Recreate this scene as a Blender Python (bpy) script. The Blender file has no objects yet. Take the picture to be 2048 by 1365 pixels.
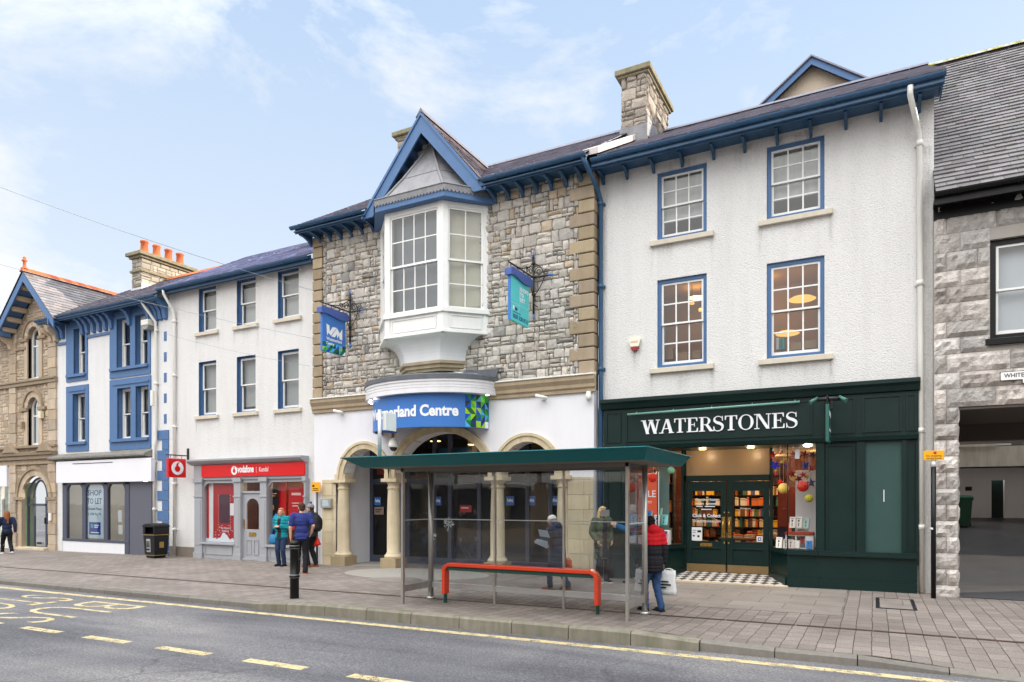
import bpy, bmesh, math, random
from mathutils import Vector, Matrix, noise as mnoise
from mathutils.geometry import tessellate_polygon

R = math.radians
rnd = random.Random(7)
scene = bpy.context.scene
COL = scene.collection

# ------------------------------------------------------------------ camera
CAM_Z = 1.84
YAW = R(27.9)
FPX = 1365.0
HORIZ = 1000.0
CS, SN = math.cos(YAW), math.sin(YAW)
cd = bpy.data.cameras.new("camera")
cd.sensor_width = 36.0
cd.lens = 36.0 * FPX / 2048.0
cd.shift_y = (HORIZ - 682.5) / 2048.0
cd.clip_end = 2000.0
cam = bpy.data.objects.new("camera", cd)
COL.objects.link(cam)
cam.location = (0, 0, CAM_Z)
cam.rotation_euler = (R(90), 0, YAW)
scene.camera = cam


def PX(u, Y):
 """world X of image column u on the facade-parallel plane at distance Y"""
 w = u - 1024.0
 return (w * CS - FPX * SN) * Y / (w * SN + FPX * CS)


def PZ(u, v, Y):
 w = u - 1024.0
 return CAM_Z + (HORIZ - v) * Y / (w * SN + FPX * CS)


def PG(u, v, h):
 """world X, Y of an image point on a level plane h below the eye"""
 w = u - 1024.0
 t = h / (v - HORIZ)
 return (w * CS - FPX * SN) * t, (w * SN + FPX * CS) * t


def gz(X):
 return 0.007 * min(X, 0.0)


# ------------------------------------------------------------------ colours / materials
def lin(c):
 out = []
 for x in c[:3]:
  x /= 255.0
  out.append(x / 12.92 if x <= 0.04045 else ((x + 0.055) / 1.055) ** 2.4)
 return (out[0], out[1], out[2], 1.0)


MATS = {}


class NT:
 def __init__(self, m):
  self.m = m
  self.t = m.node_tree
  self.n = self.t.nodes
  self.l = self.t.links

 def add(self, typ, **kw):
  nd = self.n.new(typ)
  for k, v in kw.items():
   setattr(nd, k, v)
  return nd

 def link(self, a, b):
  self.l.new(a, b)

 def math(self, op, a, b=None, clamp=False):
  nd = self.n.new("ShaderNodeMath")
  nd.operation = op
  nd.use_clamp = clamp
  for i, x in enumerate((a, b)):
   if x is None:
    continue
   if isinstance(x, (int, float)):
    nd.inputs[i].default_value = x
   else:
    self.l.new(x, nd.inputs[i])
  return nd.outputs[0]

 def mix(self, fac, a, b, blend="MIX"):
  nd = self.n.new("ShaderNodeMix")
  nd.data_type = "RGBA"
  nd.blend_type = blend
  for sock, x in ((nd.inputs["Factor"], fac), (nd.inputs["A"], a), (nd.inputs["B"], b)):
   pass
  ins = [s for s in nd.inputs if s.enabled or True]
  fs = nd.inputs[0]
  A = [s for s in nd.inputs if s.name == "A" and s.type == "RGBA"][0]
  B = [s for s in nd.inputs if s.name == "B" and s.type == "RGBA"][0]
  for s, x in ((fs, fac), (A, a), (B, b)):
   if isinstance(x, (int, float)):
    s.default_value = x
   elif isinstance(x, tuple):
    s.default_value = x
   else:
    self.l.new(x, s)
  return [o for o in nd.outputs if o.type == "RGBA"][0]

 def noise(self, scale, detail=3.0, rough=0.55, vec=None, dist=0.0):
  nd = self.n.new("ShaderNodeTexNoise")
  nd.inputs["Scale"].default_value = scale
  nd.inputs["Detail"].default_value = detail
  nd.inputs["Roughness"].default_value = rough
  nd.inputs["Distortion"].default_value = dist
  if vec is not None:
   self.l.new(vec, nd.inputs["Vector"])
  return nd.outputs["Fac"]

 def coord(self, scale=None, rot=None, loc=None):
  tc = self.n.new("ShaderNodeTexCoord")
  if scale is None and rot is None and loc is None:
   return tc.outputs["Object"]
  mp = self.n.new("ShaderNodeMapping")
  self.l.new(tc.outputs["Object"], mp.inputs["Vector"])
  if scale:
   mp.inputs["Scale"].default_value = scale
  if rot:
   mp.inputs["Rotation"].default_value = rot
  if loc:
   mp.inputs["Location"].default_value = loc
  return mp.outputs["Vector"]

 def ramp(self, fac, stops):
  nd = self.n.new("ShaderNodeValToRGB")
  self.l.new(fac, nd.inputs[0])
  e = nd.color_ramp.elements
  while len(e) < len(stops):
   e.new(0.5)
  for i, (p, c) in enumerate(stops):
   e[i].position = p
   e[i].color = c if len(c) == 4 else (c[0], c[1], c[2], 1)
  return nd.outputs[0]

 def bump(self, h, strength=0.4, dist=0.01, normal=None):
  nd = self.n.new("ShaderNodeBump")
  nd.inputs["Strength"].default_value = strength
  nd.inputs["Distance"].default_value = dist
  self.l.new(h, nd.inputs["Height"])
  if normal is not None:
   self.l.new(normal, nd.inputs["Normal"])
  return nd.outputs[0]


def newmat(name):
 m = bpy.data.materials.new(name)
 m.use_nodes = True
 nt = NT(m)
 b = m.node_tree.nodes.get("Principled BSDF")
 return m, nt, b


def mat(name, col, rough=0.6, spec=0.5, metal=0.0, var=0.12, vscale=4.0, bump=None, attr=False, streak=0.0, dirt=None, coat=0.0):
 """general painted / stone / metal surface: base colour, mottling, optional streaks, bump and per-face tint"""
 if name in MATS:
  return MATS[name]
 m, nt, b = newmat(name)
 base = lin(col)
 co = nt.coord()
 n1 = nt.noise(vscale, 4, 0.6, co)
 f = nt.math("MULTIPLY_ADD", n1, 2 * var)
 f.node.inputs[2].default_value = 1.0 - var
 rgb = nt.add("ShaderNodeRGB")
 rgb.outputs[0].default_value = base
 c = rgb.outputs[0]
 if attr:
  at = nt.add("ShaderNodeAttribute", attribute_name="Col")
  c = nt.mix(1.0, c, at.outputs["Color"], "MULTIPLY")
 comb = nt.add("ShaderNodeCombineXYZ")
 for i in range(3):
  nt.link(f, comb.inputs[i])
 c = nt.mix(1.0, c, comb.outputs[0], "MULTIPLY")
 if streak:
  sv = nt.coord(scale=(3.0, 3.0, 0.35))
  sn = nt.noise(1.6, 5, 0.65, sv)
  sm = nt.ramp(sn, [(0.42, (0, 0, 0)), (0.75, (1, 1, 1))])
  k = nt.math("MULTIPLY", sm, streak)
  c = nt.mix(k, c, lin(dirt or (120, 115, 105)))
 nt.link(c, b.inputs["Base Color"])
 rn = nt.math("MULTIPLY_ADD", n1, 0.2)
 rn.node.inputs[2].default_value = max(rough - 0.1, 0.02)
 nt.link(rn, b.inputs["Roughness"])
 b.inputs["Metallic"].default_value = metal
 b.inputs["Specular IOR Level"].default_value = spec
 if coat:
  b.inputs["Coat Weight"].default_value = coat
  b.inputs["Coat Roughness"].default_value = 0.1
 if bump:
  h = nt.noise(bump[0], 4, 0.6, co)
  nt.link(nt.bump(h, bump[1], bump[2]), b.inputs["Normal"])
 MATS[name] = m
 return m


def emis(name, col, strength):
 if name in MATS:
  return MATS[name]
 m, nt, b = newmat(name)
 b.inputs["Base Color"].default_value = lin(col)
 b.inputs["Emission Color"].default_value = lin(col)
 b.inputs["Emission Strength"].default_value = strength
 MATS[name] = m
 return m


def glassmat(name, tint=(235, 240, 240), refl=1.0, rough=0.02, milk=0.0):
 """thin pane: clear transmission with a fresnel reflection"""
 if name in MATS:
  return MATS[name]
 m, nt, b = newmat(name)
 nt.n.remove(b)
 out = [n for n in nt.n if n.type == "OUTPUT_MATERIAL"][0]
 tr = nt.add("ShaderNodeBsdfTransparent")
 tr.inputs[0].default_value = lin(tint)
 gl = nt.add("ShaderNodeBsdfGlossy")
 gl.inputs["Roughness"].default_value = rough
 lw = nt.add("ShaderNodeLayerWeight")
 fr = nt.math("MULTIPLY_ADD", nt.math("POWER", lw.outputs["Facing"], 4.0), 0.9)
 fr.node.inputs[2].default_value = 0.045
 wv = nt.noise(1.3, 2, 0.5, nt.coord())
 nt.link(nt.bump(wv, 0.06, 0.05), gl.inputs["Normal"])
 k = nt.math("MULTIPLY", fr, refl, True)
 mx = nt.add("ShaderNodeMixShader")
 nt.link(k, mx.inputs[0])
 nt.link(tr.outputs[0], mx.inputs[1])
 nt.link(gl.outputs[0], mx.inputs[2])
 last = mx.outputs[0]
 if milk:
  df = nt.add("ShaderNodeBsdfDiffuse")
  df.inputs[0].default_value = lin((170, 175, 180))
  dn = nt.noise(2.2, 5, 0.6, nt.coord())
  mk = nt.math("MULTIPLY", nt.ramp(dn, [(0.3, (0.3, 0.3, 0.3)), (0.75, (1, 1, 1))]), milk)
  m2 = nt.add("ShaderNodeMixShader")
  nt.link(mk, m2.inputs[0])
  nt.link(last, m2.inputs[1])
  nt.link(df.outputs[0], m2.inputs[2])
  last = m2.outputs[0]
 nt.link(last, out.inputs[0])
 MATS[name] = m
 return m


# ------------------------------------------------------------------ object helpers
def link(o, parent=None):
 COL.objects.link(o)
 if parent is not None:
  o.parent = parent
  o.matrix_parent_inverse = Matrix.Translation(-Vector(ORIG.get(parent.name, (0, 0, 0))))
  ORIG[o.name] = (0, 0, 0) if parent is None else (0, 0, 0)
 return o


ORIG = {}


def tag(o, label, cat, group=None, kind=None):
 if label:
  o["label"] = label
 if cat:
  o["category"] = cat
 if group:
  o["group"] = group
 if kind:
  o["kind"] = kind
 return o


def thing(name, label, cat, loc=(0, 0, 0), group=None):
 o = bpy.data.objects.new(name, None)
 COL.objects.link(o)
 o.empty_display_size = 0.2
 o.location = loc
 ORIG[o.name] = loc
 return tag(o, label, cat, group)


def copy_thing(root, dx=0, dy=0, dz=0, label=None):
 def rec(o, par):
  c = o.copy()
  COL.objects.link(c)
  if par is not None:
   c.parent = par
  for ch in [x for x in KIDS.get(o.name, [])]:
   rec(ch, c)
  return c
 c = rec(root, None)
 c.location = Vector(root.location) + Vector((dx, dy, dz))
 if label:
  c["label"] = label
 return c


KIDS = {}


class MB:
 """collects faces and links them as ONE mesh object"""

 def __init__(s):
  s.v, s.f, s.m, s.c, s.s = [], [], [], [], []

 def add(s, pts, faces, m=0, c=(1, 1, 1), smooth=False):
  o = len(s.v)
  s.v.extend([tuple(p) for p in pts])
  for fc in faces:
   s.f.append([o + i for i in fc])
   s.m.append(m)
   s.c.append(c)
   s.s.append(smooth)
  return s

 def quad(s, a, b, c_, d, m=0, c=(1, 1, 1)):
  return s.add([a, b, c_, d], [(0, 1, 2, 3)], m, c)

 def box(s, x0, x1, y0, y1, z0, z1, m=0, c=(1, 1, 1)):
  if x0 > x1: x0, x1 = x1, x0
  if y0 > y1: y0, y1 = y1, y0
  if z0 > z1: z0, z1 = z1, z0
  p = [(x0, y0, z0), (x1, y0, z0), (x1, y1, z0), (x0, y1, z0), (x0, y0, z1), (x1, y0, z1), (x1, y1, z1), (x0, y1, z1)]
  return s.add(p, [(0, 3, 2, 1), (4, 5, 6, 7), (0, 1, 5, 4), (1, 2, 6, 5), (2, 3, 7, 6), (3, 0, 4, 7)], m, c)

 def hexa(s, p, m=0, c=(1, 1, 1)):
  return s.add(p, [(0, 3, 2, 1), (4, 5, 6, 7), (0, 1, 5, 4), (1, 2, 6, 5), (2, 3, 7, 6), (3, 0, 4, 7)], m, c)

 def prism(s, poly, axis, a, b, m=0, c=(1, 1, 1), caps=True):
  """poly of 2-D points extruded between a and b along axis"""
  def mp(p, t):
   if axis == "y": return (p[0], t, p[1])
   if axis == "x": return (t, p[0], p[1])
   return (p[0], p[1], t)
  n = len(poly)
  pts = [mp(p, a) for p in poly] + [mp(p, b) for p in poly]
  fs = [(i, (i + 1) % n, n + (i + 1) % n, n + i) for i in range(n)]
  s.add(pts, fs, m, c)
  if caps:
   tri = tessellate_polygon([[Vector((p[0], p[1], 0)) for p in poly]])
   s.add(pts, [tuple(t) for t in tri] + [tuple(n + i for i in reversed(t)) for t in tri], m, c)
  return s

 def sheet(s, outer, holes, fn, m=0, c=(1, 1, 1)):
  """flat polygon with holes; fn maps (a, b) to a 3-D point"""
  loops = [[Vector((p[0], p[1], 0)) for p in outer]] + [[Vector((p[0], p[1], 0)) for p in h] for h in holes]
  flat = [p for l in loops for p in l]
  tri = tessellate_polygon(loops)
  return s.add([fn(p.x, p.y) for p in flat], [tuple(t) for t in tri], m, c)

 def wall(s, outer, holes, y, depth, m=0, mr=None, c=(1, 1, 1)):
  """facade sheet facing -Y with openings that have reveals"""
  s.sheet(outer, holes, lambda a, b: (a, y, b), m, c)
  for h in holes:
   n = len(h)
   for i in range(n):
    a, b = h[i], h[(i + 1) % n]
    s.quad((a[0], y, a[1]), (b[0], y, b[1]), (b[0], y + depth, b[1]), (a[0], y + depth, a[1]), m if mr is None else mr, c)
  return s

 def tube(s, pts, r, n=8, m=0, c=(1, 1, 1), caps=True, smooth=True):
  pts = [Vector(p) for p in pts]
  rs = r if isinstance(r, (list, tuple)) else [r] * len(pts)
  ring = []
  prev = None
  for i, p in enumerate(pts):
   if i == 0: d = pts[1] - p
   elif i == len(pts) - 1: d = p - pts[i - 1]
   else: d = (pts[i + 1] - p).normalized() + (p - pts[i - 1]).normalized()
   d.normalize()
   if prev is None:
    ref = Vector((0, 0, 1)) if abs(d.z) < 0.9 else Vector((1, 0, 0))
    a = d.cross(ref).normalized()
   else:
    a = (prev - d * prev.dot(d))
    a = a.normalized() if a.length > 1e-6 else d.orthogonal().normalized()
   prev = a
   b = d.cross(a)
   ring.append([p + (a * math.cos(2 * math.pi * k / n) + b * math.sin(2 * math.pi * k / n)) * rs[i] for k in range(n)])
  vs = [q for g in ring for q in g]
  fs = []
  for i in range(len(pts) - 1):
   for k in range(n):
    fs.append((i * n + k, i * n + (k + 1) % n, (i + 1) * n + (k + 1) % n, (i + 1) * n + k))
  s.add(vs, fs, m, c, smooth)
  if caps:
   s.add(ring[0], [tuple(reversed(range(n)))], m, c)
   s.add(ring[-1], [tuple(range(n))], m, c)
  return s

 def lathe(s, prof, cx, cy, n=20, m=0, c=(1, 1, 1), smooth=True, a0=0.0, a1=2 * math.pi):
  full = abs(a1 - a0 - 2 * math.pi) < 1e-6
  cols = n if full else n + 1
  vs, fs = [], []
  for (r, z) in prof:
   for k in range(cols):
    a = a0 + (a1 - a0) * k / n
    vs.append((cx + r * math.cos(a), cy + r * math.sin(a), z))
  for i in range(len(prof) - 1):
   for k in range(n):
    k2 = (k + 1) % cols
    fs.append((i * cols + k, i * cols + k2, (i + 1) * cols + k2, (i + 1) * cols + k))
  return s.add(vs, fs, m, c, smooth)

 def ball(s, ctr, rad, nu=14, nv=8, m=0, c=(1, 1, 1), rot=None, z0=-1.0):
  rx, ry, rz = rad if isinstance(rad, (list, tuple)) else (rad, rad, rad)
  vs, fs = [], []
  for j in range(nv + 1):
   t = -math.pi / 2 + math.pi * j / nv
   for k in range(nu):
    a = 2 * math.pi * k / nu
    p = Vector((rx * math.cos(t) * math.cos(a), ry * math.cos(t) * math.sin(a), rz * math.sin(t)))
    if rot is not None: p = rot @ p
    vs.append(p + Vector(ctr))
  for j in range(nv):
   for k in range(nu):
    fs.append((j * nu + k, j * nu + (k + 1) % nu, (j + 1) * nu + (k + 1) % nu, (j + 1) * nu + k))
  return s.add(vs, fs, m, c, True)

 def rcone(s, p0, r0, p1, r1, n=12, m=0):
  """tapered limb with round ends"""
  p0, p1 = Vector(p0), Vector(p1)
  d = (p1 - p0)
  L = d.length
  d = d / max(L, 1e-6)
  pts, rs = [], []
  for t in (-0.98, -0.8, -0.5, 0.0):
   pts.append(p0 + d * (t * r0)); rs.append(r0 * math.sqrt(max(0.0, 1 - t * t)))
  for t in (0.0, 0.5, 0.8, 0.98):
   pts.append(p1 + d * (t * r1)); rs.append(r1 * math.sqrt(max(0.0, 1 - t * t)))
  if L > 1e-4:
   return s.tube(pts, rs, n, m)
  return s.ball(p0, r0)

 def mesh(s, name, mats):
  me = bpy.data.meshes.new(name)
  me.from_pydata(s.v, [], s.f)
  for mm in (mats if isinstance(mats, (list, tuple)) else [mats]):
   me.materials.append(mm)
  n = len(me.polygons)
  me.polygons.foreach_set("material_index", s.m)
  me.polygons.foreach_set("use_smooth", s.s)
  if any(c != (1, 1, 1) for c in s.c):
   at = me.color_attributes.new("Col", "FLOAT_COLOR", "CORNER")
   buf = []
   for p, c in zip(me.polygons, s.c):
    buf.extend((c[0], c[1], c[2], 1.0) * p.loop_total)
   at.data.foreach_set("color", buf)
  else:
   at = me.color_attributes.new("Col", "FLOAT_COLOR", "CORNER")
   at.data.foreach_set("color", [1.0] * (4 * len(me.loops)))
  me.update()
  return me

 def build(s, name, mats, parent=None, bevel=0.0, label=None, fix=True):
  me = s.mesh(name, mats)
  if fix:
   bm = bmesh.new()
   bm.from_mesh(me)
   bmesh.ops.remove_doubles(bm, verts=bm.verts, dist=1e-5)
   bmesh.ops.recalc_face_normals(bm, faces=bm.faces)
   bm.to_mesh(me)
   bm.free()
  o = bpy.data.objects.new(name, me)
  COL.objects.link(o)
  if parent is not None:
   o.parent = parent
   L = Vector(ORIG.get(parent.name, (0, 0, 0)))
   o.matrix_parent_inverse = Matrix.Translation(-L)
   ORIG[o.name] = (0, 0, 0)
   KIDS.setdefault(parent.name, []).append(o)
  else:
   ORIG[o.name] = (0, 0, 0)
  if bevel:
   md = o.modifiers.new("bevel", "BEVEL")
   md.width = bevel
   md.segments = 2
   md.limit_method = "ANGLE"
   md.angle_limit = R(40)
  if label:
   o["label"] = label
  return o


def struct(name, mb, mats, bevel=0.0, fix=True):
 o = mb.build(name, mats, None, bevel, fix=fix)
 o["kind"] = "structure"
 return o


# ------------------------------------------------------------------ lettering
TMP = bpy.data.scenes.new("scratch")


def evaluated_mesh(ob):
 """mesh of ob with its modifiers applied, worked out in a scratch scene that holds nothing else"""
 TMP.collection.objects.link(ob)
 vl = TMP.view_layers[0]
 vl.update()
 me = bpy.data.meshes.new_from_object(ob.evaluated_get(vl.depsgraph), depsgraph=vl.depsgraph)
 TMP.collection.objects.unlink(ob)
 return me


def text_mesh(s, offset=0.0, extrude=0.004, res=3, spacing=1.0):
 cu = bpy.data.curves.new("t", "FONT")
 cu.body = s
 cu.offset = offset
 cu.extrude = extrude
 cu.resolution_u = res
 cu.space_character = spacing
 cu.align_x = "LEFT"
 ob = bpy.data.objects.new("t", cu)
 me = evaluated_mesh(ob)
 bpy.data.objects.remove(ob)
 bpy.data.curves.remove(cu)
 return me


def text(name, s, material, parent, fn, w=None, h=None, offset=0.0, depth=0.004, spacing=1.0, label=None, align="L"):
 """lettering fitted to width w and/or height h (metres); fn maps (x, y, z) of the lettering to the world"""
 me = text_mesh(s, offset, 0.5, spacing=spacing)
 xs = [v.co.x for v in me.vertices]
 ys = [v.co.y for v in me.vertices]
 x0, x1, y0, y1 = min(xs), max(xs), min(ys), max(ys)
 sx = w / (x1 - x0) if w else None
 sy = h / (y1 - y0) if h else None
 sx = sx or sy
 sy = sy or sx
 off = {"L": 0.0, "C": -0.5, "R": -1.0}[align] * (x1 - x0) * sx
 for v in me.vertices:
  v.co = fn((v.co.x - x0) * sx + off, (v.co.y - y0) * sy, depth * (0.5 + v.co.z))
 me.materials.clear()
 me.materials.append(material)
 me.name = name
 o = bpy.data.objects.new(name, me)
 COL.objects.link(o)
 if parent is not None:
  o.parent = parent
  o.matrix_parent_inverse = Matrix.Translation(-Vector(ORIG.get(parent.name, (0, 0, 0))))
  KIDS.setdefault(parent.name, []).append(o)
 ORIG[o.name] = (0, 0, 0)
 if label:
  o["label"] = label
 return o


def on_wall(x, y, z):
 """lettering facing the street, its lower left at x, z on plane y"""
 return lambda a, b, d: Vector((x + a, y - d, z + b))


def frame_fn(o, ax, up):
 """lettering on any plane: origin, writing direction and up direction"""
 o, ax, up = Vector(o), Vector(ax).normalized(), Vector(up).normalized()
 nn = ax.cross(up)
 return lambda a, b, d: o + ax * a + up * b + nn * d
# ------------------------------------------------------------------ materials
def roughcast(name, col, scale=26.0, strength=0.85, stain=0.14):
 m, nt, b = newmat(name)
 co = nt.coord()
 n0 = nt.noise(0.55, 5, 0.65, co)
 sv = nt.coord(scale=(2.2, 2.2, 0.22))
 n1 = nt.noise(1.5, 5, 0.65, sv)
 grime = nt.math("MULTIPLY", nt.ramp(n1, [(0.45, (0, 0, 0)), (0.8, (1, 1, 1))]), stain)
 c = nt.mix(nt.math("MULTIPLY", n0, 0.25), lin(col), lin((col[0] * .86, col[1] * .86, col[2] * .85)))
 c = nt.mix(grime, c, lin((150, 147, 140)))
 h1 = nt.noise(scale, 3, 0.5, co, 0.4)
 h2 = nt.noise(scale * 3.1, 2, 0.5, co)
 pit = nt.ramp(h1, [(0.3, (0.86, 0.86, 0.86)), (0.48, (1, 1, 1))])
 c = nt.mix(1.0, c, pit, "MULTIPLY")
 nt.link(c, b.inputs["Base Color"])
 b.inputs["Roughness"].default_value = 0.9
 b.inputs["Specular IOR Level"].default_value = 0.2
 hh = nt.math("ADD", h1, nt.math("MULTIPLY", h2, 0.3))
 nt.link(nt.bump(hh, strength, 0.035), b.inputs["Normal"])
 return m


M_ROUGH = roughcast("white_roughcast", (227, 226, 225), 36, 0.7)
M_ROUGH2 = roughcast("white_roughcast_smooth", (226, 226, 227), 34, 0.5, 0.14)
M_RENDER = mat("white_render", (224, 224, 229), 0.8, 0.25, var=0.05, vscale=1.2, bump=(30, 0.12, 0.01), streak=0.08, dirt=(165, 162, 155))
M_BEIGE = roughcast("beige_roughcast", (205, 190, 170), 30, 0.4, 0.2)
M_BLUE = mat("blue_paint", (76, 110, 154), 0.5, 0.35, var=0.16, vscale=6, bump=(40, 0.05, 0.004), streak=0.12, dirt=(120, 135, 160))
M_EAVE = mat("blue_gutter_paint", (46, 82, 116), 0.42, 0.4, var=0.24, vscale=3, bump=(18, 0.08, 0.006), streak=0.14, dirt=(110, 130, 150))
M_SASHBLUE = mat("window_blue_paint", (66, 102, 146), 0.45, 0.4, var=0.08, vscale=6)
M_WHITE = mat("white_gloss_paint", (232, 232, 230), 0.4, 0.4, var=0.05, vscale=6, streak=0.1, dirt=(170, 165, 155))
M_UPVC = mat("white_plastic", (222, 221, 215), 0.4, 0.4, var=0.06, vscale=3, streak=0.25, dirt=(150, 145, 132))
M_SILL = mat("painted_stone_sill", (205, 196, 180), 0.8, 0.3, var=0.1, vscale=8, bump=(40, 0.15, 0.005), streak=0.2, dirt=(140, 132, 118))
M_SAND = mat("sandstone", (166, 151, 131), 0.9, 0.2, var=0.2, vscale=3.5, bump=(45, 0.3, 0.008), attr=True, streak=0.3, dirt=(105, 96, 80))
M_PALESAND = mat("pale_sandstone", (204, 190, 162), 0.85, 0.2, var=0.22, vscale=3.0, bump=(50, 0.3, 0.006), attr=True, streak=0.35, dirt=(135, 115, 88))
M_STONE = mat("limestone_rubble", (207, 203, 198), 0.92, 0.2, var=0.26, vscale=13, bump=(36, 0.8, 0.02), attr=True, streak=.3, dirt=(122, 118, 114))
M_MORTAR = mat("mortar", (92, 87, 81), 0.95, 0.1, var=0.2, vscale=9, bump=(40, 0.4, 0.01))
M_HSTONE = mat("rock_faced_stone", (206, 202, 198), 0.92, 0.2, var=0.34, vscale=13, bump=(24, 0.9, 0.035), attr=True, streak=0.5, dirt=(104, 100, 96))
M_HMORTAR = mat("pale_mortar", (165, 160, 154), 0.95, 0.1, var=0.15, vscale=9, bump=(40, 0.3, 0.01))
M_SLATE = mat("roof_slate", (126, 124, 136), 0.55, 0.5, var=0.22, vscale=7, bump=(30, 0.3, 0.008), attr=True)
M_SLATE_LEAD = mat("roof_underlay", (40, 40, 44), 0.9, 0.2)
M_LEAD = mat("lead_sheet", (128, 128, 132), 0.5, 0.4, var=0.4, vscale=3, bump=(8, 0.3, 0.02), streak=0.5, dirt=(92, 92, 96))
M_DARKLEAD = mat("dark_lead", (92, 96, 104), 0.55, 0.4, var=0.25, vscale=4, bump=(10, 0.3, 0.02), streak=0.4, dirt=(60, 66, 62))
M_GREEN = mat("dark_green_paint", (15, 39, 37), 0.35, 0.3, var=0.14, vscale=3, bump=(25, 0.06, 0.004))
M_GREEN_LT = mat("frosted_green_panel", (52, 78, 75), 0.4, 0.3, var=0.1, vscale=5)
M_GREYPAINT = mat("grey_shopfront_paint", (158, 160, 166), 0.5, 0.4, var=0.06, vscale=4, streak=0.1, dirt=(120, 118, 115))
M_ANTHRA = mat("anthracite_frame", (72, 76, 92), 0.45, 0.4, var=0.08, vscale=4)
M_ANTHRA_P = mat("anthracite_panel", (92, 94, 106), 0.5, 0.35, var=0.07, vscale=3, bump=(20, 0.05, 0.004))
M_BLACK = mat("black_paint", (13, 13, 15), 0.4, 0.3, var=0.1, vscale=6)
M_IRON = mat("black_wrought_iron", (24, 24, 28), 0.5, 0.5, var=0.2, vscale=14, bump=(60, 0.2, 0.003))
M_RUST = mat("rusty_steel", (150, 92, 48), 0.85, 0.3, var=0.35, vscale=14)
M_STEEL = mat("brushed_steel", (190, 188, 184), 0.36, 0.5, metal=0.75, var=0.12, vscale=8, streak=0.3, dirt=(85, 80, 74))
M_TEAL = mat("teal_shelter_paint", (0, 98, 104), 0.35, 0.3, var=0.08, vscale=3, streak=0.06, dirt=(30, 80, 84))
M_SOFFIT = mat("shelter_soffit", (120, 115, 108), 0.7, 0.3, var=0.1)
M_RED = mat("red_bench_paint", (212, 60, 24), 0.35, 0.5, var=0.1, vscale=6, coat=0.25)
M_POST_GREEN = mat("green_post_paint", (18, 64, 56), 0.4, 0.5, var=0.1)
M_VRED = mat("bright_red_sign", (208, 14, 20), 0.35, 0.45, var=0.03, vscale=3)
M_SIGNBLUE = mat("blue_sign_panel", (58, 116, 192), 0.4, 0.4, var=0.06, vscale=1.5)
M_HOODBLUE = mat("purple_blue_hood", (70, 92, 158), 0.5, 0.4, var=0.08)
M_TURQ = mat("turquoise_board", (86, 204, 208), 0.45, 0.4, var=0.05)
M_LETWHITE = mat("white_lettering", (235, 236, 240), 0.5, 0.3, var=0.02)
M_LETNAVY = mat("navy_lettering", (24, 60, 120), 0.5, 0.3, var=0.02)
M_LETBLACK = mat("black_lettering", (20, 20, 22), 0.5, 0.3, var=0.02)
M_LETRED = mat("red_lettering", (190, 30, 36), 0.5, 0.3, var=0.02)
M_BRASS = mat("polished_brass", (196, 158, 84), 0.28, 0.5, metal=0.9, var=0.12, vscale=20)
M_KICK = mat("worn_brass_kickplate", (146, 122, 84), 0.4, 0.5, metal=0.6, var=0.12, vscale=12)
M_YELLOW = mat("yellow_plate", (232, 166, 22), 0.45, 0.4, var=0.04)
M_TERRA = mat("terracotta", (192, 106, 66), 0.8, 0.3, var=0.2, vscale=9, attr=True)
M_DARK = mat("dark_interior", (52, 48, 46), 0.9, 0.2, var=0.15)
M_ROOM = mat("room_plaster", (196, 194, 190), 0.9, 0.2, var=0.06)
M_WARMROOM = mat("warm_room_plaster", (186, 152, 112), 0.9, 0.2, var=0.08)
M_BLIND = mat("roller_blind", (214, 210, 204), 0.9, 0.2, var=0.04, vscale=2)
M_NETBLIND = mat("venetian_blind", (60, 64, 84), 0.7, 0.3, var=0.05)
M_CREAM = mat("cream_curtain", (234, 222, 198), 0.9, 0.2, var=0.06)
M_WOOD = mat("oak_shelf", (120, 82, 50), 0.6, 0.3, var=0.2, vscale=6)
M_DARKWOOD = mat("dark_shelf", (52, 40, 34), 0.6, 0.3, var=0.2, vscale=6)
M_PAPER = mat("white_paper", (228, 228, 230), 0.8, 0.2, var=0.03)
M_COLOURED = mat("printed_colour", (255, 255, 255), 0.6, 0.35, var=0.06, attr=True)
M_FOIL = mat("metallic_foil", (255, 255, 255), 0.25, 0.5, metal=0.5, var=0.05, attr=True)
M_RUBBERBLACK = mat("black_plastic", (22, 23, 26), 0.45, 0.35, var=0.12, vscale=5, bump=(60, 0.1, 0.003))
M_GOLD = mat("gold_trim", (170, 140, 80), 0.4, 0.5, metal=0.5)
M_DKGREENBIN = mat("green_bin_plastic", (22, 70, 52), 0.45, 0.4)
M_SKIN_CCTV = mat("dome_white", (225, 226, 222), 0.35, 0.5, var=0.04)

G_WIN = glassmat("window_glass", (225, 230, 232), 2.2)
G_SHOP = glassmat("shop_glass", (240, 241, 241), .7)
G_SHELTER = glassmat("shelter_glass", (204, 208, 210), 1.3, 0.02, 0.09)
G_DOOR = glassmat("door_glass", (190, 196, 205), 1.3)

E_WARM = emis("warm_lamp_glow", (255, 206, 120), 2.2)
E_WHITE = emis("cool_lamp_glow", (255, 250, 240), 3.0)


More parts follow.
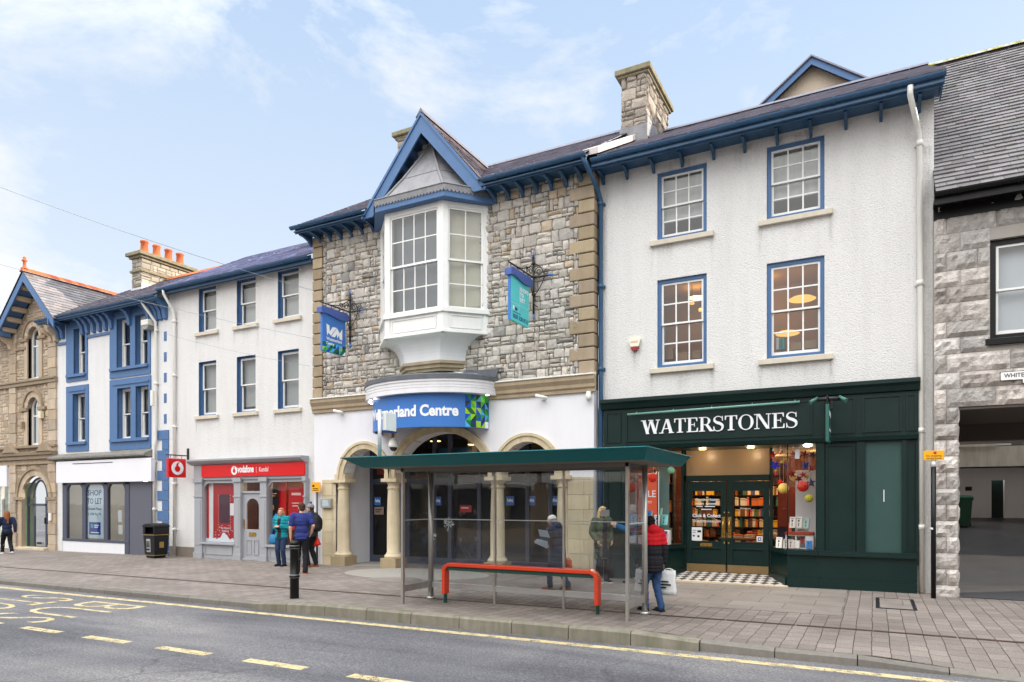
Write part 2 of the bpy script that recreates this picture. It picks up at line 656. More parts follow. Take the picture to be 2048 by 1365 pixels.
def m_stain():
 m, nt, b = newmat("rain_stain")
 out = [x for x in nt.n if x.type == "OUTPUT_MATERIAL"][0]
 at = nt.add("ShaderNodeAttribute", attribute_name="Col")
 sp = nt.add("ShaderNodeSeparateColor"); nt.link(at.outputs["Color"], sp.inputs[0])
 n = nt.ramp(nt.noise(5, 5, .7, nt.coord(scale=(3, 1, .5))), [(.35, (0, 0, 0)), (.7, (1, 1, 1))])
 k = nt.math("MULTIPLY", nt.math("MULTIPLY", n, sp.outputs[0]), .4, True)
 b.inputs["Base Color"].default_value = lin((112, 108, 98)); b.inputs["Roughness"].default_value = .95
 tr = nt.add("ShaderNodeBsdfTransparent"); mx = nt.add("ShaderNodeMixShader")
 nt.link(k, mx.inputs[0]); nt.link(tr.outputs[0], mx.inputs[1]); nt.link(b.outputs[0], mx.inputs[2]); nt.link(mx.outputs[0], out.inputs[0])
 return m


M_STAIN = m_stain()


# --- ground materials
def m_asphalt():
 m, nt, b = newmat("asphalt")
 co = nt.coord()
 big = nt.noise(0.22, 5, 0.6, co, 0.6)
 st = nt.noise(0.5, 5, 0.6, nt.coord(scale=(0.25, 1.6, 1)), 0.5)
 fine = nt.noise(34, 5, 0.85, co)
 grit = nt.noise(38, 2, 0.5, co)
 c = nt.ramp(nt.math("ADD", nt.math("MULTIPLY", big, 0.5), nt.math("MULTIPLY", st, 0.5)),
    [(0.38, lin((80, 80, 85))), (0.5, lin((101, 101, 105))), (0.62, lin((128, 126, 125)))])
 f = nt.ramp(fine, [(0.33, (0.4, 0.4, 0.41)), (0.5, (0.92, 0.92, 0.93)), (0.67, (1.8, 1.78, 1.75))])
 c = nt.mix(1.0, c, f, "MULTIPLY")
 vo = nt.add("ShaderNodeTexVoronoi")
 vo.inputs["Scale"].default_value = 9.0
 nt.link(co, vo.inputs["Vector"])
 sp = nt.ramp(vo.outputs["Distance"], [(0.05, (1, 1, 1)), (0.085, (0, 0, 0))])
 c = nt.mix(nt.math("MULTIPLY", sp, 0.5), c, lin((190, 186, 180)))
 # cracks
 cv = nt.add("ShaderNodeTexVoronoi", feature="DISTANCE_TO_EDGE")
 cv.inputs["Scale"].default_value = 0.28
 wob = nt.add("ShaderNodeTexNoise")
 wob.inputs["Scale"].default_value = 1.6
 wob.inputs["Detail"].default_value = 6
 nt.link(co, wob.inputs["Vector"])
 mixv = nt.add("ShaderNodeVectorMath", operation="MULTIPLY_ADD")
 nt.link(wob.outputs["Color"], mixv.inputs[0])
 mixv.inputs[1].default_value = (0.9, 0.9, 0)
 nt.link(co, mixv.inputs[2])
 nt.link(mixv.outputs[0], cv.inputs["Vector"])
 cr = nt.ramp(cv.outputs["Distance"], [(0.0, (1, 1, 1)), (0.012, (0, 0, 0))])
 gap = nt.ramp(nt.noise(0.35, 2, 0.5, co), [(0.5, (0, 0, 0)), (0.58, (1, 1, 1))])
 c = nt.mix(nt.math("MULTIPLY", nt.math("MULTIPLY", cr, gap), 0.45), c, lin((44, 44, 46)))
 nt.link(c, b.inputs["Base Color"])
 b.inputs["Roughness"].default_value = 0.75
 b.inputs["Specular IOR Level"].default_value = 0.3
 h = nt.math("ADD", fine, nt.math("MULTIPLY", grit, 0.6))
 nt.link(nt.bump(h, 0.7, 0.012), b.inputs["Normal"])
 return m


def m_pavers():
 m, nt, b = newmat("block_paving")
 co = nt.coord(rot=(0, 0, R(90)))
 wob = nt.add("ShaderNodeTexNoise")
 wob.inputs["Scale"].default_value = 2.5
 nt.link(co, wob.inputs["Vector"])
 mv = nt.add("ShaderNodeVectorMath", operation="MULTIPLY_ADD")
 nt.link(wob.outputs["Color"], mv.inputs[0])
 mv.inputs[1].default_value = (0.035, 0.035, 0)
 nt.link(co, mv.inputs[2])
 br = nt.add("ShaderNodeTexBrick")
 br.offset = 0.37
 br.inputs["Scale"].default_value = 1.0
 br.inputs["Brick Width"].default_value = 0.30
 br.inputs["Row Height"].default_value = 0.205
 br.inputs["Mortar Size"].default_value = 0.006
 br.inputs["Mortar Smooth"].default_value = 0.25
 br.inputs["Color1"].default_value = lin((118, 110, 105))
 br.inputs["Color2"].default_value = lin((138, 129, 123))
 br.inputs["Mortar"].default_value = lin((58, 53, 48))
 nt.link(mv.outputs[0], br.inputs["Vector"])
 co2 = nt.coord()
 big = nt.noise(0.5, 5, 0.62, co2, 0.4)
 fine = nt.noise(55, 3, 0.6, co2)
 # joints wash out where dirt fills them
 base = lin((127, 119, 113))
 keep = nt.ramp(nt.noise(0.23, 3, 0.5, co2), [(0.3, (0.75, 0.75, 0.75)), (0.6, (1, 1, 1))])
 c = nt.mix(keep, base, br.outputs["Color"])
 v = nt.ramp(big, [(0.28, (0.76, 0.75, 0.74)), (0.5, (1.0, 1.0, 1.0)), (0.75, (1.16, 1.15, 1.13))])
 c = nt.mix(1.0, c, v, "MULTIPLY")
 f = nt.ramp(fine, [(0.28, (0.72, 0.72, 0.72)), (0.7, (1.22, 1.22, 1.22))])
 c = nt.mix(1.0, c, f, "MULTIPLY")
 # chewing gum and spots
 vo = nt.add("ShaderNodeTexVoronoi")
 vo.inputs["Scale"].default_value = 2.3
 nt.link(co2, vo.inputs["Vector"])
 sp = nt.ramp(vo.outputs["Distance"], [(0.03, (1, 1, 1)), (0.055, (0, 0, 0))])
 c = nt.mix(nt.math("MULTIPLY", sp, 0.35), c, lin((190, 184, 176)))
 nt.link(c, b.inputs["Base Color"])
 b.inputs["Roughness"].default_value = 0.8
 b.inputs["Specular IOR Level"].default_value = 0.3
 hh = nt.math("ADD", nt.math("MULTIPLY", br.outputs["Fac"], -1.0), nt.math("MULTIPLY", fine, 0.35))
 nt.link(nt.bump(hh, 0.6, 0.012), b.inputs["Normal"])
 return m


def m_flags(name, w, h, c1, c2):
 m, nt, b = newmat(name)
 co = nt.coord()
 br = nt.add("ShaderNodeTexBrick")
 br.inputs["Scale"].default_value = 1.0
 br.inputs["Brick Width"].default_value = w
 br.inputs["Row Height"].default_value = h
 br.inputs["Mortar Size"].default_value = 0.006
 br.inputs["Color1"].default_value = lin(c1)
 br.inputs["Color2"].default_value = lin(c2)
 br.inputs["Mortar"].default_value = lin((74, 68, 62))
 nt.link(co, br.inputs["Vector"])
 big = nt.noise(0.9, 5, 0.65, co, 0.5)
 fine = nt.noise(60, 3, 0.6, co)
 c = nt.mix(1.0, br.outputs["Color"], nt.ramp(big, [(0.3, (0.78, 0.77, 0.76)), (0.7, (1.15, 1.14, 1.12))]), "MULTIPLY")
 c = nt.mix(1.0, c, nt.ramp(fine, [(0.3, (0.8, 0.8, 0.8)), (0.7, (1.15, 1.15, 1.15))]), "MULTIPLY")
 nt.link(c, b.inputs["Base Color"])
 b.inputs["Roughness"].default_value = 0.75
 hh = nt.math("ADD", nt.math("MULTIPLY", br.outputs["Fac"], -1.0), nt.math("MULTIPLY", fine, 0.3))
 nt.link(nt.bump(hh, 0.5, 0.01), b.inputs["Normal"])
 return m


def m_worn_paint():
 m, nt, b = newmat("worn_yellow_road_paint")
 co = nt.coord()
 n = nt.noise(6, 6, 0.7, co)
 n2 = nt.noise(60, 2, 0.6, co)
 out = [x for x in nt.n if x.type == "OUTPUT_MATERIAL"][0]
 s = nt.math("ADD", nt.math("MULTIPLY", n, 0.6), nt.math("MULTIPLY", n2, 0.4))
 k = nt.ramp(s, [(0.38, (0, 0, 0)), (0.5, (1, 1, 1))])
 c = nt.mix(nt.noise(1.3, 4, 0.6, co), lin((206, 192, 154)), lin((184, 166, 120)))
 nt.link(c, b.inputs["Base Color"])
 b.inputs["Roughness"].default_value = 0.7
 tr = nt.add("ShaderNodeBsdfTransparent")
 mx = nt.add("ShaderNodeMixShader")
 nt.link(k, mx.inputs[0])
 nt.link(tr.outputs[0], mx.inputs[1])
 nt.link(b.outputs[0], mx.inputs[2])
 nt.link(mx.outputs[0], out.inputs[0])
 return m


def m_checker():
 m, nt, b = newmat("checker_tiles")
 ck = nt.add("ShaderNodeTexChecker")
 ck.inputs["Scale"].default_value = 6.4
 ck.inputs["Color1"].default_value = lin((206, 200, 192))
 ck.inputs["Color2"].default_value = lin((62, 58, 62))
 nt.link(nt.coord(rot=(0, 0, R(45))), ck.inputs["Vector"])
 nt.link(ck.outputs[0], b.inputs["Base Color"])
 b.inputs["Roughness"].default_value = 0.5
 return m


M_ASPHALT = m_asphalt()
M_PAVERS = m_pavers()
M_FLAGS = m_flags("large_flagstones", 0.92, 0.62, (126, 119, 114), (137, 130, 124))
M_PAINT = m_worn_paint()
M_CHECK = m_checker()
M_KERB = mat("granite_kerb", (118, 114, 108), 0.85, 0.3, var=0.25, vscale=14, bump=(60, 0.3, 0.006), attr=True, streak=0.2, dirt=(70, 72, 60))
M_BUSKERB = mat("concrete_bus_kerb", (130, 125, 114), 0.85, 0.3, var=0.3, vscale=5, bump=(60, 0.3, 0.006), attr=True, streak=0.75, dirt=(84, 88, 62))
M_DRAIN = mat("rusty_drain", (72, 54, 46), 0.8, 0.3, var=0.3, vscale=20)
M_COBBLE = mat("pebble_roundel", (152, 148, 141), 0.8, 0.3, var=0.3, vscale=40, bump=(45, 0.8, 0.02))
# ------------------------------------------------------------------ ground
KY = 8.97      # kerb face


def raise_(X):
 """raised bus boarding kerb and the dropped crossing"""
 def ramp(a, b):
  return max(0.0, min(1.0, (X - a) / (b - a)))
 up = ramp(-10.3, -8.9) * (1 - ramp(-2.6, -1.7))
 dn = ramp(0.1, 1.15)
 return 0.075 * up - 0.085 * dn


def pz(X, Y):
 k = max(0.0, min(1.0, (10.4 - Y) / 1.4))
 return gz(X) + raise_(X) * k


def grid_sheet(mb, xs, ys, fz, m=0):
 n = len(ys)
 vs = [(x, y, fz(x, y)) for x in xs for y in ys]
 fs = []
 for i in range(len(xs) - 1):
  for j in range(n - 1):
   fs.append((i * n + j, (i + 1) * n + j, (i + 1) * n + j + 1, i * n + j + 1))
 mb.add(vs, fs, m)


def frange(a, b, s):
 n = max(1, int(round((b - a) / s)))
 return [a + (b - a) * i / n for i in range(n + 1)]


ROADD = 0.115
mb = MB()
mb.quad((-400, -400, -0.75), (400, -400, -0.75), (400, 400, -0.75), (-400, 400, -0.75))
struct("ground", mb, M_ASPHALT)

mb = MB()
grid_sheet(mb, [-70, -40, -20, -10, 0, 20, 45], [-6, 9.05], lambda x, y: gz(x) - ROADD)
struct("road", mb, M_ASPHALT)

mb = MB()
xs = [-70, -50] + frange(-40, -11, 1.0) + frange(-10.5, 2.5, 0.25) + [4, 8, 20, 45]
grid_sheet(mb, xs, [9.1, 9.35, 9.7, 10.0, 10.4, 12.0, 15.1, 17.9], pz)
struct("pavement", mb, M_PAVERS)

# large flagstones before the bookshop, sheet a few mm above the blocks
mb = MB()
grid_sheet(mb, [-5.55, -3, -0.45], [12.0, 13.5, 15.5], lambda x, y: gz(x) + 0.005)
struct("flagstone_path", mb, M_FLAGS)

# drain slot along the pavement
mb = MB()
x = -34.0
while x < 12:
 mb.quad((x, 10.78, gz(x) + 0.006), (x + 0.98, 10.78, gz(x + 0.98) + 0.006), (x + 0.98, 10.87, gz(x + 0.98) + 0.006), (x, 10.87, gz(x) + 0.006))
 x += 1.0
struct("pavement_drain", mb, M_DRAIN)

# pebble roundels before the arcade
mb = MB()
for (u, v, rx, ry) in ((735, 1128, 1.0, 0.75), (830, 1150, 2.1, 1.25), (790, 1162, 0.7, 0.5)):
 X, Y = PG(u, v, 1.94)
 n = 40
 vs = [(X + rx * math.cos(2 * math.pi * k / n), Y + ry * math.sin(2 * math.pi * k / n), 0) for k in range(n)]
 dz = 0.004 if rx > 0.8 else 0.008
 vs = [(a, b, gz(a) + dz) for a, b, _ in vs]
 mb.add(vs, [tuple(range(n))], 0 if rx > 0.8 else 1)
struct("pavement_roundels", mb, [M_COBBLE, M_FLAGS])

# kerb stones
mb = MB()
x = -45.0
while x < 14:
 L = 0.915
 a, b = x + 0.006, x + L - 0.006
 bus = -10.4 < x < -2.4
 t = rnd.uniform(0.85, 1.12)
 za, zb = gz(a) + raise_(a), gz(b) + raise_(b)
 y0 = KY - (0.05 if bus else 0.0)
 rr = 0.03
 prof_a = [(y0, gz(a) - 0.3), (y0 + 0.015, za - rr), (y0 + 0.015 + rr, za), (9.12, za), (9.12, gz(a) - 0.3)]
 prof_b = [(p, q + (zb - za) if i in (1, 2, 3) else q) for i, (p, q) in enumerate(prof_a)]
 vs = [(a, p, q) for p, q in prof_a] + [(b, p, q) for p, q in prof_b]
 mb.add(vs, [(0, 1, 6, 5), (1, 2, 7, 6), (2, 3, 8, 7), (3, 4, 9, 8), (0, 4, 3, 2, 1), (5, 6, 7, 8, 9)], 1 if bus else 0, (t, t, t))
 x += L
struct("kerb", mb, [M_KERB, M_BUSKERB])

# ---- road markings: sheets 4 mm above the asphalt
RZ = lambda x: gz(x) - ROADD + 0.004
mb = MB()
xs = frange(-40, 6, 0.5)
for a, b in zip(xs[:-1], xs[1:]):
 w = 0.02 * math.sin(a * 1.7)
 mb.quad((a, 8.56, RZ(a)), (b, 8.56, RZ(b)), (b, 8.72, RZ(b)), (a, 8.72, RZ(a)))
x = -12.0
k = 0
while x < 4:
 mb.quad((x, 5.9, RZ(x)), (x + 1.0, 5.9, RZ(x + 1)), (x + 1.0, 6.06, RZ(x + 1)), (x, 6.06, RZ(x)))
 x += 1.69
 k += 1
x = -12.0 - 1.69
while x > -30:
 mb.quad((x, 5.9, RZ(x)), (x + 1.0, 5.9, RZ(x + 1)), (x + 1.0, 6.06, RZ(x + 1)), (x, 6.06, RZ(x)))
 x -= 1.69
struct("road_markings", mb, M_PAINT)


def road_text(s, x0, y0, wid, hgt):
 fn = lambda a, b, d: Vector((x0 + b, y0 - a, RZ(x0 + b) + d * 0.2))
 o = text("road_lettering", s, M_PAINT, None, fn, wid, hgt, offset=-0.012, depth=0.002)
 o["kind"] = "structure"
 return o


road_text("BUS", -13.95, 8.25, 2.0, 1.75)
road_text("STOP", -16.2, 8.25, 2.1, 1.75)
# ------------------------------------------------------------------ masonry, slates, windows
def grey(lo, hi, warm=0.0):
 g = rnd.uniform(lo, hi)
 w = rnd.uniform(0, warm)
 return (g * (1 + w * 0.5), g, g * (1 - w))


def rubble_tint():
 k = rnd.random()
 g = rnd.uniform(0.7, 1.02)
 if k < 0.07: return (g * 0.88, g * 0.74, g * 0.58)
 if k < 0.12: return (g * 0.55, g * 0.55, g * 0.55)
 if k < 0.45: return (g, g * 0.96, g * 0.9)
 return (g, g * 0.98, g * 0.95)


def stone(mb, x0, x1, z0, z1, y, d, col, m=0, j=0.012, rough=0.012, axis="y"):
 """one roughly squared stone standing d proud of the joint plane y"""
 w, h = x1 - x0, z1 - z0
 ch = min(w, h) * 0.1
 ring = [(x0 + ch, z0), ((x0 + x1) / 2, z0), (x1 - ch, z0), (x1, z0 + ch), (x1, (z0 + z1) / 2), (x1, z1 - ch), (x1 - ch, z1), ((x0 + x1) / 2, z1),
   (x0 + ch, z1), (x0, z1 - ch), (x0, (z0 + z1) / 2), (x0, z0 + ch)]
 ring = [(a + rnd.uniform(-j, j), b + rnd.uniform(-j, j)) for a, b in ring]
 cx, cz = (x0 + x1) / 2, (z0 + z1) / 2
 n = len(ring)
 ins = min(0.022, min(w, h) * 0.16)
 P = []
 def mp(a, b, t):
  return (a, t, b) if axis == "y" else (t, a, b)
 sg = -1 if axis == "y" else 1
 for (a, b) in ring: P.append(mp(a, b, y))
 for (a, b) in ring:
  k1 = max(0.0, 1 - ins / max(abs(a - cx) + 1e-4, 1e-4)) if abs(a - cx) > ins else 0.5
  k2 = max(0.0, 1 - ins / max(abs(b - cz) + 1e-4, 1e-4)) if abs(b - cz) > ins else 0.5
  P.append(mp(cx + (a - cx) * k1, cz + (b - cz) * k2, y + sg * (d + rnd.uniform(-rough, rough) * 0.6)))
 # inner points give the face its hackle
 q = []
 for fx in (-0.25, 0.25):
  q.append(len(P))
  P.append(mp(cx + fx * w, cz + rnd.uniform(-0.15, 0.15) * h, y + sg * (d + rnd.uniform(0.0, rough * 1.8))))
 fs = []
 for i in range(n):
  k = (i + 1) % n
  fs.append((i, k, n + k, n + i))
 # ring indices 0..3 bottom, 4 right, 5..7 top, 8..11 left
 for i in range(n):
  k = (i + 1) % n
  mx = (ring[i][0] + ring[k][0]) / 2
  c = q[0] if mx < cx else q[1]
  fs.append((n + i, n + k, c))
 fs.append((n + 1, q[1], q[0]))
 fs.append((n + 7, q[0], q[1]))
 mb.add(P, fs, m, col)


def rubble(mb, x0, x1, z0, z1, y, inside=None, tint=rubble_tint, band=(0.17, 0.3), cell=(0.17, 0.42), d=(0.02, 0.05), g=0.011, m=0, axis="y", rough=0.02):
 z = z0
 def emit(a, b, c, e):
  if inside is None or inside((a + b) / 2, (c + e) / 2):
   stone(mb, a + g / 2, b - g / 2, c + g / 2, e - g / 2, y, rnd.uniform(*d), tint(), m, min(0.01, 0.07 * (e - c)), rough, axis)
 while z < z1 - 0.02:
  h = min(rnd.uniform(*band), z1 - z)
  if z1 - z - h < band[0] * 0.5: h = z1 - z
  x = x0 - rnd.uniform(0, 0.3) * 0
  while x < x1 - 0.01:
   w = min(rnd.uniform(*cell), x1 - x)
   if x1 - x - w < 0.12: w = x1 - x
   k = rnd.random()
   a, b, c, e = x, x + w, z, z + h
   s = c + h * rnd.uniform(0.35, 0.65)
   t = a + w * rnd.uniform(0.35, 0.65)
   if (k < 0.42 and w < h * 1.9) or h < .2:
    emit(a, b, c, e)
   elif k < 0.52 and w > h * .8:
    emit(a, b, c, s); emit(a, b, s, e)
   elif k < 0.6:
    emit(a, t, c, s); emit(t, b, c, s); emit(a, b, s, e)
   elif k < 0.76:
    emit(a, b, c, s); emit(a, t, s, e); emit(t, b, s, e)
   elif k < 0.88:
    emit(a, t, c, e); emit(t, b, c, s); emit(t, b, s, e)
   else:
    emit(a, t, c, s); emit(a, t, s, e); emit(t, b, c, e)
   x += w
  z += h


def block_face(mb, x0, x1, z0, z1, y, d, col, m=0, nx=6, nz=6, amp=0.05, axis="y", sg=-1):
 nx = int(nx * 1.6)
 """rock-faced block: chiselled edge, hackled face"""
 P, F = [], []
 seed = rnd.uniform(0, 100)
 for i in range(nx + 1):
  for k in range(nz + 1):
   fx, fz = i / nx, k / nz
   e = min(fx, 1 - fx, 1.0) * (x1 - x0)
   f = min(fz, 1 - fz) * (z1 - z0)
   edge = min(1.0, min(e, f) / 0.035)
   n = mnoise.fractal(Vector((fx * (x1 - x0) * 7 + seed, fz * (z1 - z0) * 7, seed)), 0.7, 2.3, 5)
   n = n if n < .15 else .15 + (n - .15) * .3
   t = y + sg * (d * 0.3 + edge * (d * 0.5 + amp * (0.45 + n)))
   a, b = x0 + fx * (x1 - x0), z0 + fz * (z1 - z0)
   P.append((a, t, b) if axis == "y" else (t, a, b))
 for i in range(nx):
  for k in range(nz):
   F.append((i * (nz + 1) + k, (i + 1) * (nz + 1) + k, (i + 1) * (nz + 1) + k + 1, i * (nz + 1) + k + 1))
 o = len(P)
 rim = [i * (nz + 1) for i in range(nx + 1)] + [nx * (nz + 1) + k for k in range(1, nz + 1)] + [i * (nz + 1) + nz for i in range(nx - 1, -1, -1)] + [k for k in range(nz - 1, 0, -1)]
 for r in rim:
  p = P[r]
  P.append((p[0], y, p[2]) if axis == "y" else (y, p[1], p[2]))
 for i in range(len(rim)):
  k = (i + 1) % len(rim)
  F.append((rim[i], rim[k], o + k, o + i))
 mb.add(P, F, m, col)


def slate_tint(lo=0.7, hi=1.25, hue=0.06):
 g = rnd.uniform(lo, hi)
 a = rnd.uniform(-hue, hue)
 return (g * (1 + a), g * (1 - abs(a) * 0.2), g * (1 - a))


def slates(mb, P0, U, V, L, H, w=0.3, gauge=0.2, tint=slate_tint, keep=None, m=0, t=0.012):
 """courses of slates: U along the eave, V up the slope (unit vectors)"""
 P0, U, V = Vector(P0), Vector(U).normalized(), Vector(V).normalized()
 N = U.cross(V).normalized()
 if N.z < 0: N = -N
 rows = int(math.ceil(H / gauge))
 for r in range(rows):
  s0 = r * gauge
  s1 = min((r + 1) * gauge + 0.04, H + 0.02)
  x = -w * (0.5 if r % 2 else 0.0)
  while x < L:
   ww = w * rnd.uniform(0.92, 1.08)
   a, b = max(0.0, x), min(L, x + ww)
   x += ww
   if b - a < 0.03: continue
   mid = P0 + U * ((a + b) / 2) + V * (s0 + gauge / 2)
   if keep is not None and not keep(mid): continue
   jl = rnd.uniform(-0.008, 0.008)
   l1 = t * rnd.uniform(0.8, 1.5)
   q = [P0 + U * (a + 0.003) + V * (s0 + jl), P0 + U * (b - 0.003) + V * (s0 + jl), P0 + U * (b - 0.003) + V * s1, P0 + U * (a + 0.003) + V * s1]
   top = [q[0] + N * (l1 + t), q[1] + N * (l1 + t * rnd.uniform(0.8, 1.3)), q[2] + N * t * 0.35, q[3] + N * t * 0.35]
   bot = [q[0] + N * (l1 * 0.3), q[1] + N * (l1 * 0.3), q[2], q[3]]
   mb.add(top + bot, [(0, 1, 2, 3), (0, 4, 5, 1), (1, 5, 6, 2), (3, 7, 4, 0)], m, tint())


def rect(x0, x1, z0, z1):
 return [(x0, z0), (x1, z0), (x1, z1), (x0, z1)]


def arch_pts(cx, hw, zs, rise, n=16):
 """points of an arch from right spring over the crown to left spring"""
 return [(cx + hw * math.cos(math.pi * k / n), zs + rise * math.sin(math.pi * k / n)) for k in range(n + 1)]


def sash_window(b, x0, x1, z0, z1, Y, recess=0.09, fw=0.075, cols=3, rows=2, frame_mat=None, split=0.5, sill=True, blind=None, blind_drop=1.0, room=None, sillmat=None,
    label=None, sill_over=0.16, room_depth=1.2, frame_name="frame", muntin=0.022, frame_top=True, sashw=0.045):
 """double-hung window: painted box frame, two white sashes, panes, sill, blind and a room lining"""
 fm = frame_mat or M_SASHBLUE
 yf = Y + recess
 w = MB()
 w.box(x0, x0 + fw, yf, yf + 0.12, z0, z1)
 w.box(x1 - fw, x1, yf, yf + 0.12, z0, z1)
 w.box(x0 + fw, x1 - fw, yf, yf + 0.12, z1 - fw, z1)
 w.box(x0 + fw, x1 - fw, yf - 0.01, yf + 0.12, z0, z0 + fw * 0.8)
 win = w.build("window", [fm], b, 0.004, label)
 a0, a1, c0, c1 = x0 + fw, x1 - fw, z0 + fw * 0.8, z1 - fw
 mid = c0 + (c1 - c0) * split
 for (lo, hi, yy, up) in ((mid - 0.02, c1, yf + 0.025, True), (c0, mid + 0.02, yf + 0.07, False)):
  s = MB()
  sw = sashw
  s.box(a0, a0 + sw, yy, yy + 0.04, lo, hi)
  s.box(a1 - sw, a1, yy, yy + 0.04, lo, hi)
  bot = 0.04 if up else 0.075
  top = sw if up else 0.04
  s.box(a0 + sw, a1 - sw, yy, yy + 0.04, lo, lo + bot)
  s.box(a0 + sw, a1 - sw, yy, yy + 0.04, hi - top, hi)
  g0, g1, h0, h1 = a0 + sw, a1 - sw, lo + bot, hi - top
  mu = muntin / 2
  for k in range(1, cols):
   xx = g0 + (g1 - g0) * k / cols
   s.box(xx - mu, xx + mu, yy + 0.006, yy + 0.034, h0, h1)
  for k in range(1, rows):
   zz = h0 + (h1 - h0) * k / rows
   s.box(g0, g1, yy + 0.008, yy + 0.032, zz - mu, zz + mu)
  so = s.build("sash", [M_WHITE], win)
  p = MB()
  p.quad((g0, yy + 0.02, h0), (g1, yy + 0.02, h0), (g1, yy + 0.02, h1), (g0, yy + 0.02, h1))
  p.build("pane", [G_WIN], win, fix=False)
 if sill:
  s = MB()
  s.prism([(Y - 0.09, z0 - 0.13), (Y + recess + 0.1, z0 - 0.13), (Y + recess + 0.1, z0 - 0.002), (Y - 0.02, z0 - 0.002), (Y - 0.09, z0 - 0.02)], "x", x0 - sill_over, x1 + sill_over)
  s.build("sill", [sillmat or M_SILL], win, 0.006)
 yb = yf + 0.2
 if blind is not None:
  s = MB()
  zb = c1 - (c1 - c0) * blind_drop
  s.box(a0 - 0.02, a1 + 0.02, yb, yb + 0.01, zb, c1 + 0.02)
  s.build("blind", [blind], win)
 s = MB()
 e = 0.6
 y2 = yf + 0.12 + room_depth
 s.quad((x0 - e, y2, z0 - e), (x1 + e, y2, z0 - e), (x1 + e, y2, z1 + e * .3), (x0 - e, y2, z1 + e * .3))
 s.quad((x0 - e, yf + .13, z0 - e), (x0 - e, y2, z0 - e), (x0 - e, y2, z1 + e * .3), (x0 - e, yf + .13, z1 + e * .3))
 s.quad((x1 + e, yf + .13, z0 - e), (x1 + e, y2, z0 - e), (x1 + e, y2, z1 + e * .3), (x1 + e, yf + .13, z1 + e * .3))
 s.quad((x0 - e, yf + .13, z0 - e), (x1 + e, yf + .13, z0 - e), (x1 + e, y2, z0 - e), (x0 - e, y2, z0 - e))
 s.quad((x0 - e, yf + .13, z1 + e * .3), (x1 + e, yf + .13, z1 + e * .3), (x1 + e, y2, z1 + e * .3), (x0 - e, y2, z1 + e * .3))
 s.build("room_lining", [room or M_ROOM], win, fix=False)
 return win


def gutter(b, x0, x1, Y, Z, mats, name="gutter", r=0.09, bracket=0.9):
 """half-round gutter with joints, on a fascia board"""
 g = MB()
 n = 8
 prof = [(Y + r + r * math.cos(math.pi + math.pi * k / n), Z + r * math.sin(math.pi + math.pi * k / n) * 1.0) for k in range(n + 1)]
 prof = [(p[0], p[1]) for p in prof]
 inner = [(Y + r + (r - 0.012) * math.cos(math.pi + math.pi * k / n), Z + (r - 0.012) * math.sin(math.pi + math.pi * k / n)) for k in range(n, -1, -1)]
 g.prism(prof + inner, "x", x0, x1)
 x = x0 + 0.4
 while x < x1 - 0.1:
  pr2 = [(Y + r + (r + 0.012) * math.cos(math.pi + math.pi * k / n), Z + (r + 0.012) * math.sin(math.pi + math.pi * k / n)) for k in range(n + 1)]
  pr2 = pr2 + [(Y + 2 * r, Z + 0.01), (Y, Z + 0.01)]
  g.prism(pr2, "x", x - 0.03, x + 0.03)
  x += bracket
 return g.build(name, mats, b)


def downpipe(b, pts, mats, r=0.045, name="downpipe", collars=()):
 d = MB()
 d.tube(pts, r, 10)
 for (x, y, z) in collars:
  d.tube([(x, y, z - 0.05), (x, y, z + 0.05)], r * 1.25, 10)
  d.box(x - r * 1.7, x + r * 1.7, y + r, y + r + 0.03, z - 0.03, z + 0.03)
 return d.build(name, mats, b)


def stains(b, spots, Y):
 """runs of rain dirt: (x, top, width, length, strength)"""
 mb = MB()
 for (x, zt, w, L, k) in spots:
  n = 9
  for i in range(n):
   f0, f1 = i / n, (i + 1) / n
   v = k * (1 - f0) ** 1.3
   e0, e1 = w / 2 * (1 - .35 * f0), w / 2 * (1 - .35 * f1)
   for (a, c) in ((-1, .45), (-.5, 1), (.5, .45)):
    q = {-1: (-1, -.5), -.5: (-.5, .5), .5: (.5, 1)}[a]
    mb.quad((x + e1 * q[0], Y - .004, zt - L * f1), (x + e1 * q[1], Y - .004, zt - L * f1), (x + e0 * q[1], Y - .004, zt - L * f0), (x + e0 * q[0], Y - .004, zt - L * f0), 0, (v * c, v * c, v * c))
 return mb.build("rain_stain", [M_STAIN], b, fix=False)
# ------------------------------------------------------------------ BOOKSHOP BUILDING (white roughcast, dark green shopfront)
SY = 15.7
bS = thing("shop_building", "white roughcast three storey building with blue eaves over dark green bookshop front", "building", (-2.4, SY, 0))
SX0, SX1 = -5.9, 1.05
SW = [(-4.47, -3.33, 7.9, 9.48), (-2.05, -0.905, 7.92, 9.5), (-4.47, -3.33, 4.92, 6.97), (-2.05, -0.905, 4.9, 6.97)]
mb = MB()
outer = [(SX0, -0.3), (-5.72, -0.3), (-5.72, 4.08), (0.76, 4.08), (0.76, -0.3), (SX1, -0.3), (SX1, 9.8), (SX0, 9.8)]
mb.wall(outer, [rect(*w) for w in SW], SY, 0.16)
mb.quad((SX1, SY, -0.3), (SX1, SY + 9, -0.3), (SX1, SY + 9, 9.8), (SX1, SY, 9.8))
mb.quad((SX0, SY, -0.3), (SX0, SY + 9, -0.3), (SX0, SY + 9, 9.8), (SX0, SY, 9.8))
mb.add([(SX1, SY, 9.8), (SX1, SY + 8.2, 9.8), (SX1, SY + 4.0, 12.4)], [(0, 1, 2)])
mb.build("wall", [M_ROUGH], bS, fix=False)
for i, w in enumerate(SW):
 top = i < 2
 sash_window(bS, *w, SY, 0.05, 0.085, 3, 2, M_SASHBLUE, blind=M_BLIND if top else None, blind_drop=0.72 if top else 0.3,
    room=M_ROOM if top else M_WARMROOM, label=None, muntin=0.03, room_depth=1.0 if top else 2.2)

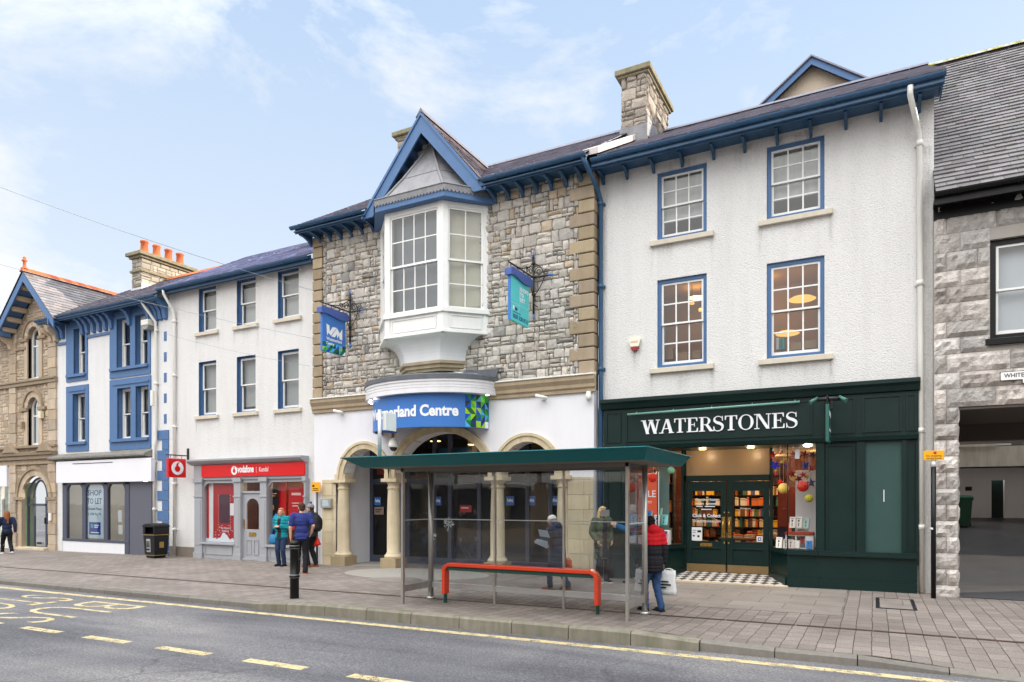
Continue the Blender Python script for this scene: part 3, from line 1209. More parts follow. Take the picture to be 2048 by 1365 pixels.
# eaves: fascia, soffit, brackets, gutter
GZS = 9.72
mb = MB()
mb.box(SX0 + 0.02, 1.16, 15.14, SY, GZS + 0.0, GZS + 0.03)            # soffit
mb.box(SX0 + 0.02, 1.16, 15.11, 15.14, GZS - 0.1, GZS + 0.1)          # fascia board
mb.box(1.13, 1.16, 15.14, SY, GZS - 0.1, GZS)
mb.build("soffit", [M_EAVE], bS)
gutter(bS, SX0 + 0.05, 1.2, 14.93, GZS + 0.1, [M_EAVE], r=0.085, bracket=0.95)
mb = MB()
mb.box(SX0 + 0.05, 1.18, 15.03, 15.11, GZS - 0.07, GZS - 0.03)
mb.box(SX0 + 0.05, 1.18, 15.05, 15.11, GZS - 0.03, GZS + 0.02)
mb.build("fascia_moulding", [M_EAVE], bS)
for u in (1208, 1255, 1308, 1365, 1428, 1490, 1555, 1622, 1692, 1762, 1838):
 x = PX(u, SY)
 mb = MB()
 pr = [(SY, GZS), (15.3, GZS), (15.3, GZS - 0.06), (15.42, GZS - 0.07), (15.54, GZS - 0.1), (15.62, GZS - 0.16), (15.65, GZS - 0.22), (SY, GZS - 0.24)]
 mb.prism(pr, "x", x - 0.03, x + 0.03)
 mb.build("eave_bracket", [M_EAVE], bS)
downpipe(bS, [(0.62, 15.02, 9.72), (0.62, 15.04, 9.55), (0.74, 15.45, 9.2), (0.8, 15.62, 9.0), (0.82, 15.62, 5.0), (0.84, 15.62, 0.02)], [M_UPVC], 0.052,
         collars=[(0.8, 15.62, 8.85), (0.81, 15.62, 6.1), (0.82, 15.62, 3.2), (0.83, 15.62, 1.3)])

# roof
mb = MB()
Rz = lambda y: 9.86 + (y - 15.0) * (12.55 - 9.86) / 4.7
mb.add([(-5.9, 15.0, 9.84), (1.2, 15.0, 9.84), (1.2, 19.7, 12.53), (-5.9, 19.7, 12.53), (-5.9, 24.5, 9.8), (1.2, 24.5, 9.8)], [(0, 1, 2, 3), (3, 2, 5, 4)], 1)
vv = Vector((0, 4.7, 2.69)).normalized()
slates(mb, (-5.7, 15.0, 9.86), (1, 0, 0), vv, 6.9, 5.4, 0.3, 0.2)
x = -5.5
while x < 1.2:
 mb.prism([(19.55, 12.53), (19.7, 12.66), (19.85, 12.53), (19.7, 12.6)], "x", x, min(x + 0.44, 1.2), 0, (0.8, 0.8, 0.85))
 x += 0.45
roofS = mb.build("roof", [M_SLATE, M_SLATE_LEAD], bS, fix=False)
# pale coping between the two roofs, flashed with lead
mb = MB()
for k in range(13):
 y0 = 15.15 + k * 0.35
 z0, z1 = Rz(y0) + 0.06, Rz(y0 + 0.34) + 0.06
 t = rnd.uniform(0.85, 1.15)
 mb.hexa([(-6.12, y0, z0), (-5.72, y0, z0), (-5.72, y0 + .34, z1), (-6.12, y0 + .34, z1), (-6.12, y0, z0 + .16), (-5.72, y0, z0 + .16), (-5.72, y0 + .34, z1 + .16), (-6.12, y0 + .34, z1 + .16)], 0, (t, t * .98, t * .96))
mb.build("coping", [mat("pale_coping", (200, 196, 194), 0.8, 0.3, var=0.25, vscale=7, attr=True, streak=0.35, dirt=(205, 160, 140))], bS, 0.01)
# party-wall chimney
mb = MB()
cx0, cx1, cy0, cy1 = -6.14, -5.42, 18.0, 20.2
mb.box(cx0 + .02, cx1 - .02, cy0 + .02, cy1 - .02, 11.2, 13.45, 1)
def ctint():
 g = rnd.uniform(0.42, 0.74)
 return (g, g * 0.92, g * 0.82)
rubble(mb, cx0, cx1, 11.75, 13.45, cy0 + .02, tint=ctint, band=(0.22, 0.36), cell=(0.25, 0.5), d=(0.01, 0.05))
rubble(mb, cy0, cy1, 11.75, 13.45, cx1 - .02, tint=ctint, band=(0.22, 0.36), cell=(0.25, 0.6), d=(0.01, 0.05), axis="x")
chS = mb.build("chimney", [M_STONE, M_MORTAR], bS)
mb = MB()
mb.box(cx0 - .14, cx1 + .14, cy0 - .14, cy1 + .14, 13.45, 13.6)
mb.box(cx0 - .08, cx1 + .08, cy0 - .08, cy1 + .08, 13.38, 13.45)
mb.build("chimney_cap", [mat("mossy_cap_stone", (140, 132, 108), 0.9, 0.2, var=0.25, vscale=8, bump=(40, 0.4, 0.01), streak=0.6, dirt=(86, 84, 62))], chS, 0.02)
mb = MB()
mb.lathe([(0.16, 13.6), (0.17, 13.7), (0.15, 13.74), (0.14, 13.86), (0.16, 13.88), (0.0, 13.9)], -5.78, 18.9, 16, 0, (1.0, 1.35, 1.5))
mb.build("chimney_pot", [M_TERRA], chS)
mb = MB()
mb.box(cx0 - .03, cx1 + .03, cy0 - .03, cy0 + 0.0, 11.5, 12.02)
mb.box(cx1, cx1 + .03, cy0, cy1, 11.7, 12.25)
mb.build("lead_flashing", [M_LEAD], chS)

# gable of the rear wing above the ridge
gy = 22.0
ax_, az_ = -1.6, 14.78
hw, hh = 1.62, 1.22
mb = MB()
mb.prism([(ax_ - hw + .15, az_ - hh - 1.6), (ax_ + hw - .15, az_ - hh - 1.6), (ax_ + hw - .15, az_ - hh), (ax_, az_ - .1), (ax_ - hw + .15, az_ - hh)], "y", gy, gy + 3.0)
rg = mb.build("rear_gable", [M_BEIGE], bS)
mb = MB()
for s in (-1, 1):
 a = [(ax_, az_), (ax_ + s * hw, az_ - hh), (ax_ + s * hw, az_ - hh - .2), (ax_, az_ - .21)]
 mb.prism(a, "y", gy - .28, gy - .23)
mb.build("bargeboard", [M_BLUE], rg)
mb = MB()
for s in (-1, 1):
 a = [(ax_, az_ + .05), (ax_ + s * (hw + .06), az_ - hh + .02), (ax_ + s * (hw + .06), az_ - hh - .03), (ax_, az_)]
 mb.prism(a, "y", gy - .34, gy + 3.2)
mb.build("gable_roof", [M_SLATE], rg)
mb = MB()
mb.prism([(ax_ + 1.0, az_ - .84 - .1), (ax_ + 1.28, az_ - 1.06), (ax_ + 1.28, az_ - 1.2), (ax_ + 1.0, az_ - 1.2)], "y", gy - .23, gy)
mb.build("purlin_end", [M_BLUE], rg)

# ------------------------------------------------ shopfront
FY = 15.56
mb = MB()
def panel(x0, x1, z0, z1, y=FY, w=0.035):
 """raised moulding round a field"""
 for (a, b, c, d) in ((x0, x1, z1 - w, z1), (x0, x1, z0, z0 + w), (x0, x0 + w, z0 + w, z1 - w), (x1 - w, x1, z0 + w, z1 - w)):
  mb.prism([(c, y), (c, y - .022), ((c + d) / 2, y - .03), (d, y - .022), (d, y)] if 0 else [(a, c), (b, c), (b, d), (a, d)], "y", y - .024, y)
XL, XR = -5.74, 0.78
# fascia
mb.box(XL, XR, FY, SY + 0.05, 3.06, 4.02)
mb.prism([(FY - .16, 4.2), (FY - .16, 4.15), (FY - .1, 4.1), (FY - .06, 4.0), (FY, 3.98), (FY, 4.2)], "x", XL - .05, XR + .03)
mb.box(XL - .05, XR + .03, FY - .16, SY, 4.2, 4.225)
mb.prism([(FY - .07, 3.12), (FY - .04, 3.04), (FY, 3.02), (FY, 3.15)], "x", -5.2, XR)
panel(-5.68, -5.3, 3.2, 3.93)
panel(-5.18, -1.12, 3.2, 3.93)
panel(-0.94, -0.32, 3.2, 3.93)
panel(-0.2, 0.5, 3.2, 3.93)
panel(0.57, 0.75, 3.2, 3.93)
# pilasters
for (a, b) in ((XL, -5.22), (-1.04, -0.9), (-0.3, -0.14), (0.5, 0.58), (0.74, XR)):
 mb.box(a, b, FY + .0, SY + .05, 0.55, 3.06)
mb.box(-0.9, -0.3, FY + .05, SY + .05, 0.5, 3.06)          # blind panel
mb.box(0.58, 0.74, FY + .05, SY + .05, 0.55, 3.06)
panel(-5.66, -5.3, 0.75, 2.95)
panel(-0.87, -0.33, 0.7, 2.98, FY + .05)
# stall risers, sill rail and plinth (right)
def riser(pts):
 """pts: plan polyline of the outer face"""
 for (p, q) in zip(pts[:-1], pts[1:]):
  (xa, ya), (xb, yb) = p, q
  d = Vector((xb - xa, yb - ya, 0)).normalized()
  nn = Vector((d.y, -d.x, 0))
  def slab(z0, z1, o):
   A = Vector((xa, ya, 0)) + nn * o - d * 0.0
   B = Vector((xb, yb, 0)) + nn * o
   A2, B2 = Vector((xa, ya, 0)) - nn * .08, Vector((xb, yb, 0)) - nn * .08
   mb.hexa([(A.x, A.y, z0), (B.x, B.y, z0), (B2.x, B2.y, z0), (A2.x, A2.y, z0), (A.x, A.y, z1), (B.x, B.y, z1), (B2.x, B2.y, z1), (A2.x, A2.y, z1)])
  slab(-0.1, 0.17, 0.055)
  slab(0.17, 0.2, 0.035)
  slab(0.2, 0.68, 0.0)
  slab(0.68, 0.74, 0.07)
  slab(0.74, 0.78, 0.04)
riser([(-2.06, 16.5), (-1.62, 15.62), (-1.0, FY), (0.76, FY)])
riser([(-5.22, FY), (-4.45, 15.62), (-4.04, 16.5)])
mb.box(-5.72, -5.22, FY - .03, SY, -0.1, 0.55)
# porch lintel / soffit and window heads
mb.box(-5.22, -1.04, FY + .02, 16.55, 3.02, 3.1)
shopfront = mb.build("shopfront", [M_GREEN], bS, 0.004)
mb = MB()
mb.box(-0.14, 0.5, FY + .06, FY + .1, 0.74, 3.03)
fw_ = mb.build("frosted_window", [M_GREEN_LT], shopfront)
mb = MB(); mb.box(.18, .195, FY + .05, FY + .06, 1.8, 2.04)
mb.build("print", [M_LETWHITE], shopfront)
# shop windows: front pane and splayed side pane each side
for pts in ([(-2.04, 16.46), (-1.62, 15.66), (-1.04, 15.61)], [(-5.22, 15.61), (-4.45, 15.66), (-4.06, 16.46)]):
 for p, q in zip(pts[:-1], pts[1:]):
  g = MB()
  g.quad((p[0], p[1], 0.79), (q[0], q[1], 0.79), (q[0], q[1], 3.02), (p[0], p[1], 3.02))
  g.build("shop_window", [G_SHOP], shopfront, fix=False)
 g = MB()
 g.tube([(pts[1][0], pts[1][1], 0.78), (pts[1][0], pts[1][1], 3.02)], 0.014, 6)
 for e in (pts[0], pts[2]):
  g.box(e[0] - .025, e[0] + .025, e[1] - .03, e[1] + .03, .78, 3.02)
 g.build("glazing_bar", [M_GREEN], shopfront)
# transom window above the doors
mb = MB()
DY = 16.55
mb.box(-4.06, -2.04, DY, DY + .08, 2.28, 2.42)
mb.box(-4.06, -4.0, DY, DY + .08, 0.0, 3.05)
mb.box(-2.1, -2.04, DY, DY + .08, 0.0, 3.05)
mb.build("door_frame", [M_GREEN], shopfront, 0.004)
mb = MB()
mb.box(-4.0, -2.1, DY + .03, DY + .05, 2.42, 3.02)
mb.build("transom_panel", [mat("cream_transom", (150, 128, 100), 0.35, 0.5, var=0.08, vscale=2)], shopfront)
# double door
def shopdoor(x0, x1, hand):
 d = MB()
 y0, y1 = DY - .01, DY + .05
 z0, z1 = 0.12, 2.27
 st = 0.125
 d.box(x0, x0 + st, y0, y1, z0, z1); d.box(x1 - st, x1, y0, y1, z0, z1)
 d.box(x0 + st, x1 - st, y0, y1, z1 - .2, z1)
 d.box(x0 + st, x1 - st, y0, y1, z0, z0 + .24)
 d.box(x0 + st, x1 - st, y0, y1, z0 + .58, z0 + .72)
 d.box(x0 + st, x1 - st, y0 + .025, y1, z0 + .24, z0 + .58)
 for (a, b, c, e) in ((x0 + st, x1 - st, z0 + .56, z0 + .59), (x0 + st, x1 - st, z0 + .235, z0 + .26), (x0 + st, x1 - st, z0 + .71, z0 + .735), (x0 + st, x1 - st, z1 - .225, z1 - .2)):
  d.box(a, b, y0 - .012, y0, c, e)
 o = d.build("door", [M_GREEN], bS, 0.003)
 g = MB(); g.quad((x0 + st, y0 + .03, z0 + .72), (x1 - st, y0 + .03, z0 + .72), (x1 - st, y0 + .03, z1 - .2), (x0 + st, y0 + .03, z1 - .2))
 g.build("pane", [G_SHOP], o, fix=False)
 k = MB(); k.box(x0 + .01, x1 - .01, y0 - .008, y0 + .002, z0 + .01, z0 + .19)
 k.build("kickplate", [M_KICK], o)
 h = MB()
 xh = x1 - .06 if hand > 0 else x0 + .06
 h.box(xh - .04, xh + .04, y0 - .006, y0, z0 + .82, z0 + 1.32)
 h.tube([(xh, y0 - .004, z0 + .9), (xh - .0, y0 - .06, z0 + .95), (xh, y0 - .075, z0 + 1.08), (xh, y0 - .06, z0 + 1.2), (xh, y0 - .004, z0 + 1.25)], 0.016, 8)
 h.ball((xh + .02 * hand, y0 - .01, z0 + 1.42), .02); h.ball((xh + .02 * hand, y0 - .01, z0 + .7), .02)
 h.build("handle", [M_BRASS], o)
 return o
dL = shopdoor(-3.99, -3.06, 1)
dR = shopdoor(-3.04, -2.11, -1)
mb = MB()
mb.box(-3.66, -3.38, DY - .02, DY - .008, 0.73, 0.81); mb.box(-3.63, -3.41, DY - .024, DY - .019, 0.755, 0.785)
mb.build("letterbox", [M_BRASS], dL)
gy_ = DY + .012
text("lettering", "Opening Hours", M_LETWHITE, dL, on_wall(-3.78, gy_, 1.80), 0.52, 0.075, offset=0.02, depth=.003)
mb = MB()
for (a, b, c) in ((0, .2, 1.73), (.24, .5, 1.73), (.02, .17, 1.67), (.22, .46, 1.67), (.14, .38, 1.60)):
 mb.box(-3.78 + a, -3.78 + b, gy_ - .003, gy_, c, c + .022)
mb.build("print", [M_LETWHITE], dL)
text("lettering", "Click & Collect", M_LETWHITE, dL, on_wall(-3.85, gy_, 1.42), 0.66, 0.085, offset=0.025, depth=.003)
text("lettering", "Waterstones.com", M_LETWHITE, dL, on_wall(-3.85, gy_, 1.30), 0.66, 0.07, depth=.003)
text("lettering", "Waterstones", M_LETWHITE, dR, on_wall(-2.75, gy_, 1.62), 0.24, 0.04, depth=.003)
def notice(x0, x1, z0, z1, y, label, lines, parent=None, m=None):
 n = MB()
 n.box(x0, x1, y, y + .004, z0, z1)
 o = n.build("notice", [m or M_PAPER])
 tag(o, label, "notice")
 for (a, b, c, d, mm) in lines:
  q = MB(); q.box(x0 + a * (x1 - x0), x0 + b * (x1 - x0), y - .002, y, z0 + c * (z1 - z0), z0 + d * (z1 - z0))
  q.build("print", [mm], o)
 return o
notice(-3.87, -3.62, .86, 1.18, DY + .005, "white notice taped inside the bottom of the left bookshop door", [(.1, .45, .75, .79, M_LETNAVY), (.1, .4, .6, .64, M_LETNAVY), (.55, .9, .62, .78, M_LETBLACK), (.12, .3, .3, .42, M_LETNAVY), (.55, .75, .25, .4, M_LETBLACK)])
notice(-2.38, -2.25, .87, 1.0, DY + .005, "small square sticker in the corner of the right bookshop door", [(.2, .8, .2, .35, M_LETNAVY), (.2, .35, .35, .8, M_LETNAVY), (.65, .8, .35, .8, M_LETNAVY), (.35, .65, .65, .8, M_LETNAVY)])
# porch floor
mb = MB()
mb.add([(-4.45, 15.55, 0.012), (-1.62, 15.55, 0.012), (-2.02, 16.54, 0.12), (-4.08, 16.54, 0.12)], [(0, 1, 2, 3)])
struct("porch_floor", mb, M_CHECK)
mb = MB()
mb.box(-4.45, -1.6, 15.44, 15.55, -0.05, 0.014)
struct("porch_step", mb, M_PALESAND)

# fascia lettering: cut serif capitals built from strokes
def serif_glyphs():
 T, t, s = 0.205, 0.085, 0.058       # thick, thin, serif
 G = {}
 def bar(x0, x1, y0, y1): return [(x0, y0), (x1, y0), (x1, y1), (x0, y1)]
 def diag(xb, xt, w, y0=0.0, y1=1.0): return [(xb, y0), (xb + w, y0), (xt + w, y1), (xt, y1)]
 def serif(xc, w, y): return [(xc - w / 2, y), (xc + w / 2, y), (xc + w / 2, y + s), (xc - w / 2, y + s)]
 G["W"] = (1.26, [diag(.34, .07, T), diag(.37, .6, t), diag(.86, .56, T), diag(.92, 1.12, t), serif(.14, .34, 1 - s), serif(.66, .34, 1 - s), serif(1.14, .28, 1 - s)])
 G["A"] = (.95, [diag(.1, .43, t), diag(.68, .4, T), bar(.24, .68, .3, .36), serif(.12, .3, 0), serif(.78, .34, 0)])
 G["T"] = (.82, [bar(.33, .5, 0, 1), bar(.03, .79, 1 - s, 1), [(.03, .72), (.08, .72), (.12, 1 - s), (.03, 1 - s)], [(.74, .72), (.79, .72), (.79, 1 - s), (.7, 1 - s)], serif(.415, .4, 0)])
 G["E"] = (.8, [bar(.14, .31, 0, 1), bar(.03, .72, 1 - s, 1), bar(.03, .76, 0, s), bar(.31, .56, .49, .54), bar(.52, .56, .38, .65), [(.67, .74), (.72, .74), (.72, 1 - s), (.62, 1 - s)], [(.66, s), (.76, s), (.76, .28), (.71, .28)]])
 def arcpoly(cx, cy, rx, ry, w0, w1, a0, a1, n=18):
  o, i = [], []
  for k in range(n + 1):
   a = a0 + (a1 - a0) * k / n
   w = w0 + (w1 - w0) * abs(math.cos(a))
   o.append((cx + rx * math.cos(a), cy + ry * math.sin(a)))
   i.append((cx + (rx - w) * math.cos(a), cy + (ry - (w0 * .9)) * math.sin(a)))
  return [[o[k], o[k + 1], i[k + 1], i[k]] for k in range(n)]
 G["R"] = (.9, [bar(.14, .31, 0, 1), bar(.03, .42, 1 - s, 1), bar(.31, .44, .44, .49), serif(.22, .38, 0), diag(.72, .42, T, 0, .47), serif(.84, .24, 0)] + arcpoly(.42, .72, .34, .28, .055, .16, -math.pi / 2, math.pi / 2))
 G["O"] = (1.0, arcpoly(.5, .5, .46, .52, .06, .17, 0, 2 * math.pi, 32))
 G["N"] = (1.02, [bar(.14, .2, 0, 1), diag(.72, .14, .2), bar(.82, .88, 0, 1), serif(.16, .3, 0), serif(.14, .3, 1 - s), serif(.85, .3, 1 - s)])
 pts = [(.62, .76), (.58, .9), (.4, .985), (.22, .96), (.12, .84), (.13, .7), (.25, .59), (.42, .52), (.56, .43), (.63, .3), (.6, .13), (.45, .015), (.25, .01), (.12, .1), (.08, .26)]
 wd = [.06, .06, .055, .06, .1, .15, .18, .19, .18, .15, .1, .06, .055, .06, .06]
 sm, sw = [], []
 for i in range(len(pts) - 1):
  p0, p1, p2, p3 = [Vector(pts[max(0, min(len(pts) - 1, i + k))]) for k in (-1, 0, 1, 2)]
  for q in range(4):
   u = q / 4
   sm.append(0.5 * ((2 * p1) + (p2 - p0) * u + (2 * p0 - 5 * p1 + 4 * p2 - p3) * u * u + (3 * p1 - p0 - 3 * p2 + p3) * u ** 3))
   sw.append(wd[i] * (1 - u) + wd[i + 1] * u)
 sm.append(Vector(pts[-1])); sw.append(wd[-1])
 polys = []
 L = []
 for i, p in enumerate(sm):
  d = (sm[min(i + 1, len(sm) - 1)] - sm[max(i - 1, 0)]).normalized()
  nrm = Vector((-d.y, d.x)) * sw[i] / 2
  L.append((p + nrm, p - nrm))
 for a, b in zip(L[:-1], L[1:]):
  polys.append([tuple(a[0]), tuple(b[0]), tuple(b[1]), tuple(a[1])])
 polys += [bar(.6, .64, .68, 1.0), bar(.06, .1, 0, .32)]
 G["S"] = (.74, polys)
 return G
GL = serif_glyphs()
word = "WATERSTONES"
adv = sum(GL[c][0] for c in word)
lx0, lx1, lz, lh = -4.80, -1.40, 3.37, 0.325
k = (lx1 - lx0) / adv
sg = thing("shop_sign", "large pale serif WATERSTONES letters on the dark green fascia", "shop sign", (-3.1, FY, 3.4))
x = lx0
for c in word:
 m_ = MB()
 for j, poly in enumerate(GL[c][1]):
  P = [(x + p[0] * k, lz + p[1] * lh) for p in poly]
  m_.prism(P, "y", FY - .03 - .0004 * (j % 12), FY - .004)
 m_.build("letter", [M_LETWHITE], sg)
 x += GL[c][0] * k
# light bar above the letters
mb = MB()
yb_ = FY - .14
mb.tube([(-5.1, yb_, 3.84), (-1.36, yb_, 3.89)], 0.024, 8)
for i in range(5):
 xx = -4.9 + i * .86
 mb.tube([(xx, yb_, 3.85 + .013 * (xx + 5.1)), (xx, FY - .02, 3.9 + .013 * (xx + 5.1))], 0.011, 6)
o = mb.build("sign_light", [mat("pale_green_metal", (112, 160, 146), 0.4, 0.5, var=0.08)])
tag(o, "long pale green light bar mounted above the WATERSTONES letters", "sign light")
# projecting hanging sign with spots
ps = thing("projecting_sign", "thin green sign hanging edge-on from a black bracket beside the bookshop fascia", "hanging sign", (-0.78, 15.4, 3.7))
mb = MB(); mb.box(-0.83, -0.77, 14.72, 15.36, 2.98, 3.72)
mb.build("sign_board", [mat("sign_green", (40, 92, 84), 0.4, 0.5, var=0.06)], ps, 0.006)
mb = MB(); mb.tube([(-0.8, FY, 3.86), (-0.8, 14.66, 3.86)], .022, 8); mb.tube([(-1.02, 15.1, 3.87), (-0.56, 15.1, 3.87)], .04, 8)
mb.tube([(-0.8, 15.3, 3.72), (-0.8, 15.3, 3.86)], .012, 6); mb.tube([(-0.8, 14.8, 3.72), (-0.8, 14.8, 3.86)], .012, 6)
mb.box(-0.86, -0.74, FY - .03, FY, 3.72, 3.98)
mb.build("bracket", [M_IRON], ps)
for s in (-1, 1):
 mb = MB(); mb.tube([(-0.8 + s * .2, 15.1, 3.9), (-0.8 + s * .33, 15.0, 3.8)], [.028, .045], 10)
 mb.build("spotlight", [mat("sign_green2", (60, 110, 98), 0.4, 0.5)], ps)
mb = MB(); mb.box(-0.766, -0.764, 14.8, 15.3, 3.5, 3.6); mb.box(-0.766, -0.764, 14.8, 15.25, 3.2, 3.25)
mb.build("lettering", [M_LETWHITE], ps)
# burglar alarm
al = thing("burglar_alarm", "cream and red burglar alarm box on the white roughcast wall", "alarm box", (PX(1271, SY), SY, PZ(1271, 690, SY)))
ax0, azc = PX(1271, SY), PZ(1271, 690, SY)
mb = MB()
mb.prism([(ax0 - .15, azc + .11), (ax0 - .09, azc + .15), (ax0 + .09, azc + .15), (ax0 + .15, azc + .11), (ax0 + .1, azc - .06), (ax0 - .1, azc - .06)], "y", SY - .09, SY - .01)
mb.build("case", [mat("cream_plastic", (230, 224, 204), 0.4, 0.4, var=0.03)], al, 0.01)
mb = MB()
mb.prism([(ax0 - .1, azc - .065), (ax0 + .1, azc - .065), (ax0 + .06, azc - .15), (ax0 - .06, azc - .15)], "y", SY - .09, SY - .01)
mb.build("strobe", [mat("dark_red_lens", (150, 22, 40), 0.25, 0.5)], al, 0.006)
text("lettering", "KINGS", M_LETRED, al, on_wall(ax0 - .085, SY - .091, azc + .03), .17, .04, depth=.002)

sp_ = []
for (a, b_, c, d) in SW:
 sp_ += [(a - .13, c - .13, .12, rnd.uniform(.5, 1.0), .9), (b_ + .12, c - .13, .13, rnd.uniform(.6, 1.1), .9), ((a + b_) / 2 + rnd.uniform(-.4, .4), c - .13, .5, .5, .5)]
for i in range(16): sp_.append((rnd.uniform(-5.7, .7), 9.66, rnd.uniform(.15, .5), rnd.uniform(.5, 1.4), rnd.uniform(.25, .6)))
sp_ += [(-5.75, 9.6, .2, 5, .6), (.93, 8.8, .2, 5.5, .8), (-3.9, 4.62, .4, .4, .5), (-1.2, 4.7, .6, .45, .5), (ax0, azc - .1, .25, .7, .8)]  # dirt run right of the downpipe doubles as the pipe's painted shade
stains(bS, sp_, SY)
# ------------------------------------------------------------------ inside the bookshop
IX0, IX1, IY0, IY1, IZ = -5.75, 0.8, 15.75, 21.2, 3.06
mb = MB()
mb.quad((IX0, 16.6, .1), (IX1, 16.6, .1), (IX1, IY1, .1), (IX0, IY1, .1), 1)
mb.quad((IX0, IY0, IZ), (IX0, IY1, IZ), (IX1, IY1, IZ), (IX1, IY0, IZ), 2)
mb.quad((IX0, IY1, 0), (IX1, IY1, 0), (IX1, IY1, IZ), (IX0, IY1, IZ), 0)
mb.quad((IX0, IY0, 0), (IX0, IY1, 0), (IX0, IY1, IZ), (IX0, IY0, IZ), 0)
mb.quad((IX1, IY0, 0), (IX1, IY1, 0), (IX1, IY1, IZ), (IX1, IY0, IZ), 0)
mb.build("shop_interior", [mat("shop_wall_brown", (112, 62, 46), 0.8, 0.3, var=0.1), mat("shop_carpet", (92, 74, 62), 0.9, 0.2, var=0.15, vscale=9), mat("shop_ceiling", (206, 184, 150), 0.85, 0.2, var=0.04)], bS, fix=False)

COLS = {"orange": (200, 112, 60), "yellow": (232, 188, 60), "red": (184, 42, 40), "cream": (226, 212, 186), "pink": (222, 120, 130), "teal": (40, 120, 120),
  "blue": (46, 86, 160), "brown": (120, 78, 52), "white": (228, 226, 222), "green": (86, 120, 70)}
def lc(c):
 a = lin(c)
 return (a[0], a[1], a[2])
BOOKM = {}
def book_mesh(col):
 if col not in BOOKM:
  b = MB()
  c = lc(COLS[col])
  b.box(-.5, .5, -.5, .5, 0, 1, 0, c)
  b.box(-.5, .5, -.505, -.5, .72, .86, 0, (c[0] * .35 + .02, c[1] * .35 + .02, c[2] * .35 + .02))
  b.box(-.47, .47, -.49, .49, 1.0, 1.001, 0, (.8, .76, .66))
  BOOKM[col] = b.mesh("book", [M_COLOURED])
 return BOOKM[col]
NB = [0]
def book(x, y, z, w, d, h, col, label, group, rz=0.0, rx=0.0):
 o = bpy.data.objects.new("book", book_mesh(col))
 COL.objects.link(o)
 o.location = (x, y, z)
 o.scale = (w, d, h)
 o.rotation_euler = (rx, 0, rz)
 tag(o, label, "book", group)
 ORIG[o.name] = (0, 0, 0)
 return o

def bookcase(x0, x1, y, z0, z1, n, label, where, depth=.26, fill=.8, pal=None, face=-1):
 b = MB()
 m_ = M_DARKWOOD
 b.box(x0, x0 + .03, y, y + depth, z0, z1); b.box(x1 - .03, x1, y, y + depth, z0, z1)
 b.box(x0, x1, y + depth - .02, y + depth, z0, z1)
 hs = (z1 - z0) / n
 for k in range(n + 1):
  zz = z0 + k * hs
  b.box(x0 + .03, x1 - .03, y, y + depth - .02, zz - .012, zz + .012)
 o = b.build("bookcase", [m_])
 tag(o, label, "bookcase")
 pal = pal or list(COLS)
 for k in range(n):
  x = x0 + .05
  while x < x1 - .1:
   w = rnd.uniform(.04, .085) if rnd.random() < .8 else rnd.uniform(.12, .16)
   if x + w > x1 - .04: break
   if rnd.random() < fill:
    c = rnd.choice(pal)
    h = rnd.uniform(.62, .9) * hs * .95
    book(x + w / 2, y + .11, z0 + k * hs + .013, w - .004, .16, h, c, "small %s book on a shelf of the %s" % (c, where), "books on the %s" % where, 0, 0)
   x += w
 return o
WARMP = ["orange", "yellow", "brown", "brown", "cream", "pink", "teal", "cream", "brown", "green", "blue", "white"]
bookcase(-4.95, -3.95, 20.8, .1, 2.9, 9, "dark bookcase at the back of the shop seen through the left door pane", "back bookcase behind the left door", pal=WARMP)
bookcase(-3.65, -2.35, 20.8, .1, 2.9, 9, "dark bookcase at the back of the shop seen through the right door pane", "back bookcase behind the right door", pal=WARMP)
bookcase(-4.98, -4.42, 17.0, .1, 2.6, 7, "narrow bookcase beside the left display window just inside the porch", "narrow bookcase by the left display window", pal=["orange", "yellow", "brown", "cream"], fill=.9)

# display table behind the doors
tb = thing("display_table", "wooden display table of low book piles behind the right bookshop door", "table", (-2.9, 18.3, .1))
mb = MB(); mb.box(-3.5, -2.2, 17.9, 18.7, .82, .87); mb.build("table_top", [M_WOOD], tb, .004)
for sx in (-3.42, -2.28):
 for sy in (17.98, 18.62):
  mb = MB(); mb.box(sx - .03, sx + .03, sy - .03, sy + .03, .1, .82); mb.build("leg", [M_DARKWOOD], tb)
for i in range(5):
 for j in range(2):
  for q in range(rnd.randint(1, 3)):
   c = rnd.choice(["cream", "orange", "red", "yellow", "white"])
   o = book(-3.35 + i * .26, 18.1 + j * .4, .872 + q * .035, .19, .03, .26, c, "%s book lying flat in a low pile on the shop table" % c, "books lying on the display table", 0, R(-90))
   o.location.y += .13
   o.location.z += .016

# warm ceiling lamps (lit in the photograph)
def lamp(x, y, z, label, r=.09, power=0, mat_=None, group=None, col=(1.0, .72, .42)):
 l = MB()
 l.lathe([(0, z - .012), (r * .8, z - .012), (r, z)], x, y, 16)
 o = l.build("ceiling_lamp", [mat_ or E_WARM])
 tag(o, label, "ceiling lamp", group)
 if power:
  ld = bpy.data.lights.new("lamp_light", "POINT")
  ld.energy = power
  ld.color = col
  ld.shadow_soft_size = .08
  lo = bpy.data.objects.new("lamp_light", ld)
  COL.objects.link(lo)
  lo.location = (x, y, z - .12)
  lo.parent = o
  lo.matrix_parent_inverse = Matrix.Identity(4)
 return o
for (u, lab) in ((1407, "left of the two round downlights in the bookshop porch ceiling"), (1503, "right of the two round downlights in the bookshop porch ceiling")):
 x = PX(u, 16.2)
 lamp(x, 16.1, 3.015, lab, .085, 2.4)
lamp(-1.3, 16.6, 3.05, "small bright downlight at the top of the right display window", .05, 9, E_WHITE, col=(1, .86, .7))
lamp(-4.9, 16.4, 3.05, "warm downlight at the top of the left display window", .05, 10, col=(1, .85, .66))
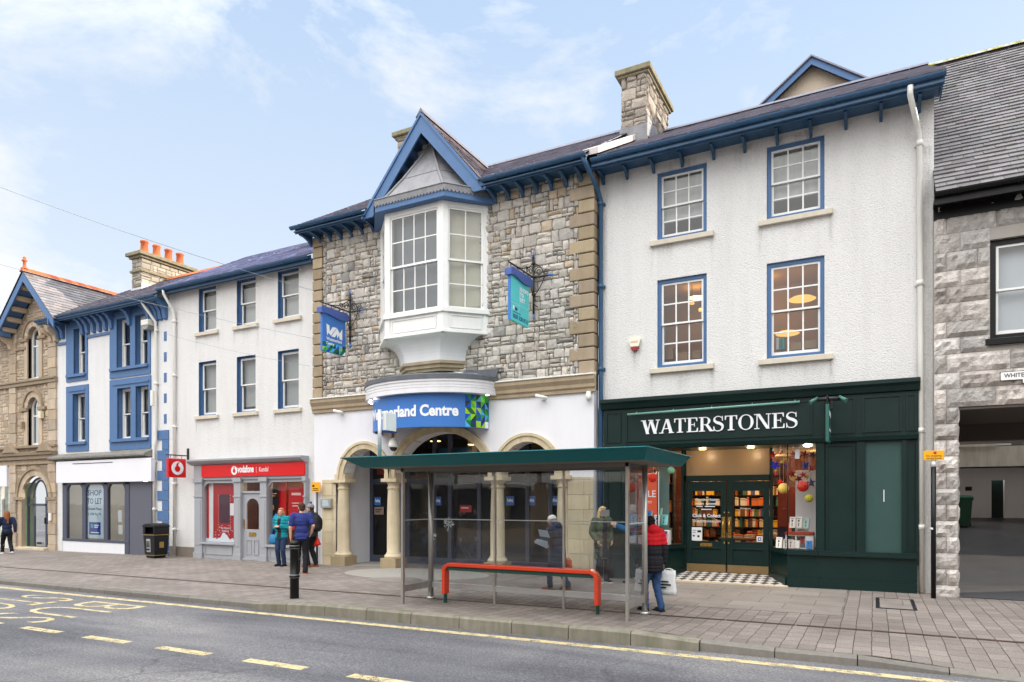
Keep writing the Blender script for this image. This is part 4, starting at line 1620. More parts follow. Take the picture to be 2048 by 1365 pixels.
for i, (x, y) in enumerate(((-3.3, 18.2), (-4.3, 19.9), (-2.6, 19.9), (-1.0, 18.6))):
 lamp(x, y, 3.05, ["ceiling lamp over the shop table", "ceiling lamp before the left back bookcase", "ceiling lamp before the right back bookcase", "ceiling lamp at the right end of the shop"][i], .12, (14, 15, 15, 16)[i], col=(1.0, .62, .3))

# ---- right display window: lanterns, stars, backdrops, books
for P in ([(-1.58, 15.7), (-1.04, 15.65), (-.95, 16.6), (-2.0, 16.6)], [(-5.2, 15.65), (-4.48, 15.7), (-4.1, 16.6), (-5.2, 16.6)]):
 mb = MB(); mb.prism(P, "z", .68, .775); mb.build("window_ledge", [M_DARKWOOD], bS)
def board(x0, x1, y, z0, z1, m_, name, label, cat, t=.02):
 b = MB(); b.box(x0, x1, y, y + t, z0, z1)
 b.box(x0 + .02, x1 - .02, y - .003, y, z0 + .02, z1 - .02)
 o = b.build(name, [m_], None, .004)
 return tag(o, label, cat)
board(-1.55, -0.98, 16.55, .78, 2.5, M_PAPER, "display_board", "tall white backing board at the right of the lantern window", "display board")
board(-2.0, -1.62, 17.2, 1.2, 2.1, mat("red_brown_board", (140, 60, 40), .7, .3), "backing_board", "red brown panel behind the yellow lantern", "display panel")
board(-2.05, -1.2, 17.6, .4, 1.25, mat("slate_blue_board", (64, 74, 100), .7, .3), "display_crate", "slate blue crate panel at the back of the lantern window", "display panel", .3)
def lantern(u, v, Y, r, c, label, rib=True):
 x, z = PX(u, Y), PZ(u, v, Y)
 t = thing("paper_lantern", label, "paper lantern", (x, Y, z), "paper lanterns hung in the shop windows")
 l = MB()
 n = 26
 vs, fs = [], []
 nv = 10
 for j in range(nv + 1):
  a = -math.pi / 2 + math.pi * j / nv
  for k in range(n):
   rr = r * (1.0 if k % 2 else .88) * max(math.cos(a), .02)
   vs.append((x + rr * math.cos(2 * math.pi * k / n), Y + rr * math.sin(2 * math.pi * k / n), z + r * math.sin(a)))
 for j in range(nv):
  for k in range(n):
   fs.append((j * n + k, j * n + (k + 1) % n, (j + 1) * n + (k + 1) % n, (j + 1) * n + k))
 l.add(vs, fs, 0, lc(c))
 l.build("paper_ball", [M_COLOURED], t)
 s = MB(); s.tube([(x, Y, z + r), (x, Y, 3.03)], .003, 4); s.build("string", [M_PAPER], t)
lantern(1567, 977, 15.95, .115, (236, 200, 100), "pale yellow paper lantern, the larger one at the left of the right window")
lantern(1606, 973, 16.0, .12, (216, 50, 34), "bright red honeycomb lantern in the right display window")
lantern(1618, 997, 15.9, .085, (206, 196, 60), "small lime yellow lantern, lowest in the right display window")
lantern(1588, 955, 16.2, .09, (234, 206, 130), "small cream lantern behind red stars in the right display window")
lantern(1307, 956, 15.95, .12, (226, 54, 34), "bright red lantern over the orange poster in the left window")
lantern(1342, 941, 16.1, .085, (130, 196, 168), "mint green lantern at the right of the left window")
def star(u, v, Y, r, c, cname, where):
 x, z = PX(u, Y), PZ(u, v, Y)
 a0 = rnd.uniform(0, 1.2)
 P = [(x + (r if k % 2 == 0 else r * .42) * math.sin(a0 + math.pi * k / 5), z + (r if k % 2 == 0 else r * .42) * math.cos(a0 + math.pi * k / 5)) for k in range(10)]
 b = MB()
 n = len(P)
 pts = [(p[0], Y, p[1]) for p in P] + [(x, Y - r * .22, z), (x, Y + r * .22, z)]
 b.add(pts, [(i, (i + 1) % n, n) for i in range(n)] + [((i + 1) % n, i, n + 1) for i in range(n)], 0, lc(c))
 b.tube([(x, Y, z + r * .4), (x, Y, 3.03)], .002, 4, 0, (.5, .5, .5))
 o = b.build("foil_star", [M_FOIL], None, fix=False)
 tag(o, "%s foil star hanging %s" % (cname, where), "foil star", "foil stars hung in the right display window")
for (u, v, r, c, cn, wh) in ((1546, 911, .085, (220, 60, 40), "bright red", "at the top left of the right window"), (1569, 917, .06, (232, 196, 60), "gold", "near the top of the right window"),
                          (1550, 931, .1, (60, 50, 190), "violet blue", "at the left edge of the right window"), (1587, 908, .07, (190, 50, 90), "deep pink", "under the right window head"),
                          (1608, 909, .085, (176, 30, 60), "crimson", "under the bright downlight"), (1611, 931, .095, (40, 90, 190), "large blue", "in the middle of the right window"),
                          (1621, 937, .085, (160, 30, 60), "dark red", "above the white board"), (1584, 949, .08, (150, 24, 50), "maroon", "in front of the cream lantern"),
                          (1606, 950, .07, (186, 30, 60), "crimson red", "left of the pale green star"), (1614, 954, .06, (190, 190, 80), "pale green", "above the red lantern"),
                          (1622, 966, .095, (40, 30, 110), "navy", "beside the red lantern"), (1598, 958, .075, (110, 30, 60), "plum", "above the red lantern's left side"),
                          (1562, 905, .05, (226, 90, 60), "small orange", "at the top of the splayed pane"), (1605, 918, .05, (226, 150, 60), "small amber", "below the crimson star"),
                          (1552, 948, .055, (214, 50, 70), "small rose red", "low at the left of the right window"), (1560, 964, .06, (214, 30, 30), "scarlet", "just above the yellow lantern"),
                          (1573, 933, .06, (70, 60, 170), "indigo", "beside the glazing bar"), (1625, 910, .08, (40, 40, 90), "dark navy", "at the top right corner of the window"),
                          (1552, 941, .04, (232, 206, 90), "small gold", "below the violet blue star"), (1563, 924, .04, (240, 220, 120), "tiny bright gold", "left of the glazing bar")):
 star(u, v, rnd.uniform(15.85, 16.15), r * 1.2, c, cn, wh)
# white tag in window
x = PX(1595, 15.75); z = PZ(1595, 908, 15.75)
mb = MB(); mb.box(x - .045, x + .045, 15.7, 15.705, z - .11, z + .1)
tag(mb.build("window_sticker", [M_PAPER]), "plain white upright sticker at the top of the right display window", "sticker")
# book display unit
un = thing("display_unit", "white cube shelf unit with red brown top in the right window", "display unit", (-1.3, 15.95, .78))
mb = MB()
ux0, ux1 = PX(1571, 15.9), PX(1627, 15.9)
for (a, b, c, d) in ((ux0, ux1, .78, .8), (ux0, ux1, 1.06, 1.08), (ux0, ux0 + .02, .8, 1.06), (ux1 - .16, ux1, .8, 1.06), ((ux0 + ux1) / 2 - .08, (ux0 + ux1) / 2 - .06, .8, 1.06)):
 mb.box(a, b, 15.9, 16.2, c, d)
mb.box(ux0, ux1, 16.19, 16.2, .8, 1.06)
mb.build("cabinet", [M_WHITE], un)
mb = MB(); mb.box(ux0 - .01, ux1, 15.88, 16.22, 1.08, 1.14); mb.build("table_top", [mat("red_brown_cloth", (150, 62, 42), .8, .2)], un, .004)
def dbook(u, v, Y, w, h, col, label, rz=-.35, rx=-.15, detail=True):
 x, z = PX(u, Y), PZ(u, v, Y)
 t = thing("display_book", label, "book", (0, 0, 0), "books stood up in the shop windows")
 b = MB()
 c = lc(col)
 b.box(-w / 2, w / 2, 0, .035, 0, h, 0, c)
 b.box(w / 2 - .002, w / 2 + .001, .004, .031, .006, h - .006, 0, (.75, .72, .64))
 if detail:
  b.box(-w * .15, w * .1, -.002, 0, h * .55, h * .72, 0, (.02, .02, .03))
  b.box(-w * .3, w * .3, -.002, 0, h * .82, h * .87, 0, (.1, .1, .14))
  b.box(-w * .1, w * .05, -.002, 0, h * .12, h * .45, 0, (.12, .12, .15))
 o = b.build("cover", [M_COLOURED], t)
 t.location = (x, Y, z)
 t.rotation_euler = (rx, 0, rz)
dbook(1584, 1056, 15.98, .13, .24, (222, 216, 204), "cream book, left of the pair on the red brown top")
dbook(1597, 1056, 15.98, .13, .24, (220, 214, 204), "cream book, right of the pair on the red brown top")
dbook(1611, 1057, 15.97, .13, .21, (170, 196, 190), "pale green book leaning at the right of the red brown top", -.5)
dbook(1557, 1096, 15.80, .13, .23, (224, 218, 208), "cream book, leftmost of the row on the right window ledge")
dbook(1571, 1097, 15.80, .12, .2, (214, 208, 198), "cream book with dark figure, second in the row on the right window ledge")
dbook(1581, 1097, 15.77, .13, .19, (226, 206, 202), "pinkish white book, third in the row on the right window ledge")
dbook(1592, 1097, 15.77, .13, .17, (228, 222, 214), "white book, fourth in the row on the right window ledge", detail=False)
dbook(1617, 1098, 15.76, .11, .17, (40, 130, 210), "bright blue book at the right end of the window ledge")
dbook(1579, 1078, 16.0, .1, .14, (90, 110, 120), "small grey blue book inside the white cube shelf")
dbook(1604, 1088, 15.95, .09, .16, (170, 50, 44), "small red book before the white cube shelf")
pb = board(PX(1590, 16.3), PX(1617, 16.3), 16.3, 1.22, 1.58, mat("printed_card", (206, 204, 206), .6, .3, var=.1), "display_card", "large tilted grey card with black print behind the books", "display card")
pb.rotation_euler = (-.02, 0.0, 0)
mb = MB()
xx = PX(1603, 16.28)
for k in range(4): mb.box(xx - .08, xx + .06, 16.292, 16.296, 1.28 + k * .07, 1.30 + k * .07)
mb.build("print", [M_LETBLACK], pb)
mb = MB(); mb.box(PX(1577, 16.1), PX(1583, 16.1), 16.1, 16.13, 1.14, 1.32)
tag(mb.build("display_card", [mat("orange_card", (226, 104, 50), .6, .3)]), "small orange card at the left of the red brown display top", "display card")
# framed picture at left
# left display window
sp_ = thing("sale_poster", "orange SALE poster hanging in the left display window", "poster", (-4.75, 15.85, 1.6))
x0, x1 = PX(1271, 15.9), PX(1318, 15.9)
z0, z1 = PZ(1300, 1041, 15.9), PZ(1300, 947, 15.9)
mb = MB(); mb.box(x0, x1, 15.9, 15.91, z0, z1, 1); mb.box(x0 + .02, x1 - .03, 15.895, 15.9, z0 + .02, z1 - .02)
mb.build("sheet", [mat("poster_orange", (222, 92, 60), .6, .3, var=.04), M_PAPER], sp_)
text("lettering", "SALE", M_LETWHITE, sp_, on_wall(x0 + .08, 15.894, z0 + .55), x1 - x0 - .16, .16, offset=.01, depth=.003)
text("lettering", "UP TO", M_LETWHITE, sp_, on_wall(x0 + .2, 15.894, z0 + .4), .2, .06, depth=.003)
board(PX(1318, 16.3), PX(1338, 16.3), 16.3, .8, 2.8, mat("pale_teal_board", (110, 140, 140), .7, .3), "display_board", "pale teal strip board beside the orange poster", "display board")
un2 = thing("book_stand", "white book stand at the right of the left display window", "book stand", (PX(1330, 15.9), 15.9, .78))
mb = MB(); a, b = PX(1318, 15.9), PX(1337, 15.9); mb.box(a, b, 15.88, 16.15, .78, .8); mb.box(a, b, 15.88, 16.15, 1.1, 1.12); mb.box(a, a + .015, 15.88, 16.15, .8, 1.1); mb.box(b - .015, b, 15.88, 16.15, .8, 1.1)
mb.build("cabinet", [M_WHITE], un2)
dbook(1297, 1040, 15.75, .15, .22, (60, 120, 180), "blue book below the orange poster")
dbook(1312, 1052, 15.76, .15, .26, (226, 226, 226), "white book with red band in the left window")
dbook(1327, 1050, 15.85, .16, .24, (110, 186, 184), "turquoise book on the white stand in the left window")
dbook(1318, 1030, 15.95, .12, .16, (120, 176, 160), "small mint book behind the white stand")
dbook(1322, 1085, 15.74, .1, .2, (226, 186, 40), "yellow book low on the left window ledge")
dbook(1331, 1086, 15.74, .1, .2, (206, 120, 170), "pink and violet book low on the left window ledge")
# first-floor rooms: lit pendant lamps and things on the sills
def pend(u, v, Y, r, label, h=.05, power=6, light_only_rim=False):
 x, z = PX(u, Y), PZ(u, v, Y)
 t = thing("pendant_lamp", label, "pendant lamp", (x, Y, z))
 l = MB(); l.lathe([(0, z - h * .2), (r * .9, z - h * .3), (r, z), (r * .7, z + h), (0.02, z + h * 1.3)], x, Y, 24)
 l.build("lamp_shade", [emis("amber_lampshade", (255, 196, 96), .42)], t)
 l = MB(); l.tube([(x, Y, z + h), (x, Y, z + 1.2)], .008, 6); l.build("cord", [M_BLACK], t)
pend(1604, 599, 16.9, .3, "wide glowing amber lamp shade behind the right first-floor window")
pend(1575, 668, 17.3, .27, "lower glowing lamp shade behind the right first-floor window")
pend(1384, 608, 17.0, .06, "small lit lamp at the upper right of the left first-floor window")
pend(1401, 622, 17.3, .05, "small lit lamp at the right edge of the left first-floor window")
def box_thing(u0, u1, v0, v1, Y, dep, m_, name, label, cat):
 b = MB(); b.box(PX(u0, Y), PX(u1, Y), Y, Y + dep, PZ(u0, v1, Y), PZ(u0, v0, Y))
 return tag(b.build(name, [m_], None, .006), label, cat)
M_CARD = mat("cardboard", (170, 136, 98), .85, .2, var=.08)
box_thing(1328, 1346, 697, 720, 16.05, .3, M_CARD, "cardboard_box", "cardboard box at the left end of the left first-floor sill", "box")
box_thing(1354, 1375, 706, 722, 16.05, .3, M_CARD, "cardboard_box", "low cardboard box in the middle of the left first-floor sill", "box")
box_thing(1384, 1402, 702, 718, 16.05, .3, M_CARD, "cardboard_box", "cardboard box at the right end of the left first-floor sill", "box")
box_thing(1581, 1603, 686, 701, 16.05, .3, M_CARD, "cardboard_box", "low cardboard box left of centre on the right first-floor sill", "box")
box_thing(1609, 1634, 682, 698, 16.05, .3, M_CARD, "cardboard_box", "cardboard box at the right end of the right first-floor sill", "box")
box_thing(1552, 1558, 676, 700, 16.05, .25, M_PAPER, "ring_binder", "white ring binder standing on the right first-floor sill", "ring binder")
box_thing(1559, 1563, 678, 700, 16.05, .25, mat("teal_card", (40, 140, 130), .6, .3), "ring_binder", "narrow teal ring binder beside the white one", "ring binder")
box_thing(1564, 1569, 674, 699, 16.05, .25, mat("teal_card2", (50, 150, 140), .6, .3), "ring_binder", "taller teal ring binder on the right first-floor sill", "ring binder")
lamp(-2.3, 17.2, 6.88, "flat ceiling light in the right first-floor room", .2, 2.2)
lamp(-3.9, 17.2, 6.88, "flat ceiling light in the left first-floor room", .2, 1.2)
# ------------------------------------------------------------------ STONE SHOPPING CENTRE BUILDING
WY = 15.45
WX0, WX1 = -14.95, -5.95
bW = thing("shopping_centre_building", "rubble stone building with white oriel window under a blue gable and arched ground floor", "building", (-10.5, WY, 0))
ZS = 2.45
ARCH = [(-13.01, .78, .86), (-10.385, 1.52, 1.22), (-7.745, .78, .86)]
poly = [(WX0, -.3), (-14.2, -.3), (-14.2, ZS)]
for (cx, hw, rise) in ARCH:
 poly += list(reversed(arch_pts(cx, hw, ZS, rise)))
poly += [(-6.62, ZS), (-6.62, -.3), (WX1, -.3), (WX1, 4.5), (WX0, 4.5)]
mb = MB()
mb.sheet(poly, [], lambda a, b: (a, WY, b))
n = len(poly)
for i in range(1, n - 4):
 a, b = poly[i], poly[i + 1]
 mb.quad((a[0], WY, a[1]), (b[0], WY, b[1]), (b[0], WY + .42, b[1]), (a[0], WY + .42, a[1]))
mb.quad((WX1, WY, -.3), (WX1, WY + .3, -.3), (WX1, WY + .3, 4.5), (WX1, WY, 4.5))
mb.quad((WX0, WY, -.3), (WX0, WY + .3, -.3), (WX0, WY + .3, 9.8), (WX0, WY, 9.8))
mb.quad((WX0, WY, 4.5), (WX1, WY, 4.5), (WX1, WY, 9.85), (WX0, WY, 9.85), 1)
mb.add([(-12.6, WY, 9.85), (-8.7, WY, 9.85), (-10.65, WY, 12.1)], [(0, 1, 2)], 1)
mb.quad((WX1, WY, 4.5), (WX1, WY + .3, 4.5), (WX1, WY + .3, 9.85), (WX1, WY, 9.85), 1)
# porch side walls and ceiling
mb.quad((-13.98, WY + .42, -.2), (-13.98, 16.9, -.2), (-13.98, 16.9, 4.2), (-13.98, WY + .42, 4.2))
mb.quad((-6.6, WY + .42, -.2), (-6.6, 16.9, -.2), (-6.6, 16.9, 4.2), (-6.6, WY + .42, 4.2))
mb.quad((-14.3, WY + .42, 4.2), (-6.3, WY + .42, 4.2), (-6.3, 16.9, 4.2), (-14.3, 16.9, 4.2))
mb.quad((-14.2, WY + .42, -.2), (-13.98, WY + .42, -.2), (-13.98, WY + .42, 2.45), (-14.2, WY + .42, 2.45))
mb.build("wall", [M_RENDER, M_MORTAR], bW, fix=False)
mb = MB()
rubble(mb, WX0 + .5, WX1 - .52, 4.86, 9.84, WY, d=(.015, .036))
rubble(mb, -12.6, -8.7, 9.84, 12.0, WY, inside=lambda x, z: z < 11.95 - abs(x + 10.65) * 1.18)
rubble(mb, WX0 + .38, WX0 + .5, 4.86, 9.84, WY, band=(.2, .3), cell=(.12, .13))
rubble(mb, WX1 - .52, WX1 - .38, 4.86, 9.84, WY, band=(.2, .3), cell=(.12, .13))
mb.build("stonework", [M_STONE], bW, fix=False)
# quoins
mb, mbr = MB(), MB()
z = 4.88
i = 0
while z < 9.7:
 h = .325
 L = .62 if i % 2 else .38
 t = rnd.uniform(.8, 1.1)
 c = (t, t * rnd.uniform(.96, 1.0), t * rnd.uniform(.88, 1.0))
 e = .045
 mbr.box(WX1 - L, WX1 + .03, WY - .06, WY + (.18 if i % 2 else .3), z + .012, z + h - .012, 0, c)
 t2 = t * rnd.uniform(.9, 1.1)
 mb.box(WX0 - .02, WX0 + (L if (i + 1) % 2 else .38) * (.95), WY - .06, WY + .2, z + .012, z + h - .012, 0, (t2, t2 * .97, t2 * .9))
 z += h
 i += 1
mb.build("quoins", [M_SAND], bW, 0.022)
mbr.build("quoins", [M_SAND], bW, 0.022)
# string course with lead cap
mb = MB()
for (a, b) in ((WX0 - .03, WX1 + .06),):
 mb.prism([(WY - .06, 4.44), (WY - .06, 4.52), (WY - .1, 4.56), (WY - .1, 4.64), (WY - .16, 4.74), (WY - .16, 4.84), (WY + .02, 4.84), (WY + .02, 4.44)], "x", a, b, 0, (1, .98, .92))
 mb.prism([(WY - .19, 4.84), (WY - .19, 4.87), (WY + .01, 4.92), (WY + .01, 4.84)], "x", a, b, 1)
mb.build("string_course", [M_SAND, M_UPVC], bW, .008)
# stone dado: left of the first column and right end
for (a, b, zt) in ((-14.62, -14.08, 2.44), (-6.62, WX1, 2.4)):
 mb = MB()
 z = -.2
 k = 0
 while z < zt - .02:
  h = min(.36, zt - z)
  x = a + (0 if k % 2 else -.0)
  while x < b - .01:
   w = min(.42 if (k + int(x * 3)) % 2 else .56, b - x)
   t = rnd.uniform(.9, 1.1)
   mb.box(x + .003, x + w - .003, WY - .022, WY - .0, z + .003, z + h - .003, 0, (t, t, t * .98))
   x += w
  z += h
  k += 1
 mb.build("stone_dado", [M_PALESAND], bW, .006)

# arches and columns
for (cx, hw, rise) in ARCH:
 mb = MB()
 for (o0, o1, y0, y1) in ((0.0, .15, WY - .05, WY + .3), (.15, .22, WY - .085, WY)):
  A = arch_pts(cx, hw + o1, ZS + .0, rise + o1, 24)
  B = arch_pts(cx, hw + o0, ZS + .0, rise + o0, 24)
  for k in range(24):
   t = rnd.uniform(.92, 1.06)
   q = [A[k], A[k + 1], B[k + 1], B[k]]
   mb.prism(q, "y", y0, y1, 0, (t, t, t * .97))
 mb.build("arch", [M_PALESAND], bW)
for cx in (-13.93, -12.08, -8.69, -6.79):
 g0 = gz(cx)
 cy = WY + .16
 c = MB()
 c.box(cx - .27, cx + .27, cy - .27, cy + .27, g0 - .1, g0 + .27, 0, (.62, .58, .52))
 c.lathe([(.25, g0 + .27), (.27, g0 + .31), (.25, g0 + .36), (.215, g0 + .38), (.215, g0 + .41), (.19, g0 + .44), (.192, g0 + 1.0), (.185, g0 + 1.6), (.165, 2.1), (.165, 2.14), (.185, 2.15), (.185, 2.19),
             (.165, 2.2), (.165, 2.27), (.21, 2.33), (.21, 2.34)], cx, cy, 24)
 c.box(cx - .27, cx + .27, cy - .25, cy + .25, 2.34, 2.44)
 c.box(cx - .2, cx + .2, WY - .03, WY + .36, 2.44, 2.6)
 c.build("column", [M_PALESAND], bW, .01)

# glazed porch wall
GYW = 16.85
def glazed(x0, x1, posts, z1=2.4, top=4.15):
 f = MB()
 for p in posts:
  f.box(p - .06, p + .06, GYW, GYW + .1, -.15, top)
 for a, b in zip(posts[:-1], posts[1:]):
  for (c, d) in ((-.15, .12), (z1 - .08, z1 + .08)):
   f.box(a + .06, b - .06, GYW + .005, GYW + .095, c, d)
 return f
posts = [-13.92, -12.95, -12.5, -11.55, -11.0, -10.0, -9.4, -8.45, -7.75, -6.7]
f = glazed(-13.95, -6.65, posts)
f.box(-12.95, -12.5, GYW + .01, GYW + .09, -.15, 4.15)
f.box(-9.4, -8.9, GYW + .01, GYW + .09, 2.45, 4.15)
porch = f.build("glazed_screen", [M_ANTHRA], bW, .004)
for a, b in zip(posts[:-1], posts[1:]):
 if abs(a + 12.95) < .01: continue
 g = MB(); g.quad((a + .06, GYW + .05, .12), (b - .06, GYW + .05, .12), (b - .06, GYW + .05, 2.32), (a + .06, GYW + .05, 2.32))
 g.quad((a + .06, GYW + .05, 2.48), (b - .06, GYW + .05, 2.48), (b - .06, GYW + .05, 4.15), (a + .06, GYW + .05, 4.15))
 g.build("pane", [G_DOOR], porch, fix=False)
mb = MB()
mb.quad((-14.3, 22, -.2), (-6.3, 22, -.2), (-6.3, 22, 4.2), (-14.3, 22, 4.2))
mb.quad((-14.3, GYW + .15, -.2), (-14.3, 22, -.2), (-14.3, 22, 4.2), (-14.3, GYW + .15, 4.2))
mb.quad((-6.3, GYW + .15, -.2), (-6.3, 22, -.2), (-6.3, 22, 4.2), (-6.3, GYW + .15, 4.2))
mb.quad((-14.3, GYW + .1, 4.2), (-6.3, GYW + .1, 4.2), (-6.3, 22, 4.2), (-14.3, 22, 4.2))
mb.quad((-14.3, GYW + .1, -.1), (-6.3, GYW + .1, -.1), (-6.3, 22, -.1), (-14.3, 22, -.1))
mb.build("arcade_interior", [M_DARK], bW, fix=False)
# inside: beige ceiling bulkhead with lamps, teal banner board
mb = MB(); mb.box(-11.2, -8.5, 18.2, 18.3, 2.9, 4.2)
mb.build("bulkhead", [M_WARMROOM], bW)
def elamp(u, v, Y, label, r=.12, power=10):
 x, z = PX(u, Y), PZ(u, v, Y)
 l = MB(); l.box(x - r, x + r, Y - .08, Y + .08, z - .01, z + .015)
 o = l.build("ceiling_lamp", [E_WARM]); tag(o, label, "ceiling lamp")
 if power:
  ld = bpy.data.lights.new("lamp_light", "POINT"); ld.energy = power; ld.color = (1, .82, .6); ld.shadow_soft_size = .1
  lo = bpy.data.objects.new("lamp_light", ld); COL.objects.link(lo); lo.location = (x, Y, z - .15); lo.parent = o; lo.matrix_parent_inverse = Matrix.Identity(4)
elamp(871, 883, 17.6, "long warm ceiling lamp seen through the middle arch", .14, 4)
elamp(942, 890, 17.6, "small warm ceiling lamp at the right of the middle arch", .06, 1.2)
elamp(1050, 935, 19.0, "small lamp inside behind the right arch doors", .05, 2)
bn = thing("hanging_banner", "teal banner board hung inside behind the middle arch", "banner", (-10.2, 17.1, 3))
x0, x1 = PX(872, 17.1), PX(943, 17.1)
mb = MB(); mb.box(x0, x1, 17.1, 17.13, PZ(900, 942, 17.1), PZ(900, 896, 17.1)); mb.build("board", [mat("teal_banner", (22, 104, 124), .5, .4, var=.06)], bn)
mb = MB()
for k, (a, b) in enumerate(((.15, .22), (.2, .4), (.32, .48))):
 mb.box(x0 + a * (x1 - x0), x0 + b * (x1 - x0), 17.095, 17.1, PZ(900, 912 - k * 3, 17.1), PZ(900, 909 - k * 3, 17.1))
mb.build("print", [M_LETNAVY], bn)
# blue stickers and notices on the doors
def wm_logo(parent, x, z, w, h, y, m_=None, fn=None):
 fn = fn or (lambda a, b, d: (x + a, y - d, z + b))
 P = [[(0, 1), (.2, 1), (.2, .45), (.42, 1), (.62, 1), (.25, 0), (.0, .0)], [(.66, 1), (.72, 1), (.98, .35), (.98, 1), (1.0, 1), (1, 0), (.82, 0), (.8, .35), (.62, 0), (.3, 0)]]
 P = [[(0, 1), (.18, .9), (.2, .42), (.38, .86), (.64, .9), (.28, .1), (.12, .3), (.06, .04), (.02, .3)], [(.66, .88), (.3, .06), (.52, .06), (.66, .36), (.68, .02), (.78, .3), (.84, 0), (1, 0), (1, .96), (.84, .5), (.74, .72)]]
 b = MB()
 for p in P:
  pts = [fn(a * w, c * h, .003) for a, c in p]
  tri = tessellate_polygon([[Vector((a, c, 0)) for a, c in p]])
  b.add(pts, [tuple(t) for t in tri])
 return b.build("logo", [m_ or M_LETWHITE], parent, fix=False)
for (u, lab) in ((755, "blue square centre sticker on the leftmost arcade door"), (797, "blue square centre sticker just right of the second column"), (875, "blue square centre sticker behind the shelter's left glass"),
                 (1020, "blue square centre sticker on the left door of the right arch"), (1062, "blue square centre sticker in the middle of the right arch"), (1108, "blue square centre sticker beside the last column")):
 Y = GYW + .03
 x = PX(u, Y); z = PZ(u, 1010, Y)
 t = thing("door_sticker", lab, "sticker", (x, Y, z), "blue stickers on the arcade doors")
 mb = MB(); mb.box(x - .13, x + .13, Y, Y + .006, z - .02, z + .24); mb.build("sheet", [M_SIGNBLUE], t)
 wm_logo(t, x - .09, z + .07, .18, .11, Y)
x = PX(757, GYW); z = PZ(757, 1022, GYW)
mb = MB(); mb.box(x - .18, x + .18, GYW + .02, GYW + .03, z - .12, z + .12); mb.box(x - .14, x + .1, GYW + .017, GYW + .02, z + .02, z + .05, 1); mb.box(x - .14, x + .05, GYW + .017, GYW + .02, z - .05, z - .02, 1)
tag(mb.build("notice", [mat("faded_notice", (150, 132, 122), .7, .3, var=.1), M_DARK]), "faded beige notice below the sticker on the leftmost arcade door", "notice")
x = PX(755, GYW)
mb = MB(); mb.box(-13.7, -13.05, GYW + .03, GYW + .04, 2.62, 2.9)
tag(mb.build("door_banner", [mat("dull_red", (130, 52, 46), .6, .3)]), "dull red strip banner over the leftmost arcade door", "banner")
x = PX(930, GYW)
mb = MB(); z = PZ(930, 1018, GYW); mb.box(x - .2, x + .2, GYW + .03, GYW + .035, z - .1, z + .1); mb.box(x - .14, x + .1, GYW + .026, GYW + .03, z + .01, z + .04, 1)
tag(mb.build("notice", [mat("red_notice", (176, 52, 48), .6, .3), M_LETWHITE]), "small red notice on the middle arcade door", "notice")
mb = MB(); x = PX(800, 17.3); mb.box(x - .2, x + .15, 17.3, 17.32, .1, 2.5)
tag(mb.build("pull_up_banner", [mat("blue_banner", (34, 110, 160), .5, .3, var=.2, vscale=1.5)]), "tall blue pull-up banner inside right of the second column", "banner")

# ------------------------------------------------ eaves, roof, gable
EZ = 9.78
GW = 1.92
GXC = -10.63
for (a, b) in ((WX0 - .22, GXC - GW + .05), (GXC + GW - .05, WX1 + .02)):
 mb = MB()
 mb.box(a, b, 14.92, WY, EZ, EZ + .03)
 mb.box(a, b, 14.89, 14.92, EZ - .06, EZ + .1)
 mb.box(a, b, 14.83, 14.89, EZ - .03, EZ + .0)
 mb.build("soffit", [M_EAVE], bW)
x = WX0 - .1
while x < WX1:
 if abs(x - GXC) > GW:
  mb = MB()
  mb.prism([(WY, EZ), (14.95, EZ), (14.95, EZ - .08), (15.15, EZ - .1), (15.32, EZ - .16), (15.4, EZ - .26), (WY, EZ - .28)], "x", x - .04, x + .04)
  mb.build("eave_bracket", [M_EAVE], bW)
 x += .4
gutter(bW, WX0 - .3, GXC - GW + .02, 14.72, EZ + .12, [M_EAVE], r=.085, bracket=1.0)
gutter(bW, GXC + GW, WX1 + .06, 14.72, EZ + .12, [M_EAVE], r=.085, bracket=1.0)
downpipe(bW, [(-6.0, 14.82, EZ + .08), (-5.93, 14.9, EZ - .1), (-5.84, 15.4, EZ - .5), (-5.83, 15.6, EZ - .7), (-5.83, 15.6, 5.0), (-5.83, 15.6, .0)], [M_EAVE], .055, collars=[(-5.83, 15.6, 9.0), (-5.83, 15.6, 7.0), (-5.83, 15.6, 5.0), (-5.83, 15.6, 2.7)])
WRz = lambda y: 9.9 + (y - 14.8) * .62
GZ_ = lambda x: 12.08 - abs(x - GXC) * 1.18
mb = MB()
mb.add([(WX0 - .2, 14.8, 9.88), (GXC - GW - .02, 14.8, 9.88), (GXC - .0, 18.32, 12.05), (GXC + GW + .02, 14.8, 9.88), (WX1, 14.8, 9.88), (WX1, 19.0, 12.48), (WX0 - .2, 19.0, 12.48)],
       [(0, 1, 2, 6), (2, 5, 6), (2, 3, 4, 5)], 1)
mb.quad((WX0 - .2, 19, 12.48), (WX1, 19, 12.48), (WX1, 24, 9.5), (WX0 - .2, 24, 9.5), 1)
slates(mb, (WX0 - .2, 14.8, 9.9), (1, 0, 0), Vector((0, 1, .62)).normalized(), WX1 - WX0 + .2, 4.95, .3, .2, keep=lambda p: p.z > GZ_(p.x) - .03)
x = WX0 - .2
while x < WX1 - .1:
 mb.prism([(18.85, 12.46), (19, 12.6), (19.15, 12.46), (19, 12.52)], "x", x, min(x + .44, WX1), 0, (.8, .8, .85))
 x += .45
mb.build("roof", [M_SLATE, M_SLATE_LEAD], bW, fix=False)
